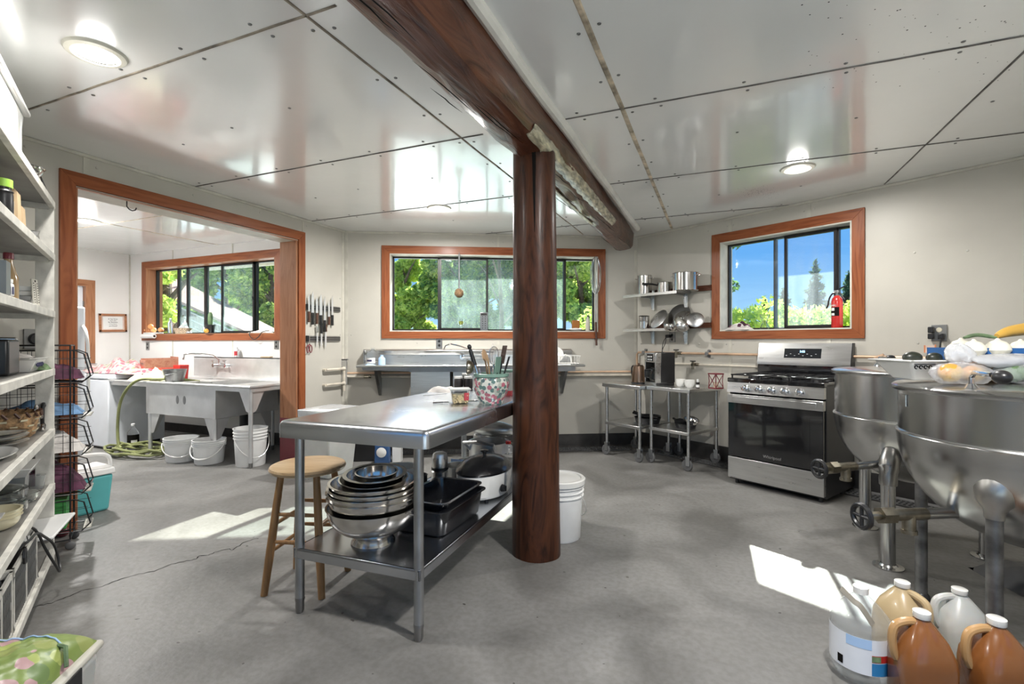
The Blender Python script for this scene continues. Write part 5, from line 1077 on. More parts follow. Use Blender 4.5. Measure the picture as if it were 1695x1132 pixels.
p = at(740, 667, TT); t = thing('fork', 'dark handled fork lying left of the chickpea tub', 'fork', (p.x, p.y, TT+.003), TH); MB('black').tube([(-.08, 0, 0), (-.02, 0, .002)], .0035, 8).ball((-.005, 0, .003), (.016, .008, .004)).build('handle', t); MB('steel').box(.008, .05, -.004, .004, -.001, .001).build('tines', t)
p = at(778, 664, TT); one(MB('steel').tube([(-.05, 0, .002), (.03, 0, .003)], .003, 8).ball((.045, 0, .003), (.02, .012, .003)), 'teaspoon', 'steel spoon between chickpea tub and flower pot', 'spoon', (p.x, p.y, TT), TH+.6)
# ================================================================ FLOOR THINGS
p = C(.300, 3.10); bucket('white lidded bucket standing right behind the log post', p, .148, .365, lid=True, rz=TH+2.3)
def camrz(p): return math.atan2(p.y, p.x)-PI/2
p = at(287, 766, 0)+C(0, .12); bucket('left white pail under the far room sink, handle down', p, .155, .235, rz=camrz(p)-.15)
p = at(336, 769, 0)+C(0, .10); bucket('middle white pail under the far room sink beside its leg', p, .148, .235, rz=camrz(p)-.5)
p = at(404, 774, 0)+C(0, .12); b = bucket('tall printed white bucket right of the others under the far room sink', p, .152, .37, rz=camrz(p)+.3); wraplabel(.134, .15, .27, -118, -96, 'ink', b, 'printed_panel', r2=.141, off=.002); wraplabel(.134, .16, .25, -88, -82, 'ink', b, 'print', 4, r2=.140, off=.002); wraplabel(.134, .15, .26, -76, -71, 'ink', b, 'print', 4, r2=.141, off=.002)
# waste bin behind the work table
p = C(-1.68, 4.55); t = thing('waste_bin', 'tall translucent white waste bin behind the stool', 'bin', p, WL.a)
MB('milky').tbox((0, 0), (.32, .26), (.42, .34), 0, .60).build('bin', t, bevel=.02, seg=3); MB('bag').tbox((0, 0), (.425, .345), (.44, .36), .50, .615).build('liner_bag', t, bevel=.01)
p = C(-1.30, 4.95); t = thing('detergent_jug', 'blue detergent bottle with white label under the wall sink', 'bottle', p, TH)
MB('bluep').tbox((0, 0), (.15, .10), (.14, .09), 0, .19).tbox((0, 0), (.14, .09), (.07, .05), .19, .245).build('body', t, bevel=.012, seg=3); MB('black').cyl((0, 0, .245), (0, 0, .275), .025).build('cap', t); MB('label').lathe([(0, -.0545), (.045, -.0545), (.05, -.052)], (0, 0, .12), 24, ax='y').build('label', t)
p = C(-1.17, 5.03); one(MB('white').tbox((0, 0), (.09, .09), (.09, .09), 0, .24), 'carton', 'plain white carton standing right of the blue detergent bottle', 'carton', p, TH, bevel=.004)
p = C(-1.55, 5.12); one(MB('black').tbox((0, 0), (.30, .20), (.32, .22), 0, .30), 'storage_tub', 'black tub on the floor left of the blue detergent bottle', 'tub', p, WB.a, bevel=.01)
# teal cooler
p = C(-3.075, 3.52); t = thing('cooler', 'teal picnic cooler with white lid and handle on the floor', 'cooler', p, SH.a+PI/2+.45)
MB('teal').tbox((0, 0), (.25, .19), (.29, .23), 0, .265).build('body', t, bevel=.02, seg=3); MB('white').tbox((0, 0), (.31, .25), (.30, .24), .265, .31).tbox((0, 0), (.29, .22), (.24, .17), .31, .33).build('lid', t, bevel=.01)
MB('white').tube(smooth([(.160, 0, .20), (.165, -.015, .31), (.13, -.04, .39), (0, -.06, .415), (-.13, -.04, .39), (-.165, -.015, .31), (-.160, 0, .20)]), .013, 10).build('carry_handle', t)
# far room: bottle, hose
p = at(217, 746, 0)+C(0, .03); b = bottle('clear bottle with black label on the floor by the freezer', p, .055, .30, 'clearp', 'white', .32, .36, lmat='ink', lz=(.12, .6), la=(-170, -10), rz=camrz(p)); wraplabel(.056, .05, .12, -110, -50, 'label', b, 'label_panel')
hz = WA.w(2.05, -1.02, 0); q = []
for i in range(110):
    a = i*.33; r = .20+.05*math.sin(i*.21); q.append((hz.x-.08+1.75*r*math.cos(a), hz.y+.0+r*.75*math.sin(a)+.03*math.sin(i*.9), .016+.0006*i+.014*(1+math.sin(i*1.7))))
e0 = q[-1]
up = [(hz.x-.20, hz.y-.12, .08), (hz.x-.26, hz.y-.10, .3), (hz.x-.24, hz.y-.09, .55), (hz.x-.16, hz.y-.06, .72), (hz.x-.06, hz.y+.0, .812), (hz.x+.08, hz.y+.10, .815), (hz.x+.20, hz.y+.25, .81), (hz.x+.25, hz.y+.45, .77)]
one(MB('hose').tube(q, .0125, 8).tube(smooth([q[-1]]+up), .0145, 10), 'garden_hose', 'olive green garden hose looped over the far sink and coiled on the floor', 'hose', (0, 0, 0))
# things in / on the far sink (local frame of annex wall)
def wa(x, y, z): return WA.w(x, y, z)
ZR = .787
heap('floral_cloth', 'pink floral cloth heaped on the freezer and sink drainboard', 'cloth', WA, .62, 1.72, -.93, -.45, .858, .11, 'floral', 21, nx=40, ny=20, rough=1.1)
o = bpy.data.objects['floral_cloth']
bx = WA.hit(232, 640, -.5)[0]
cr = thing('fruit_crate', 'red printed cardboard fruit crate on the far sink, open at the top', 'crate', wa(WA.hit(263, 620, -.52)[0], -.52, .80), math.radians(-24))
MB('crate').box(-.24, .24, -.16, -.150, 0, .20).build('long_side', cr); MB('crate').box(-.24, .24, .15, .16, 0, .24).build('long_side', cr); MB('crate').box(-.24, -.230, -.15, .15, 0, .22).build('end_panel', cr); MB('crate').box(.23, .24, -.15, .15, 0, .22).build('end_panel', cr); MB('cratein').box(-.23, .23, -.15, .15, 0, .006).build('bottom', cr)
mb = MB('dark')
for k in range(3): mb.box(-.10+k*.07, -.065+k*.07, -.1615, -.1598, .155, .17)
mb.box(-.10, -.06, -.1615, -.1598, .03, .05).box(.05, .08, -.1615, -.1598, .03, .045); mb.build('vent_slots', cr)
M['printr'] = pmat('red_print', (.55, .10, .07), .6)
text('FRUIT', .09, 'printr', cr, (-.02, -.162, .095), (PI/2, 0, 0), name='faded_lettering') if False else None
mb = MB('printr')
for k in range(4): mb.box(-.11+k*.065, -.065+k*.065, -.1612, -.1600, .075, .135)
mb.build('faded_print', cr)
mb = MB('printr').box(.2401, .2412, -.13, .12, .02, .12); mb.build('side_print', cr)
pt = thing('metal_pail', 'dark grey metal pail on the front rim of the far sink', 'pail', wa(WA.hit(289, 620, -.80)[0], -.80, ZR)); MB('steeld').lathe([(0, 0), (.085, 0), (.115, .13), (.120, .133), (.11, .13), (.08, .006), (0, .006)], n=30).build('pail', pt); MB('galv').tube([(-.115, 0, .12), (-.08, -.09, .09), (0, -.12, .075), (.08, -.09, .09), (.115, 0, .12)], .003, 6).build('bail', pt)
MB('dull').box(2.17, 2.43, -.93, -.66, ZR-.012, ZR-.002).build('soap_ledge', fs_)
heap('plastic_bag', 'white and gold crumpled bag draped over the front of the far sink', 'bag', WA, 1.66, 2.14, -.96, -.70, ZR+.002, .09, 'cream', 23, rough=1.2)
one(MB('red').tbox((0, 0), (.16, .10), (.18, .12), 0, .17), 'red_tub', 'red tub behind the dark grey pail in the far sink', 'tub', wa(WA.hit(297, 620, -.46)[0], -.46, ZR-.01), 0, bevel=.008)
MB('dull').box(2.0, 2.5, -.58, -.34, ZR-.02, ZR-.012).build('bridge_board', fs_)
p = WA.hit(388, 592, -.08); b = bottle('pink soap pump bottle on top of the far sink backsplash', wa(p[0], -.045, 1.0335), .032, .13, 'bag', 'white', .3, .3, lmat='redl', lz=(.15, .55), name='soap_bottle')
MB('brown').box(0, .16, -.02, .02, 0, .012).build('board'); o = bpy.data.objects['board']; o.name = 'scrub_board'; place(o, wa(WA.hit(432, 591, -.06)[0], -.05, 1.0335)); tag(o, 'small tan scrub board lying on the far sink backsplash', 'board')
p = WA.hit(155, 620, -.5); t = thing('sauce_pan', 'grey pot on the left end of the freezer lid', 'pot', wa(.62, -.82, .851)); MB('alu').lathe(bowlprof(.10, .10, .09), n=30).build('body', t)
outlet('dark wall outlet below the left corner of the far sink window', WA, WA.hit(245, 573)[0], 1.165); outlet('dark wall outlet right of the far sink, beside the opening trim', WA, WA.hit(458, 570)[0], 1.19)
# certificate
t = thing('framed_certificate', 'small framed certificate hung slightly crooked on the far wall', 'frame', WC.w(-.21, -.002, 1.485), WC.a); t.rotation_euler = (0, -.03, WC.a)
mb = MB('woodl'); w_, h_ = .17, .125; mb.box(-w_, w_, -.02, 0, h_-.028, h_).box(-w_, w_, -.02, 0, -h_, -h_+.028).box(-w_, -w_+.028, -.02, 0, -h_, h_).box(w_-.028, w_, -.02, 0, -h_, h_); mb.build('frame', t, bevel=.003); MB('pink').box(-w_+.02, w_-.02, -.008, 0, -h_+.02, h_-.02).build('mat', t); MB('label').box(-w_+.05, w_-.05, -.009, -.008, -h_+.04, h_-.04).build('paper', t)
for k, (s_, z) in enumerate((('A Tax Note', .052), ('will be added', .030), ('for Business', .008), ('& Wine Bottles', -.018), ('purchased', -.042))): text(s_, .024 if k % 2 == 0 else .015, 'ink', t, (0, -.0096, z), (PI/2, 0, 0), name='printed_line')
# ---- things on the far window sill
zs = 1.3305
def wsx(px, y=.03): return WA.hit(px, 550, y)[0]
t = thing('paper_roll', 'white roll with dark core on the far window sill, under the peaches', 'roll', WA.w(wsx(246, -.05), -.055, 1.30)); MB('white').cyl((-.13, 0, 0), (.13, 0, 0), .030, n=20).build('roll', t); MB('dark').cyl((.128, 0, 0), (.133, 0, 0), .014, n=14).build('core', t)
t = thing('tray', 'white plastic tray under the peaches on the far window sill', 'tray', WA.w(wsx(250, -.02), -.0, zs)); MB('white').box(-.15, .14, -.035, .06, 0, .02).build('body', t, bevel=.006)
for k, (px, dz) in enumerate(((243, 0), (254, 0), (266, 0), (249, .05))):
    one(MB('peach').ball((0, 0, .034), (.036, .036, .034), 16, 12), 'peach', ['leftmost peach in the row on the far window sill', 'second peach from the left on the far window sill', 'third peach, next to the wicker basket on the far window sill', 'peach resting on top of the others on the far window sill'][k], 'peach', WA.w(wsx(px, .01), .012+.0*k, zs+.021+dz), group='peaches on the far window sill')
t = thing('wicker_basket', 'shallow pale wicker basket on the far window sill', 'basket', WA.w(wsx(300), .05, zs)); MB('wickl').lathe([(0, 0), (.12, 0), (.155, .07), (.162, .075), (.15, .072), (.115, .008), (0, .008)], n=36, sy=.5).build('body', t)
heap('plastic_bag', 'small clear bag bunched inside the pale wicker basket', 'bag', WA, wsx(292), wsx(312), .02, .08, zs+.01, .10, 'bag', 29)
t = thing('potted_cactus', 'upright green cactus in a black nursery pot on the far sill', 'cactus', WA.w(wsx(347), .04, zs)); MB('black').lathe([(0, 0), (.042, 0), (.058, .10), (.062, .10), (.062, .115), (.054, .115), (.05, .10), (0, .10)], n=28).build('pot', t); MB('cact').lathe([(.02, .10), (.030, .14), (.031, .20), (.026, .25), (.014, .275), (0, .28)], n=16).build('stem', t); MB('label').box(-.052, -.030, -.058, -.050, .03, .08).build('label', t)
one(MB('mango').ball((0, 0, .028), (.030, .030, .028), 16, 12), 'tangerine', 'small orange tangerine in front of the cactus pot', 'fruit', WA.w(wsx(344, -.01), -.03, zs+.006)); one(MB('cer').lathe([(0, 0), (.05, 0), (.085, .005), (.05, .003)], n=28, sy=.5), 'saucer', 'white saucer under the tangerine on the far sill', 'plate', WA.w(wsx(350, -.0), -.02, zs))
b = bottle('clear spray bottle at the left end of the far window sill', WA.w(wsx(281, .07), .08, zs), .032, .22, 'clearp', 'white', .35, .45, name='spray_bottle'); bottle('small clear glass bottle behind the wicker basket', WA.w(wsx(306, .09), .095, zs), .035, .20, 'clearg', 'clearp', .4, .4)
heap('folded_cloth', 'grey cloth folded at the right end of the far window sill', 'cloth', WA, wsx(414), wsx(448), -.01, .08, zs, .03, 'cloth', 31)
q = [(wsx(420), -.0, zs+.03), (wsx(422), -.05, zs-.02), (wsx(430), -.06, zs-.08), (wsx(437), -.05, zs-.05), (wsx(441), -.03, zs+.01), (wsx(447), .02, zs+.03)]; one(MB('black').tube(smooth(q), .005, 8), 'strap', 'black strap looped over the right end of the far window sill', 'strap', (WA.o.x, WA.o.y, 0))
# ================================================================ LEFT WALL: KNIVES, PIPES
def rackbar(lab, z):
    x0, x1 = -.56, -.09; t = thing('magnetic_knife_rack', lab, 'knife rack', WL.w(x0, -.0, z), WL.a)
    MB('steeld').box(0, x1-x0, -.018, 0, -.028, .028).build('bar', t, bevel=.002); MB('black').box(0, x1-x0, -.021, -.017, .006, .014).box(0, x1-x0, -.021, -.017, -.014, -.006).box(-.004, .02, -.02, 0, -.03, .03).build('strips', t); return t
rackbar('upper magnetic knife rack on the wall beside the opening', 1.575); rackbar('lower magnetic knife rack holding three knives and scissors', 1.255)
def knife(lab, px, z0, z1, z2, hm, wd=.03, up=True, rz=0, grp=None):
    x = WL.hit(px, CY, -.025)[0]; t = thing('kitchen_knife', lab, 'knife', WL.w(x, -.026, 0), WL.a, grp); s_ = 1 if z2 > z1 else -1
    MB('white' if False else 'blade').prism([(-wd/2, z1), (wd/2, z1), (wd/2, z1+(z2-z1)*.6), (wd*.1, z2), (-wd/2, z1+(z2-z1)*.75)], -.0012, .0012, 'y').build('blade', t)
    MB(hm).prism([(-.013, z0), (.014, z0+s_*.004), (.012, z0+(z1-z0)*.5), (.014, z1), (-.012, z1), (-.010, z0+(z1-z0)*.5)], -.009, .009, 'y').build('handle', t, bevel=.003); return t
G = 'knives on the upper magnetic rack'
for px, z0, z1, z2, hm, wd, lb in ((511.5, 1.42, 1.53, 1.71, 'handle', .022, 'brown-handled narrow knife, leftmost on the upper rack'), (517.5, 1.395, 1.52, 1.74, 'black', .034, 'black-handled chef knife, second from the left'), (524.5, 1.405, 1.52, 1.69, 'handle', .030, 'brown-handled knife, third from the left on the upper rack'), (531, 1.40, 1.50, 1.72, 'black', .038, 'broad black-handled knife in the middle of the upper rack'), (544.5, 1.40, 1.49, 1.66, 'handle', .026, 'brown-handled short knife, second from the right on the upper rack'), (550, 1.395, 1.51, 1.72, 'black', .024, 'slim black-handled knife, rightmost on the upper rack')):
    knife(lb, px, z0, z1, z2, hm, wd, grp=G)
knife('low-hanging black-handled knife between middle and right knives', 537.5, 1.325, 1.45, 1.70, 'black', .024, grp=G)
G = 'knives on the lower magnetic rack'
knife('knife hung blade down, left of the lower three', 525, 1.385, 1.32, 1.17, 'steel', .018, grp=G); knife('black-handled knife hung blade down in the centre of the lower rack', 532, 1.42, 1.31, 1.16, 'black', .022, grp=G); knife('brown-handled knife hung blade down, right of the lower three', 539, 1.41, 1.33, 1.15, 'handle', .024, grp=G)
x = WL.hit(512, CY, -.025)[0]; t = thing('scissors', 'dark red handled scissors hanging at the left of the lower rack', 'scissors', WL.w(x, -.026, 1.255), WL.a)
MB('steel').prism([(-.008, -.06), (.004, -.06), (0, .055)], -.001, .001, 'y').prism([(-.004, -.06), (.010, -.06), (.004, .05)], .001, .003, 'y').build('blades', t)
for s_ in (-1, 1): mb = MB('reddk').tube([(s_*.019+.016*math.cos(a)*1.0, 0, -.105+.036*math.sin(a)) for a in [2*PI*i/18 for i in range(18)]], .005, 8, closed=True).tube([(s_*.003, 0, -.055), (s_*.012, 0, -.075)], .005, 8); mb.build('finger_loop', t)
# pipes: left corner
t = thing('water_pipes', 'cream painted water pipes stubbing out in the corner and running along', 'pipes', (0, 0, 0)); z1, z2, z3 = .925, .765, .845
mb = MB('pipew')
xa = WL.hit(541, 617, -.05)[0]; a = WL.w(xa, -.04, z1); b = WL.w(-.055, -.04, z1); d = WL.w(-.055, -.04, z2); e = WL.w(xa, -.04, z2)
mb.tube([a, b], .014, 10).tube([e, d], .014, 10).tube([b, WL.w(-.055, -.04, .68)], .014, 10).ball(tuple(b), .024).ball(tuple(d), .024).tube([WL.w(xa, 0, z1), a], .014, 10).tube([WL.w(xa, 0, z2), e], .014, 10); mb.build('stub_pipe', t)
MB('copper').tube([WL.w(-.055, -.04, .875), WB.w(.06, -.045, .875), WB.w(3.30, -.045, .875)], .0115, 10).build('hot_pipe', t); MB('pipew').tube([WL.w(-.055, -.04, .845), WB.w(.06, -.045, .835), WB.w(3.30, -.045, .835)], .0135, 10).build('cold_pipe', t)
MB('brass').cyl(WB.w(.22, -.045, .835), WB.w(.30, -.045, .835), .02, n=12).cyl(WB.w(.26, -.045, .835), WB.w(.26, -.09, .835), .012, n=10).cyl(WB.w(.24, -.09, .835), WB.w(.28, -.09, .835), .014, n=10).build('valve', t)
t = thing('gas_and_water_pipes', 'copper coloured pipe and cream pipe running along the right wall', 'pipes', WR.w(0, 0, 0), WR.a)
MB('copper').tube([(.05, -.045, .875), (.03, -.045, .90), (.03, -.045, 1.075), (.05, -.045, 1.10), (3.25, -.045, 1.10)], .0125, 10).build('upper_pipe', t); MB('pipew').tube([(.45, -.035, .985), (3.25, -.035, .985)], .010, 10).build('lower_pipe', t)
for x in (.13, .92, 2.86): MB('steeld').cyl((x, -.005, 1.10), (x, -.065, 1.10), .020, n=14).cyl((x, -.0, 1.13), (x, -.02, 1.13), .014, n=12).cyl((x, -.0, 1.07), (x, -.02, 1.07), .014, n=12).build('pipe_clamp', t)
for x, z in ((.60, 1.10), (.80, .985)): MB('brass').cyl((x-.06, -.045, z), (x+.02, -.045, z), .018, n=12).cyl((x-.02, -.045, z), (x-.02, -.10, z), .012).cyl((x-.02, -.085, z-.05), (x-.02, -.085, z+.03), .012).build('garden_valve', t); MB('black').cyl((x-.05, -.085, z+.035), (x+.01, -.085, z+.035), .006).build('valve_lever', t)
MB('copper').cyl((2.36, -.045, 1.09), (2.42, -.045, 1.115), .016, n=12).cyl((2.385, -.04, 1.0), (2.385, -.04, 1.10), .009).build('tee', t)
# outlets
outlet('dark double outlet under the wide window above the faucet', WB, WB.hit(727, 567)[0], 1.205, h_=.12)
t = thing('range_outlet', 'dark square heavy-duty outlet seen through the shelving unit', 'outlet', WL.w(WL.hit(57, 561)[0], 0, WL.hit(57, 561)[1]), WL.a); MB('plate').box(-.055, .055, -.012, 0, -.06, .06).build('cover_plate', t, bevel=.003); MB('black').lathe([(0, -.03), (.03, -.03), (.035, -.026), (.036, -.012)], (0, 0, 0), 24, ax='y').build('socket', t)
x, z = WR.hit(1555, 551); t = thing('wall_outlet', 'black framed outlet with plugs above the kettles', 'outlet', WR.w(x, 0, z), WR.a); MB('plate').box(-.045, .045, -.01, 0, -.06, .06).build('cover_plate', t, bevel=.002); MB('socket').lathe([(0, -.0125), (.016, -.0125), (.018, -.01)], (0, 0, .022), 18, ax='y').build('socket', t)
t = thing('plug_adapter', 'black plug adapter pushed into the outlet above the kettles', 'plug', WR.w(x-.035, -.012, z), WR.a); MB('black').box(-.022, .012, -.045, 0, .0, .045).box(-.022, .012, -.045, 0, -.045, -.003).build('body', t, bevel=.006)
t = thing('power_cord', 'black power cord hanging down behind the far kettle', 'cord', WR.w(0, 0, 0), WR.a); MB('black').cbox((x+.018, -.035, z-.025), (.035, .045, .04)).build('plug', t, bevel=.006); MB('black').tube(smooth([(x+.018, -.05, z-.04), (x+.012, -.055, z-.12), (x-.01, -.05, z-.2), (x-.02, -.04, z-.4), (x-.02, -.04, z-.9)]), .006, 8).build('cable', t)
a = WR.hit(1540, 577, -.06); t = thing('seed_packet', 'orange and white card tucked behind the pipe near the outlet', 'card', WR.w(a[0], -.066, a[1]), WR.a); MB('pink').box(-.035, .035, -.004, 0, -.03, .025).build('card', t); MB('orange').box(-.035, -.026, -.0055, .001, -.03, .025).build('orange_edge', t); MB('orange').box(.026, .035, -.0055, .001, -.03, .03).build('orange_edge', t); MB('ink').box(.0, .01, -.005, -.004, -.01, 0).build('print', t)
# ================================================================ CORNER SHELVES WITH POTS
def wshelf(lab, z):
    x0, x1 = -.14+.0, .72; t = thing('wall_shelf', lab, 'shelf', WR.w(0, 0, z), WR.a)
    MB('steel').box(x0+.16, x1, -.28, -.03, -.006, 0).box(x0+.16, x1, -.284, -.276, -.028, 0).box(x1-.004, x1, -.28, -.03, -.02, 0).build('board', t)
    for x in (.24, .66): MB('steel').box(x, x+.004, -.25, -.03, -.04, -.006).prism([(-.03, .05), (-.03, -.16), (-.055, -.16), (-.09, -.03), (-.25, -.02), (-.25, 0), (-.05, .05)], x, x+.004, 'x').box(x-.012, x+.024, -.036, -.03, -.17, .06).build('bracket', t)
    MB('rail').box(.20, .95, -.03, 0, .0, .055).build('mounting_rail', t); return t
zt_, zl_ = 1.775, 1.425
for px_, py_ in ((1040, 487), (1040, 545)): pass
zt_ = WR.hit(1064, 486, -.28)[1]; zl_ = WR.hit(1064, 544, -.28)[1]
wshelf('upper steel wall shelf in the corner holding stock pots', zt_); wshelf('lower steel wall shelf in the corner with lids and ladles', zl_)
def sx_(px, y=-.15): return WR.hit(px, CY, y)[0]
def pot(lab, px, z, r, h, rz=0, side=True, longh=None, y=-.15):
    t = thing('cooking_pot', lab, 'pot', WR.w(sx_(px, y), y, z), rz if rz else WR.a)
    MB('bowl').lathe([(0, 0), (r-.006, 0), (r, .006), (r, h-.004), (r+.005, h), (r-.003, h), (r-.003, .01), (0, .008)], n=40).build('body', t)
    if side:
        for s_ in (-1, 1): MB('chrome').tube([(s_*r, -.03, h*.82), (s_*(r+.03), -.025, h*.86), (s_*(r+.03), .025, h*.86), (s_*r, .03, h*.82)], .0045, 8).build('side_handle', t)
    if longh:
        for (a, zz) in longh: MB('black').tube([(r*math.cos(a), r*math.sin(a), zz), ((r+.06)*math.cos(a), (r+.06)*math.sin(a), zz+.015), ((r+.16)*math.cos(a), (r+.16)*math.sin(a), zz+.022)], [.008, .011, .012], 8).build('long_handle', t)
    return t
pot('tall steel pot at the left end of the upper corner shelf', 1067, zt_, .080, .215)
pot('low steel saucepan with black handle on the upper corner shelf', 1100, zt_, .075, .115, side=False, longh=[(PI+.5, .09)], y=-.14)
pot('wide steel stock pot at the right of the upper corner shelf', 1135, zt_, .128, .185, y=-.155)
pot('small cup-sized saucepan stack at the left of the lower corner shelf', 1066, zl_, .058, .09, side=False)
pot('dark rimmed small pan tilted on the cup-sized saucepan', 1066, zl_+.092, .06, .055, side=False).rotation_euler = (.12, .1, WR.a)
def disc(lab, px, pz, r, tilt, y, mat='alu', name='pot_lid', cat='lid', z=None, yaw=0):
    x, zz = WR.hit(px, pz, y); zz = zl_+.0+r*math.sin(abs(tilt))+.004 if z is None else z
    t = thing(name, lab, cat, WR.w(x, y, zz), WR.a); t.rotation_euler = (tilt, 0, WR.a+yaw); MB(mat).lathe([(0, .022), (r*.5, .018), (r*.9, .006), (r, .0), (r, -.003), (r*.5, .010), (0, .014)], n=40).build('disc', t); MB('chrome').lathe([(.008, .022), (.008, .034), (.016, .038), (0, .042)], n=16).build('knob', t); return t
disc('large domed aluminium lid leaning on the lower corner shelf', 1090, 530, .118, 1.0, -.15, z=zl_+.108, yaw=-.3)
disc('dark steel skillet lid standing behind the domed lids', 1124, 528, .135, 1.25, -.06, 'steeld', z=zl_+.134)
disc('bright shallow lid leaning in front of the dark one', 1131, 530, .098, 1.15, -.12, 'bowl', z=zl_+.095, yaw=.25)
disc('small dull lid at the right end of the lower corner shelf', 1151, 532, .086, 1.1, -.15, 'alu', z=zl_+.083, yaw=.5)
for px, r, lb, mt in ((1112, .062, 'left steel ladle bowl hanging off the lower corner shelf edge', 'bowl'), (1133, .058, 'right steel strainer bowl hanging off the lower corner shelf edge', 'alu')):
    x, z = WR.hit(px, 543, -.30); t = thing('ladle', lb, 'ladle', WR.w(x, -.355, zl_-.02), WR.a); MB(mt).t((0, 0, -.01), (-.5, 0, 0)).lathe(bowlprof(r, r*.75, .015), n=28).build('cup', t); MB('chrome').tube([(0, .04, .045), (0, .07, .055), (.02, .26, .035)], .004, 8).build('handle', t)
# outlet, plug, cord of the coffee maker
x, z = WR.hit(1113, 558); outlet('outlet under the lower corner shelf with the coffee maker plug', WR, x, z, w_=.075)
t = thing('power_cord', 'black cord from the corner outlet down to the coffee maker', 'cord', WR.w(0, 0, 0), WR.a); MB('black').cbox((x-.03, -.035, z+.01), (.05, .045, .035)).build('plug', t, bevel=.006); MB('black').tube(smooth([(x-.045, -.05, z), (x-.07, -.07, z-.06), (x-.075, -.08, z-.14), (x-.06, -.09, z-.2), (x-.06, -.10, .90)]), .0035, 6).tube(smooth([(x-.045, -.05, z), (x-.05, -.06, z-.07), (x-.08, -.07, z-.14), (x-.075, -.10, z-.24), (x-.07, -.12, .90)]), .0035, 6).build('cable', t)
# ================================================================ ON THE ROLLING TABLES
zc_ = .7785
def on(px, y): return WR.hit(px, CY, y)[0]
x = on(1090, -.42); t = thing('coffee_maker', 'black and steel drip coffee maker on the corner rolling table', 'coffee maker', WR.w(x, -.40, zc_), WR.a-.35)
MB('black').box(-.10, .10, -.11, .11, 0, .03).box(-.10, .10, .02, .11, .03, .33).build('body', t, bevel=.008); MB('steel').box(-.10, .10, -.115, -.0, .232, .33).build('brew_head', t, bevel=.006); MB('blackg').box(-.055, .055, -.1175, -.114, .245, .32).build('control_panel', t)
MB('black').box(-.10, .10, -.0, .115, .325, .335).box(.096, .104, -.05, .11, .03, .33).build('top_cover', t, bevel=.003); MB('steel').box(-.105, -.088, -.113, .02, .0, .33).box(.078, .097, -.113, .02, .0, .33).box(-.09, .08, -.118, -.10, .0, .03).build('steel_frame', t, bevel=.002)
cf = MB('clearg').lathe([(0, .034), (.058, .034), (.070, .07), (.062, .14), (.05, .165)], (0, -.045, 0), 28).build('carafe', t); MB('black').lathe([(.05, .165), (.055, .18), (0, .19)], (0, -.045, 0), 24).tube([(-.05, -.07, .16), (-.085, -.12, .15), (-.085, -.12, .08), (-.06, -.08, .07)], .008, 8).build('carafe_handle', cf); MB('dark').lathe([(0, .036), (.055, .036), (.064, .06), (0, .06)], (0, -.045, 0), 24).build('coffee', cf)
mb = MB('label')
for i in range(3):
    for j in range(2): mb.box(-.04+i*.03, -.022+i*.03, -.1185, -.1174, .255+j*.03, .268+j*.03)
mb.build('buttons', t)
x = on(1058, -.45); t = thing('electric_kettle', 'bronze electric kettle left of the coffee maker', 'kettle', WR.w(x, -.46, zc_), WR.a-.2)
MB('bronze').lathe([(0, .02), (.072, .02), (.072, .03), (.064, .12), (.055, .185), (.05, .190)], n=32).build('body', t); MB('black').lathe([(0, 0), (.078, 0), (.078, .016), (.07, .02), (0, .02)], n=32).build('base', t); MB('bronze').lathe([(.052, .188), (.045, .197), (.012, .200), (.012, .212), (.018, .216), (0, .219)], n=24).build('lid', t)
MB('black').tube(smooth([(-.055, 0, .17), (-.085, 0, .185), (-.11, 0, .16), (-.108, 0, .10), (-.085, 0, .05), (-.07, 0, .045)]), .0085, 10).build('handle', t)
def mug(lab, px, y, rz):
    t = thing('mug', lab, 'mug', WR.w(on(px, y), y, zc_), rz); MB('cer').lathe([(0, 0), (.026, 0), (.040, .015), (.047, .045), (.047, .075), (.044, .075), (.042, .045), (.03, .015), (0, .008)], n=30).build('body', t); MB('cer').tube([(-.044, 0, .065), (-.064, 0, .068), (-.072, 0, .045), (-.062, 0, .022), (-.04, 0, .02)], .006, 8).build('handle', t)
    return t
mug('left white mug on the rolling table', 1126.5, -.42, WR.a-.5); mug('right white mug, nearer the dropper bottle', 1141.5, -.44, WR.a-.3)
bottle('tiny dark dropper bottle with white cap beside the mugs', WR.w(on(1155, -.43), -.43, zc_), .018, .085, 'dark', 'white', .5, .55, name='dropper_bottle', caph=.35, lmat='label', lz=(.1, .4))
x = on(1183, -.36); t = thing('lantern', 'dark red metal lantern with crossed sides on the rolling table', 'lantern', WR.w(x, -.34, zc_), WR.a-.25)
MB('reddk').box(-.048, .048, -.048, .048, 0, .012).box(-.05, .05, -.05, .05, .135, .147).build('plates', t); mb = MB('reddk')
for a in (-.045, .045):
    for b in (-.045, .045): mb.tube([(a, b, .01), (a*.9, b*.9, .07), (a, b, .137)], .004, 6)
    mb.tube([(-.045, a, .012), (.045, a, .136)], .003, 6).tube([(.045, a, .012), (-.045, a, .136)], .003, 6).tube([(a, -.045, .012), (a, .045, .136)], .003, 6).tube([(a, .045, .012), (a, -.045, .136)], .003, 6)
mb.build('side_bars', t); MB('cream').cyl((0, 0, .012), (0, 0, .06), .022, n=18).build('candle', t)
def skillet(lab, px, y, r, rz, z=.3655, h=.045, name='cast_iron_skillet'):
    t = thing(name, lab, 'skillet', WR.w(on(px, y), y, z), rz); MB('iron').lathe([(0, 0), (r*.85, 0), (r, h), (r+.004, h+.002), (r-.004, h), (r*.82, .006), (0, .006)], n=40).build('pan', t); MB('iron').tube([(-r, 0, h*.85), (-r-.06, 0, h+.0), (-r-.15, 0, h+.008)], [.010, .008, .012], 8).build('handle', t); MB('iron').tube([(r, -.02, h*.9), (r+.025, 0, h*.9), (r, .02, h*.9)], .006, 8).build('helper_grip', t); return t
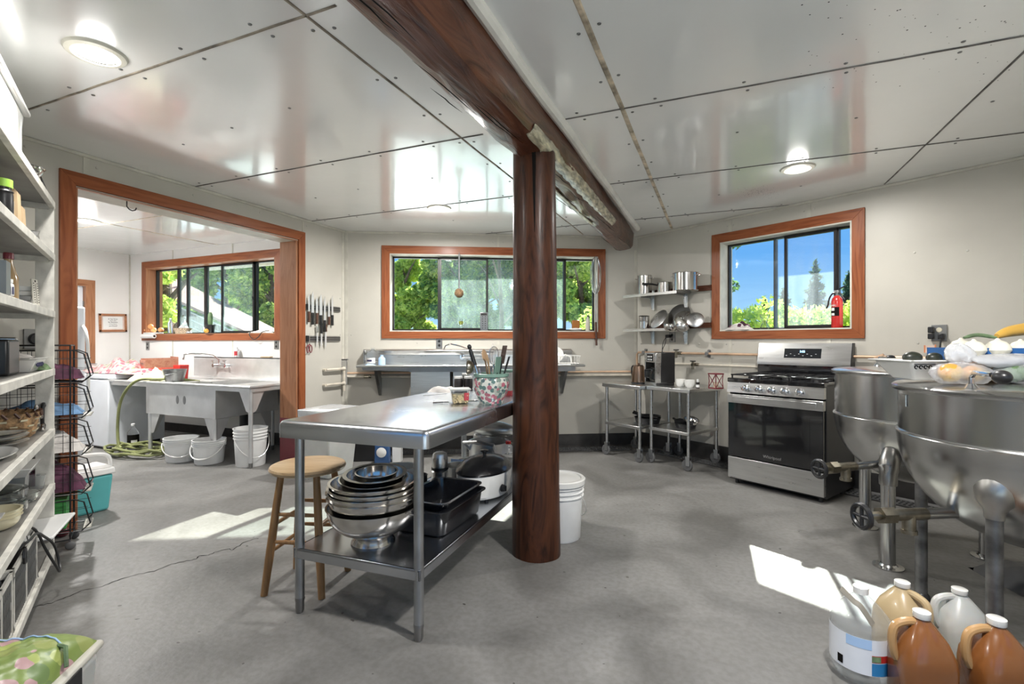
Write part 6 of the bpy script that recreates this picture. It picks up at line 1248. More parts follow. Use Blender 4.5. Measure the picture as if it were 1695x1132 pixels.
skillet('large cast iron skillet with handle pointing left on the corner table shelf', 1072, -.40, .135, WR.a-.35, h=.06)
skillet('upper cast iron pan resting in the large skillet', 1074, -.39, .12, WR.a-.3, z=.412, h=.03)
skillet('smaller cast iron pan on the shelf below the mugs', 1135, -.34, .105, WR.a-.5)
skillet('dark wok-like pan stacked on the smaller cast iron pan', 1131, -.33, .09, WR.a+2.5, z=.395, h=.04)
bowl('small steel bowl lying in the pans below the mugs', WR.w(on(1143, -.33), -.33, .41), .07, .045, .03, rot=(.35, .2, 0))
# ================================================================ WIDE WINDOW AND SINK THINGS
x, z = WB.hit(617, 604, -.22); b = bottle('clear gallon water jug at the left end of the wall sink', WB.w(x, -.22, .9705), .065, .19, 'clearp', 'clearp', .3, .34, lmat='label', lz=(.12, .42), name='water_jug'); wraplabel(.0655, .04, .06, -120, -60, 'navy', b, 'label_band')
x = WB.hit(631, 604, -.22)[0]; bottle('small blue bottle beside the clear water jug', WB.w(x+.01, -.24, .9705), .038, .11, 'bluel', 'bluel', .4, .42)
heap('sponge_cloth', 'pale wrung cloth lying in front of the water jug', 'cloth', WB, WB.hit(605, 605, -.35)[0], WB.hit(622, 605, -.35)[0], -.40, -.33, .9705, .018, 'bluel', 41)
x = WB.hit(930, 600, -.3)[0]; t = thing('dish_rack', 'white wire dish rack on the right drainboard of the wall sink', 'dish rack', WB.w(x, -.30, .9705), WB.a); mb = MB('cer')
for zz, ins in ((.02, .02), (.10, 0)): mb.tube([(-.18+ins, -.13+ins, zz), (.18-ins, -.13+ins, zz), (.18-ins, .13-ins, zz), (-.18+ins, .13-ins, zz)], .003, 6, closed=True)
for k in range(12): xx = -.17+k*.031; mb.tube([(xx, -.13, .10), (xx, -.11, .02), (xx, .11, .02), (xx, .13, .10)], .0016, 5)
for k in range(8): yy = -.12+k*.034; mb.tube([(-.18, yy, .10), (-.16, yy, .02), (.16, yy, .02), (.18, yy, .10)], .0016, 5)
for a in (-.14, .14):
    for b in (-.09, .09): mb.cyl((a, b, 0), (a, b, .02), .004)
mb.build('wires', t); one(MB('cer').t((0, 0, .09), (PI/2-.15, 0, 0)).lathe([(0, 0), (.05, 0), (.085, .012), (.05, .004)], n=30), 'plate', 'white plate standing in the dish rack', 'plate', WB.w(x-.06, -.26, .992), WB.a)
one(MB('cer').t((0, 0, .0), (0, 0, 0)).tube([(-.07, 0, 0), (-.06, 0, .06), (0, 0, .085), (.06, 0, .06), (.07, 0, 0)], .010, 8), 'basket_handle', 'arched white utensil holder handle in the dish rack', 'utensil holder', WB.w(x+.03, -.34, .995), WB.a)
zs = 1.3505
def wx(px, y=.05): return WB.hit(px, 545, y)[0]
t = thing('box_grater', 'steel slicer standing on the wide window sill left of the post', 'grater', WB.w(wx(801, .03), .03, zs), WB.a); MB('steeld').box(-.045, .045, -.012, .0, 0, .21).build('plate', t, bevel=.004); mb = MB('dark')
for i in range(6):
    for j in range(2): mb.lathe([(0, -.0125), (.006, -.0124)], (-.016+j*.032, 0, .03+i*.026), 10, ax='y')
mb.box(-.035, .035, -.0128, -.012, .175, .2); mb.build('cutting_holes', t)
t = thing('wine_glass', 'small stemmed glass with yellow liquid on the wide window sill', 'glass', WB.w(wx(763, .05), .05, zs)); MB('clearg').lathe([(0, 0), (.03, .001), (.03, .003), (.004, .006), (.004, .055), (.02, .065), (.032, .085), (.032, .15), (.031, .15), (.030, .087), (.018, .068), (0, .064)], n=28).build('glass', t)
M['lemon'] = pmat('yellow_liquid', (.75, .72, .18), .1, trans=.5); MB('lemon').lathe([(0, .066), (.018, .070), (.029, .088), (.029, .108), (0, .108)], n=24).build('drink', t)
t = thing('hanging_brush', 'round bristle brush hanging by its long handle before the wide window', 'brush', WB.w(WB.hit(760, 420, -.03)[0], -.035, 0), WB.a)
MB('galv').tube([(0, 0, 2.215), (0, 0, 2.12), (0, 0, 1.90), (0, .002, 1.82)], [.011, .012, .009, .011], 10).build('handle', t); MB('cork').ball((0, .002, 1.775), (.052, .04, .052), 22, 14, .14).build('bristles', t); MB('screw').tube([(0, .012, 2.20), (0, .012, 2.24), (0, .03, 2.25)], .003, 6).build('hook', t)
x = WB.hit(986, 500, -.04)[0]; t = thing('giant_whisk', 'very long balloon whisk hanging on the right casing of the wide window', 'whisk', WB.w(x, -.04, 0), WB.a)
MB('handle').cyl((.01, 0, 1.18), (.0, 0, 1.45), .012, n=12).build('grip', t); MB('galv').cyl((0, 0, 1.45), (0, 0, 1.85), .008, n=10).build('shaft', t); mb = MB('chrome')
for k in range(6):
    a = PI*k/6; pts = []
    for i in range(25): q = PI*i/24; rr = .062*math.sin(q)**.9 if 0 < q < PI else 0; pts.append((rr*math.cos(a), rr*math.sin(a)*.6, 1.78+.43*(1-math.cos(q))/2))
    mb.tube(pts, .0022, 5); mb.tube([(-px_, -py_, z_) for px_, py_, z_ in pts], .0022, 5)
mb.build('wires', t); MB('screw').tube([(0, .02, 2.20), (0, .0, 2.215), (0, -.01, 2.20)], .004, 6).build('nail', t)
t = thing('candle_block', 'amber square block on the wide window sill right of the post', 'block', WB.w(wx(953, .06), .06, zs), WB.a); M['amberb'] = pmat('amber_glass', (.45, .17, .03), .3, trans=.3); MB('amberb').box(-.045, .045, -.02, .02, .03, .125).build('block', t, bevel=.004); MB('cer').ball((0, 0, .018), (.075, .035, .020), 20, 10).build('soap_dish', t)
t = thing('figurine', 'slim pale bottle-shaped figurine at the right of the wide window sill', 'figurine', WB.w(wx(973, .06), .06, zs)); MB('trimw').lathe([(0, 0), (.026, 0), (.028, .06), (.024, .12), (.010, .155), (.008, .175), (0, .18)], n=20).build('body', t); MB('dark').ball((0, 0, .175), (.010, .010, .014)).build('head', t)
for px, py, lb in ((945, 459, 'left small dark bird ornament hanging in the wide window'), (964, 470, 'right small dark bird ornament hanging in the wide window')):
    x, z = WB.hit(px, py, .04); t = thing('bird_ornament', lb, 'ornament', WB.w(x, .04, z), WB.a, 'bird ornaments in the wide window'); MB('dark').ball((0, 0, 0), (.028, .006, .013), 14, 8).prism([(-.05, .012), (-.02, 0), (-.02, -.008)], -.001, .001, 'y').build('bird', t); MB('black').cyl((0, 0, .01), (0, 0, 2.20-z), .0008, n=5).build('thread', t)
# ================================================================ RIGHT WINDOW SILL
zs = 1.3405
def rx(px, y=.04): return WR.hit(px, 545, y)[0]
heap('folded_rag', 'plum and white rag folded on the left end of the right window sill', 'rag', WR, rx(1198, -.02), rx(1243, 0), -.03, .06, zs, .045, 'cloth', 51, rough=1.0)
heap('dark_rag', 'plum rag lying on the white one at the right window sill', 'rag', WR, rx(1207, 0), rx(1238, 0), -.0, .07, zs+.028, .035, 'purple', 52, rough=1.0)
t = thing('glass_vase', 'small cut glass vase on the right window sill', 'vase', WR.w(rx(1265), .05, zs)); MB('clearg').lathe([(0, 0), (.042, 0), (.044, .012), (.026, .055), (.024, .085), (.040, .125), (.044, .14), (.040, .14), (.020, .085), (.02, .055), (.036, .014), (0, .012)], n=12).build('body', t, ang=10)
x = rx(1386, .05); t = thing('fire_extinguisher', 'red fire extinguisher standing on the right window sill', 'fire extinguisher', WR.w(x, .045, zs), WR.a-.2)
MB('red').lathe([(0, 0), (.040, 0), (.043, .006), (.043, .225), (.038, .25), (.022, .27), (.018, .275)], n=32).build('cylinder', t); wraplabel(.0432, .10, .175, -140, -40, 'ink', t, 'label', 14); wraplabel(.0436, .145, .17, -125, -85, 'label', t, 'label_text', 8); wraplabel(.0436, .105, .125, -125, -85, 'label', t, 'label_symbol', 8)
MB('steeld').cyl((0, 0, .27), (0, 0, .315), .014, n=14).box(-.02, .02, -.012, .012, .30, .32).build('valve', t); MB('black').tube([(-.02, 0, .312), (.03, 0, .335), (.065, 0, .35)], .006, 8).tube([(-.01, 0, .305), (.03, 0, .29), (.06, 0, .24)], .006, 8).build('lever', t); MB('black').tube(smooth([(-.015, 0, .30), (-.04, -.005, .29), (-.06, -.01, .25), (-.07, -.01, .20), (-.085, -.01, .17)]), [.007]*len(smooth([(0, 0, 0)]*5)), 8).build('discharge_hose', t)
text('ABC', .022, 'label', t, (0, -.0445, .19), (PI/2, 0, 0), name='label_letters')
# ================================================================ FOOD ON THE NEAR KETTLE LID
zl = 1.03+.024
p = C(1.80, 2.17); pz0 = zl; t = thing('serving_bowl', 'white enamel bowl with dark printed band of squiggles on the kettle lid', 'bowl', (p.x, p.y, pz0), TH)
MB('cer').tbox((0, 0), (.15, .12), (.26, .22), 0, .085).build('body', t, bevel=.010); 
cut = MB('cer').box(-.142, .142, -.123, -.105, .083, .090).box(-.142, .142, .105, .123, .083, .090).box(-.145, -.125, -.123, .123, .083, .090).box(.125, .145, -.123, .123, .083, .090).build('rim', t, bevel=.003)
mb = MB('ink')
for gx in (-.065, .05):
    for k in range(4): xx = gx-.036+k*.02; mb.tube([(xx+.007*math.cos(q), -.1005-.0, .060+.007*math.sin(q)) for q in [2*PI*i/10 for i in range(9)]], .0022, 5)
    mb.box(gx-.045, gx+.042, -.105, -.102, .071, .0735)
mb.build('printed_band', t)
for k, (dx, dd, r, lb) in enumerate(((-.06, -.03, (.040, .028, .026), 'left dark avocado heaped in the white bowl'), (.035, -.03, (.034, .026, .023), 'middle dark avocado in the white bowl'), (.0, .05, (.036, .027, .024), 'rear dark avocado in the white bowl'))):
    q = p+C(dx, dd); one(MB('egg').ball((0, 0, 0), r, 20, 14), 'avocado', lb, 'avocado', (q.x, q.y, pz0+.088+r[2]*.40), TH+.2*k, group='avocados in the white bowl')
# upper tray and produce
p = C(2.087, 2.15); t = thing('produce_box', 'blue shallow produce box of onions and squash on the kettle lid', 'box', (p.x, p.y, zl+.089), TH-.25)
MB('blue').box(-.20, .28, -.13, -.124, 0, .052).box(-.20, .28, .064, .07, 0, .052).box(-.20, -.194, -.13, .07, 0, .052).box(.274, .28, -.13, .07, 0, .052).box(-.20, .28, -.13, .07, 0, .006).build('tray', t)
one(MB('brown').box(-.10, .26, -.06, .11, 0, .088), 'cardboard_box', 'cardboard box under the blue produce box, hidden by the bags', 'box', (p.x, p.y, zl), TH, bevel=.004)
for k, (dx, dd, r, lb, mt) in enumerate(((-.155, -.09, .042, 'leftmost white onion in the blue box', 'onion'), (-.065, -.10, .044, 'second white onion from the left in the blue box', 'onion'), (.03, -.10, .042, 'right white onion in the blue box', 'onion'), (-.10, .03, .045, 'white onion behind the front row in the blue box', 'onion'))):
    q = p+C(dx, dd); o = one(MB(mt).lathe([(0, -r*.85), (r*.6, -r*.7), (r, -.05*r), (r*.93, r*.35), (r*.62, r*.75), (r*.22, r*.93), (.004, r*1.1), (0, r*1.12)], n=24), 'onion', lb, 'onion', (q.x, q.y, zl+.096+r*.85), 0, group='onions in the blue box')
q = p+C(.12, -.03); one(MB('squash').tube(smooth([(-.12, 0, 0), (-.05, .01, .02), (.06, .01, .035), (.15, 0, .04)]), [.010]+[.011+.012*math.sin(PI*i/16)+.007*i/16 for i in range(1, 16)], 16), 'squash', 'long yellow squash lying over the onions in the blue box', 'squash', (q.x, q.y, zl+.192), TH)
q = p+C(-.10, -.05); one(MB('greenc').tube(smooth([(-.06, 0, 0), (0, 0, .012), (.08, 0, .0)]), [.005, .006, .008, .008, .008, .008, .008, .008, .008, .006, .004], 8), 'onion_stalk', 'dried grey-green stalk lying on the white onions', 'stalk', (q.x, q.y, zl+.184), TH)
M['baga'] = glassmat('clear_food_bag', (.96, .97, .98), .42, (.86, .88, .92))
def plasticbag(lab, q, rx_, ry_, rz_, z, seed, rz=0, mat='baga', tail=None):
    rnd = random.Random(seed); ph = [rnd.uniform(0, 6) for _ in range(6)]; vs = []; fs = []; n, m = 36, 18
    for j in range(m+1):
        a = -PI/2+PI*j/m
        for i in range(n):
            t_ = 2*PI*i/n; w_ = 1+.05*math.sin(5*t_+ph[0]+3*a)+.045*math.sin(11*t_+ph[1]+5*a)+.05*math.sin(3*t_+ph[2]-2*a)+rnd.uniform(-.015, .015)
            vs.append((rx_*math.cos(a)*math.cos(t_)*w_, ry_*math.cos(a)*math.sin(t_)*w_, max(-rz_*.82, rz_*math.sin(a)*w_)+rz_*.82))
    for j in range(m):
        for i in range(n): fs.append((j*n+i, j*n+(i+1) % n, (j+1)*n+(i+1) % n, (j+1)*n+i))
    mb = MB(mat).add(vs, fs)
    if tail: mb.sheet(12, 5, lambda u, v: (tail[0]*u-rx_*.5*0+.02*math.sin(v*7+u*5), (v-.5)*(.03+.10*u)+.01*math.sin(u*13), rz_*1.5+tail[1]*u+.02*math.sin(v*9+u*3)))
    o = mb.build('plastic_bag', ang=180); place(o, (q.x, q.y, z), rz); return tag(o, lab, 'bag')
q = C(1.80, 1.975); plasticbag('clear plastic bag of mangoes at the front of the kettle lid', q, .115, .075, .045, zl, 3, TH+.1)
for k, (dx, dd, r, lb) in enumerate(((-.05, -.01, (.05, .036, .036), 'left orange mango in the clear bag on the kettle lid'), (.05, .0, (.048, .036, .032), 'right reddish mango in the clear bag on the kettle lid'))):
    w_ = q+C(dx, dd); one(MB('mango').ball((0, 0, 0), r, 20, 14), 'mango', lb, 'mango', (w_.x, w_.y, zl+.008+r[2]), TH+.3, group='mangoes in the clear bag')
q = C(2.09, 1.955); plasticbag('clear plastic bag of green and yellow fruit at the right of the lid', q, .17, .08, .045, zl, 5, TH-.05)
for k, (dx, mt, lb) in enumerate(((-.10, 'lime', 'yellow-green pear in the right clear bag'), (.02, 'squash', 'yellow fruit in the middle of the right clear bag'), (.12, 'greenc', 'dark green fruit at the right of the clear bag'))):
    w_ = q+C(dx, 0); one(MB({'lime': 'cact', 'squash': 'squash', 'greenc': 'greenc'}[mt]).ball((0, 0, 0), (.05, .036, .034), 18, 12), 'fruit', lb, 'fruit', (w_.x, w_.y, zl+.042), TH, group='fruit in the right clear bag')
q = C(2.03, 1.99); plasticbag('large crumpled white plastic bag lying across the fruit on the lid', q, .20, .06, .030, zl+.062, 8, TH, mat='bag')
q = C(1.79, 2.02); plasticbag('bunched top of a white bag sticking up left of the blue box', C(1.845, 2.03), .05, .035, .045, zl+.075, 9, TH-.5, mat='bag')
# ================================================================ JUGS ON THE FLOOR
def gallon(lab, q, h, wd, mat, lidm='cer', rz=0, lablz=None):
    t = thing('gallon_jug', lab, 'jug', q, rz); mb = MB(mat); a = wd/2; n = 24
    def ring(w2, z, e, ox=0): return [(ox+w2*math.copysign(abs(math.cos(q_))**e, math.cos(q_)), w2*math.copysign(abs(math.sin(q_))**e, math.sin(q_)), z) for q_ in [2*PI*i/n for i in range(n)]]
    RR = [ring(a*.9, 0, .5), ring(a, .012, .5), ring(a, h*.50, .5), ring(a*.97, h*.60, .55), ring(a*.78, h*.74, .7), ring(a*.46, h*.86, .9), ring(a*.27, h*.92, 1), ring(a*.25, h*.94, 1)]
    fs = [(j*n+i, j*n+(i+1) % n, (j+1)*n+(i+1) % n, (j+1)*n+i) for j in range(len(RR)-1) for i in range(n)]+[tuple(range(n))[::-1], tuple(range((len(RR)-1)*n, len(RR)*n))]
    mb.add(sum(RR, []), fs).build('body', t, ang=60)
    MB(mat if mat != 'amber' else 'amberh').tube(smooth([(-a*.22, 0, h*.88), (-a*.55, 0, h*.885), (-a*.98, 0, h*.84), (-a*1.12, 0, h*.72), (-a*1.08, 0, h*.58), (-a*.94, 0, h*.50)]), .0135, 10).build('handle', t)
    MB(lidm).lathe([(a*.30, h*.935), (a*.31, h*.94), (a*.31, h*.995), (a*.28, h), (0, h)], n=24).lathe([(0, h*.935), (a*.30, h*.935)], n=24).build('cap', t)
    return t
q = C(1.275, 1.80); t = thing('water_jug', 'large clear ribbed water jug with fruit label standing in the sun', 'jug', q, TH-.2)
pr = [(0, 0), (.06, 0), (.082, .012), (.090, .03)]
for k in range(7): z = .035+k*.022; pr += [(.092, z), (.0955, z+.007), (.092, z+.014)]
pr += [(.093, .195), (.096, .205), (.088, .225), (.060, .262), (.030, .292), (.022, .300), (.022, .312)]
M['water'] = glassmat('clear_bottle', (.95, .97, .98), .16, (.9, .93, .95))
MB('water').lathe(pr, n=44).build('body', t, ang=80); MB('cer').lathe([(0, .305), (.024, .305), (.025, .327), (.022, .330), (0, .330)], n=24).build('cap', t)
MB('strap').t((0, 0, 0)).tube(smooth([(-.085, -.05, .335), (-.05, -.06, .30), (-.03, -.07, .285), (.0, -.085, .235)]), [.012]*16, 6, sq=.35).build('carry_strap', t)
M['labelw'] = pmat('pale_label', (.78, .80, .84), .4, var=.02); wraplabel(.0965, .06, .185, -200, -5, 'labelw', t, 'label', 24); wraplabel(.0970, .062, .105, -95, -10, 'labelb', t, 'blue_band', 14); wraplabel(.0970, .108, .132, -95, -10, 'red', t, 'fruit_picture', 14); wraplabel(.0974, .110, .130, -95, -78, 'greenc', t, 'leaf_picture', 4); wraplabel(.0974, .108, .131, -62, -52, 'green', t, 'seal', 4); wraplabel(.0972, .150, .184, -140, -95, 'bluel', t, 'pale_blue_patch', 6)
wraplabel(.0974, .07, .10, -158, -146, 'ink', t, 'barcode', 3)
a = math.radians(-50); text('100%', .018, 'label', t, (.0985*math.cos(a), .0985*math.sin(a), .084), (PI/2, 0, a+PI/2), name='label_letters')
gallon('pale cider-coloured jug with white cap behind the clear water jug', C(1.51, 1.905), .295, .165, 'amberl', rz=TH+1.9)
j = gallon('amber gallon jug with handle left, between the clear jug and its twin', C(1.365, 1.64), .325, .16, 'amber', rz=TH-.15)
gallon('empty milky white gallon jug with open handle behind the amber jugs', C(1.70, 1.87), .285, .16, 'milky', rz=TH-.1)
j2 = gallon('rightmost amber gallon jug at the bottom corner by the kettle leg', C(1.575, 1.60), .325, .165, 'amber', rz=TH-.1)
MB('redl').box(-.06, .05, -.0875, -.0865, .02, .085).build('label', j2); MB('navy').lathe([(0, -.0885), (.026, -.088)], (-.03, 0, .06), 20, ax='y').build('emblem', j2); MB('label').box(.0, .05, -.0885, -.0875, .03, .065).build('label_panel', j2)
MB('orange').box(-.03, .06, -.083, -.082, .10, .19).build('label', bpy.data.objects['gallon_jug']); text('N', .06, 'navy', bpy.data.objects['gallon_jug'], (.0, -.0835, .15), (PI/2, 0, 0), name='label_letter')
# ================================================================ BOTTOM LEFT: TOTE AND QUILTED BAG
q = C(-1.46, 1.36); t = thing('storage_tote', 'scuffed pale grey lidded tote in the bottom left corner of the room', 'tote', q, TH+.25); MB('milky').tbox((0, 0), (.34, .34), (.37, .37), 0, .235).build('box', t, bevel=.02, seg=3); MB('trimw').box(-.195, .195, -.195, .195, .235, .262).build('lid', t, bevel=.012, seg=3); MB('black').box(.18, .20, -.06, .06, .20, .25).build('latch', t)
t = thing('quilted_bag', 'green printed quilted bag with zip lying on the pale tote', 'bag', (q.x, q.y, .2625), TH+.2)
def qf(u, v):
    e = (math.sin(PI*u) ** .4 if 0 < u < 1 else 0)*(math.sin(PI*v) ** .4 if 0 < v < 1 else 0); return (-.20+.37*u, -.17+.36*v, max(0, .085*e+.012*math.sin(u*9)*e+.006*abs(math.sin(u*24+v*18))*e+.005*abs(math.sin(u*24-v*18))*e))
MB('bagg').sheet(44, 34, qf).add([(-.20, -.17, 0), (.17, -.17, 0), (.17, .19, 0), (-.20, .19, 0)], [(0, 1, 2, 3)]).build('body', t, ang=80)
MB('bluel').tube([(qf(u, .62+.18*math.sin(u*3))[0], qf(u, .62+.18*math.sin(u*3))[1], qf(u, .62+.18*math.sin(u*3))[2]+.003) for u in np.linspace(.05, .93, 24)], .0025, 6).build('zip', t); zp = qf(.9, .68); MB('greenc').tube([zp, (zp[0]+.03, zp[1]-.02, zp[2]+.003), (zp[0]+.05, zp[1]-.05, .02)], .006, 6).build('zip_pull', t)
# ================================================================ CONTENTS OF THE SHELVING UNIT
def shx(px, y=-.14): return SH.hit(px, CY, y)[0]
def sl_(px, k, y=-.14, dz=.001): return SH.w(shx(px, y), y, SHZ[k]-.004+dz)
zA = SHZ[0]
t = thing('storage_bin', 'clear lidded plastic bin with black latch on top of the shelving unit', 'bin', SH.w(.70, -.25, zA-.003), SH.a)
MB('milky').tbox((0, 0), (.52, .34), (.58, .38), 0, .31).build('bin', t, bevel=.015, seg=3); mb = MB('milky')
for k in range(7): mb.box(-.25+k*.08, -.235+k*.08, .178, .188, .02, .28)
mb.build('ribs', t); MB('white').box(-.31, .31, -.21, .21, .31, .335).tbox((0, 0), (.60, .40), (.52, .34), .335, .365).build('lid', t, bevel=.008)
MB('black').tube([(-.314, .06, .335), (-.325, .065, .32), (-.325, .065, .25)], .008, 8).tube([(-.324, -.04, .27), (-.324, .08, .27)], .007, 8).build('latch', t)
t = thing('wire_stand', 'thin black folding wire stand hanging at the end of the top shelf', 'stand', SH.w(.0, 0, 0), SH.a)
for dy in (0, -.10): MB('black').tube([(.34, -.03+dy, zA+.10), (.20, -.03+dy, zA+.085), (.03, -.03+dy, zA+.065), (.012, -.03+dy, zA-.0)], .003, 6).tube([(.2, -.03+dy, zA+.085), (.05, -.03+dy, zA)], .0025, 6).build('wire_side', t)
MB('black').tube([(.03, -.03, zA+.065), (.03, -.13, zA+.065)], .003, 6).tube([(.20, -.03, zA+.085), (.20, -.13, zA+.085)], .003, 6).build('cross_wire', t)
bowl('small steel bowl on the top shelf right of the clear bin', SH.w(.29, -.08, zA+.05), .075, .045, .03); bowl('second steel bowl under the small one on the top shelf', SH.w(.28, -.09, zA), .055, .045, .03)
# second shelf
bottle('black spice bottle with lime green cap on the second shelf', sl_(3, 1, -.05), .033, .16, 'black', 'lime', .8, .95, caph=.2, name='spice_bottle', lmat='label', lz=(.15, .5), la=(60, 130))
for k, (px, h, w_) in enumerate(((12, .20, .055), (21, .15, .045))):
    t = thing('paper_bag', ['tall brown paper bag beside the lime capped bottle', 'shorter brown paper packet right of the tall paper bag'][k], 'bag', sl_(px, 1, -.07), SH.a); MB('brown').tbox((0, 0), (w_*1.5, .08), (w_*1.3, .07), 0, h*.8).tbox((0, 0), (w_*1.3, .07), (w_*1.4, .012), h*.8, h).build('bag', t)
bottle('tiny clear bottle with black cap right of the paper bags', sl_(31, 1, -.07), .016, .07, 'clearp', 'black', .6, .7, name='small_bottle', caph=.2)
for k in range(3):
    o = MB('alu').lathe([(0, 0), (.055, 0), (.075, .025), (.082, .027), (.073, .024), (.053, .003), (0, .003)], n=4, a0=PI/4, sx=1.2).build('foil_pan'); place(o, Vector(SH.w(.15+.01*k, -.095, SHZ[1]-.003))+Vector((0, 0, .002+.020*k)), 0, (0.05*k, -.10-.06*k, SH.a+.1*k)); tag(o, ['lowest foil tin in the small stack on the second shelf', 'middle foil tin in the small stack on the second shelf', 'topmost tilted foil tin in the small stack on the second shelf'][k], 'tin', 'foil tins on the second shelf')
# third shelf
t = thing('sauce_bottle', 'tan-filled sauce bottle with dark red cap on the third shelf', 'bottle', sl_(14, 2, -.09, .02)); M['tans'] = pmat('tan_sauce', (.42, .28, .14), .2, var=.15, coat=.5)
MB('tans').lathe([(0, 0), (.032, 0), (.034, .01), (.034, .10), (.028, .12), (.015, .17), (.014, .185), (0, .185)], n=24).build('body', t); MB('reddk').lathe([(.018, .185), (.018, .21), (.016, .213), (0, .213)], n=20).lathe([(0, .185), (.018, .185)], n=20).build('cap', t)
bottle('white supplement bottle with purple label in front of the sauce bottle', sl_(12, 2, -.045, .02), .020, .068, 'white', 'white', .75, .85, name='pill_bottle', caph=.22, lmat='navy', lz=(.1, .55), la=(-180, 180))
t = thing('grey_box', 'pale grey box at the left edge of the third shelf', 'box', sl_(2, 2, -.05, .02), SH.a); MB('plate').box(-.04, .04, -.04, .02, 0, .13).build('box', t)
t = thing('baking_tray', 'white enamel tray under the bottles on the third shelf', 'tray', SH.w(.20, -.15, SHZ[2]-.003), SH.a); MB('cer').tbox((.15, 0), (.40, .20), (.46, .25), 0, .018).build('tray', t, bevel=.006)
for k in range(4):
    o = MB(['cer', 'alu', 'cer', 'white'][k]).tbox((0, 0), (.10, .12), (.112, .13), 0, .024).build('food_container', bevel=.003); place(o, Vector(SH.w(.13, -.125, SHZ[2]-.003))+Vector((0, 0, .02+.0245*k)), SH.a+.06*k-.1); tag(o, ['bottom white lid box in the stack left of the thermometer', 'second grey container in the stack left of the thermometer', 'third pale container in the stack left of the thermometer', 'top white container in the stack left of the thermometer'][k], 'container', 'stacked containers on the third shelf')
t = thing('thermometer', 'small white wall thermometer with dotted scale on the third shelf', 'thermometer', SH.w(.20, -.045, SHZ[2]+.016), SH.a); t.rotation_euler = (-.08, 0, SH.a+PI-.3)
MB('trimw').box(-.026, .026, -.004, .004, 0, .135).build('plate', t, bevel=.003); mb = MB('ink')
for k in range(9): mb.box(-.02, -.012, -.0047, -.0039, .015+k*.012, .019+k*.012).box(.012, .02, -.0047, -.0039, .015+k*.012, .019+k*.012)
mb.box(-.0015, .0015, -.0047, -.0039, .01, .11).lathe([(0, -.005), (.006, -.0045)], (0, 0, .125), 10, ax='y'); mb.build('scale', t)['kind'] = 'stuff'
# fourth shelf
t = thing('food_slicer', 'black appliance with chrome front plate and yellow dial on the fourth shelf', 'appliance', sl_(0, 3, -.13), SH.a)
MB('black').box(-.03, .20, -.12, .06, 0, .16).build('body', t, bevel=.012); MB('chrome').box(-.05, -.035, -.07, .05, 0, .17).build('front_plate', t, bevel=.012); MB('chrome').tube([(-.055, .01, .10), (-.10, .02, .085), (-.115, .02, .05), (-.08, .01, .04)], .012, 8).build('arm', t); MB('squash').ball((-.085, .03, .065), (.022, .022, .022)).build('dial', t)
t = thing('baking_dish', 'white rectangular baking dish with dark printed pattern on the fourth shelf', 'dish', SH.w(.235, -.125, SHZ[3]-.003), SH.a)
MB('cer').tbox((0, 0), (.24, .15), (.31, .21), 0, .062).tbox((0, 0), (.31, .21), (.35, .24), .062, .068).build('dish', t, bevel=.004); mb = MB('navy')
for k in range(12): mb.ball((-.09+k*.016, .093+.004, .035+.005*math.sin(k*2)), (.006, .004, .008), 8, 6)
mb.build('printed_pattern', t)['kind'] = 'stuff'
heap('oven_mitt', 'grey-green oven mitt at the right end of the fourth shelf', 'mitt', SH, .02, .17, -.09, -.01, SHZ[3], .035, 'greenc', 61); heap('folded_towel', 'pinkish towel folded in the white baking dish', 'towel', SH, .12, .36, -.20, -.06, SHZ[3]+.067, .022, 'cloth', 62)
# fifth shelf
t = thing('woven_basket', 'round brown woven splint basket on the fifth shelf', 'basket', SH.w(.20, -.185, SHZ[4]-.003), 0)
MB('wick').lathe([(0, 0), (.125, 0), (.14, .04), (.15, .10), (.156, .125), (.16, .125), (.154, .11), (.135, .01), (0, .008)], n=40).build('basket', t); mb = MB('handle')
for k in range(22): a = 2*PI*k/22; mb.tube([(.157*math.cos(a), .157*math.sin(a), .13), (.161*math.cos(a+.12), .161*math.sin(a+.12), .105)], .006, 6)
mb.build('rim_lacing', t)['kind'] = 'stuff'
mb = MB('cream')
for j in range(3):
    for k in range(24):
        if (k+j) % 2: a = 2*PI*k/24; rr = .142+.005*j; mb.box(0, 0, 0, 0, 0, 0) if False else mb.tube([(rr*math.cos(a-.1), rr*math.sin(a-.1), .03+.03*j), (rr*math.cos(a+.1), rr*math.sin(a+.1), .03+.03*j)], .009, 4, sq=.4)
mb.build('splints', t)['kind'] = 'stuff'
for k in range(4):
    o = MB('clearg' if k % 2 else 'cer').lathe([(0, 0), (.06, 0), (.115, .018), (.12, .022), (.113, .020), (.058, .003), (0, .003)], n=36).build('dinner_plate'); place(o, Vector(sl_(30, 4, -.12))+Vector((.0+.004*k, 0, .004+.010*k))); o.location = Vector(SH.w(.505, -.15, SHZ[4]+.002+.014*k)); tag(o, ['bottom white plate in the stack on the fifth shelf', 'clear glass plate second in the stack on the fifth shelf', 'white plate third in the stack on the fifth shelf', 'clear glass plate on top of the stack on the fifth shelf'][k], 'plate', 'plates stacked on the fifth shelf')
t = thing('oval_platter', 'white oval serving platter in front on the fifth shelf', 'platter', SH.w(.82, -.11, SHZ[4]+.001), SH.a); MB('cer').lathe([(0, 0), (.10, 0), (.17, .018), (.174, .022), (.165, .019), (.09, .004), (0, .004)], n=40, sy=.5).build('platter', t)
t = thing('can_opener', 'chrome and black crank can opener clamped at the end of the fifth shelf', 'can opener', SH.w(.06, -.04, SHZ[4]+.0), SH.a)
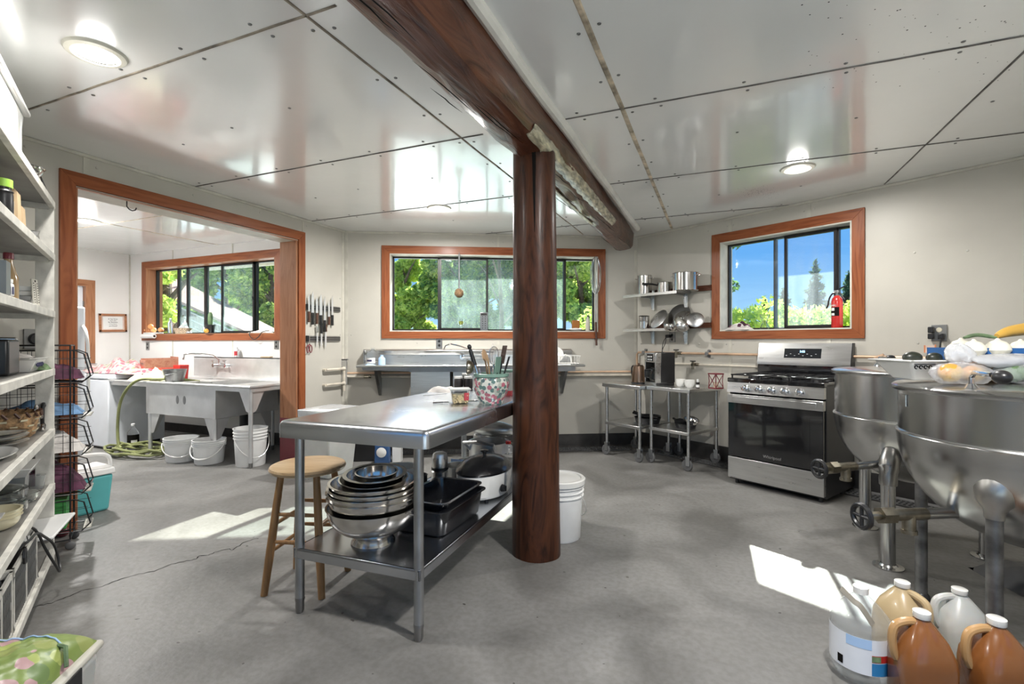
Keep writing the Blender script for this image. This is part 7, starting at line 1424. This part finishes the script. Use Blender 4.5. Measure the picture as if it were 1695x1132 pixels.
mb = MB('black').tube([(-.03+.035*math.cos(a), .0, .075+.065*math.sin(a)) for a in [2*PI*i/22 for i in range(22)]], .009, 8, closed=True); mb.build('handle_loop', t); MB('chrome').tube([(.03+.02*math.cos(a), -.02, .10+.04*math.sin(a)) for a in [2*PI*i/18 for i in range(18)]], .007, 8, closed=True).tube([(-.0, 0, .0), (.0, 0, .06), (.04, -.01, .12)], .008, 8).build('crank', t)
# sixth shelf
for k, (px, z_, lb) in enumerate(((.225, .115, 'right white baking dish propped high on the sixth shelf'), (1.05, .06, 'left white baking dish on the sixth shelf'))):
    t = thing('baking_dish', lb, 'dish', Vector(SH.w(px, -.13, SHZ[5]-.003)), SH.a); MB('cer').tbox((0, 0), (.20, .13), (.27, .18), z_, z_+.045).build('dish', t, bevel=.004); MB('alu').tbox((0, 0), (.10, .10), (.11, .11), 0, z_).build('lower_tin', t)
for k, (px, r, h, z_) in enumerate(((25, .125, .06, 0), (14, .115, .055, .055))):
    t = thing('glass_casserole', ['wide clear glass casserole on the sixth shelf', 'clear glass casserole stacked on the wide one'][k], 'casserole', Vector(SH.w(.54, -.155, SHZ[5]-.003+z_))); MB('clearg').lathe([(0, 0), (r*.8, 0), (r, h*.3), (r, h), (r+.012, h+.003), (r-.006, h+.003), (r-.006, h*.3), (r*.78, .006), (0, .006)], n=36).build('dish', t)
    if k: MB('clearg').lathe([(r, h+.004), (r*.6, h+.022), (.015, h+.028), (.018, h+.045), (0, h+.046)], n=36).build('lid', t)
t = thing('glass_bowl', 'clear glass bowl right of the casseroles on the sixth shelf', 'bowl', SH.w(.345, -.065, SHZ[5]-.003)); MB('clearg').lathe(bowlprof(.050, .045, .025, th=.004), n=32).build('bowl', t)
t = thing('measuring_cup', 'clear square-sided measuring cup at the right end of the sixth shelf', 'cup', SH.w(.075, -.06, SHZ[5]-.003), SH.a); MB('clearp').lathe([(0, 0), (.028, 0), (.036, .07), (.034, .07), (.026, .004), (0, .004)], n=24).build('cup', t); MB('clearp').box(-.09, -.034, -.006, .006, .06, .066).build('handle', t)
for k in range(3): bowl(['bottom cream bowl in the stack at the left of the sixth shelf', 'middle cream bowl in the stack at the left of the sixth shelf', 'top cream bowl in the stack at the left of the sixth shelf'][k], Vector(SH.w(.76, -.095, SHZ[5]-.003+.014*k)), .075, .05, .035, 'cream', group='cream bowls on the sixth shelf', name='cream_bowl')
# bottom shelf
def lcrate(lab, x0, x1):
    t = thing('lattice_crate', lab, 'crate', SH.w(0, 0, SHZ[6]-.003), SH.a); h = .25; mb = MB('paintw')
    for y in (-.36, -.012): mb.box(x0, x1, y-.004, y+.004, h-.025, h).box(x0, x1, y-.004, y+.004, 0, .02).box(x0, x0+.016, y-.004, y+.004, 0, h).box(x1-.016, x1, y-.004, y+.004, 0, h).box((x0+x1)/2-.008, (x0+x1)/2+.008, y-.004, y+.004, 0, h)
    for x in (x0, x1): mb.box(x-.004, x+.004, -.36, -.012, h-.025, h).box(x-.004, x+.004, -.36, -.012, 0, .02)
    mb.box(x0, x1, -.36, -.012, 0, .005); mb.build('frame', t); mb = MB('plate'); n = int((x1-x0)/.022)
    for k in range(n): a = x0+(x1-x0)*(k+.5)/n; mb.tube([(a-.02, -.012, .02), (a+.02, -.012, h-.025)], .0026, 4).tube([(a+.02, -.012, .02), (a-.02, -.012, h-.025)], .0026, 4).tube([(a-.02, -.36, .02), (a+.02, -.36, h-.025)], .0026, 4)
    for k in range(14): y = -.36+.348*(k+.5)/14; mb.tube([(x0, y-.02, .02), (x0, y+.02, h-.025)], .0026, 4).tube([(x0, y+.02, .02), (x0, y-.02, h-.025)], .0026, 4)
    mb.build('lattice', t)['kind'] = 'stuff'; MB('dark').box(x0+.02, x1-.02, -.33, -.04, .01, .19).build('dark_contents', t); return t
xa, xb = shx(60, -.012), shx(20, -.012)
lcrate('white lattice sided crate on the bottom shelf nearest the wire rack', xa, xb-.01); lcrate('second white lattice crate on the bottom shelf, towards the viewer', xb+.01, min(xb+.75, SL-.06))
t = thing('extension_cord', 'black cord looped over the lattice crates on the bottom shelf', 'cord', SH.w(0, 0, 0), SH.a); zb = SHZ[6]+.26
MB('black').tube(smooth([(xa+.42, -.06, zb), (xa+.30, -.0, zb+.02), (xa+.16, .01, zb+.01), (xa+.05, .02, zb-.04), (xa-.03, .045, zb-.11), (xa-.05, .06, zb-.19), (xa+.0, .07, zb-.235), (xa+.06, .06, zb-.18), (xa+.10, .03, zb-.08), (xa+.13, .01, zb+.0), (xa+.18, -.01, zb+.045), (xa+.25, -.05, zb+.03)], 7), .0055, 8).build('cable', t)
MB('black').tube([(xa+.36+.02*math.cos(a*.9), .0+.0*a, zb-.02+.03*math.sin(a*.9)) for a in range(16)], .006, 6).build('coil', t)
for k, (w_, z_, lb) in enumerate(((.40, 0, 'lower dark roasting tray sticking out of the bottom shelf'), (.36, .03, 'upper dark baking tray sticking out of the bottom shelf'))):
    t = thing('baking_sheet', lb, 'tray', SH.w(.0+.0*k, -.13-.02*k, .098+.12*0+z_+.10), SH.a); MB('steeld').tbox((.08, 0), (w_-.06, .26), (w_, .32), 0, .022).build('tray', t, bevel=.003)
t = thing('storage_block', 'dark covered pan supporting the trays on the bottom shelf', 'pan', SH.w(.10, -.16, SHZ[6]-.003), SH.a); MB('iron').box(-.16, .07, -.16, .06, 0, .10).build('pan', t, bevel=.01)
t = thing('cutting_board', 'white cutting board lying on the trays on the bottom shelf', 'cutting board', SH.w(.145, -.135, .252), SH.a-.12); MB('white').box(-.19, .22, -.20, .20, 0, .014).build('board', t, bevel=.005)
t = thing('glass_plate', 'clear glass plate on the white cutting board', 'plate', SH.w(.17, -.20, .267)); MB('clearp').lathe([(0, 0), (.07, 0), (.115, .010), (.11, .012), (.06, .003), (0, .003)], n=36).build('plate', t)
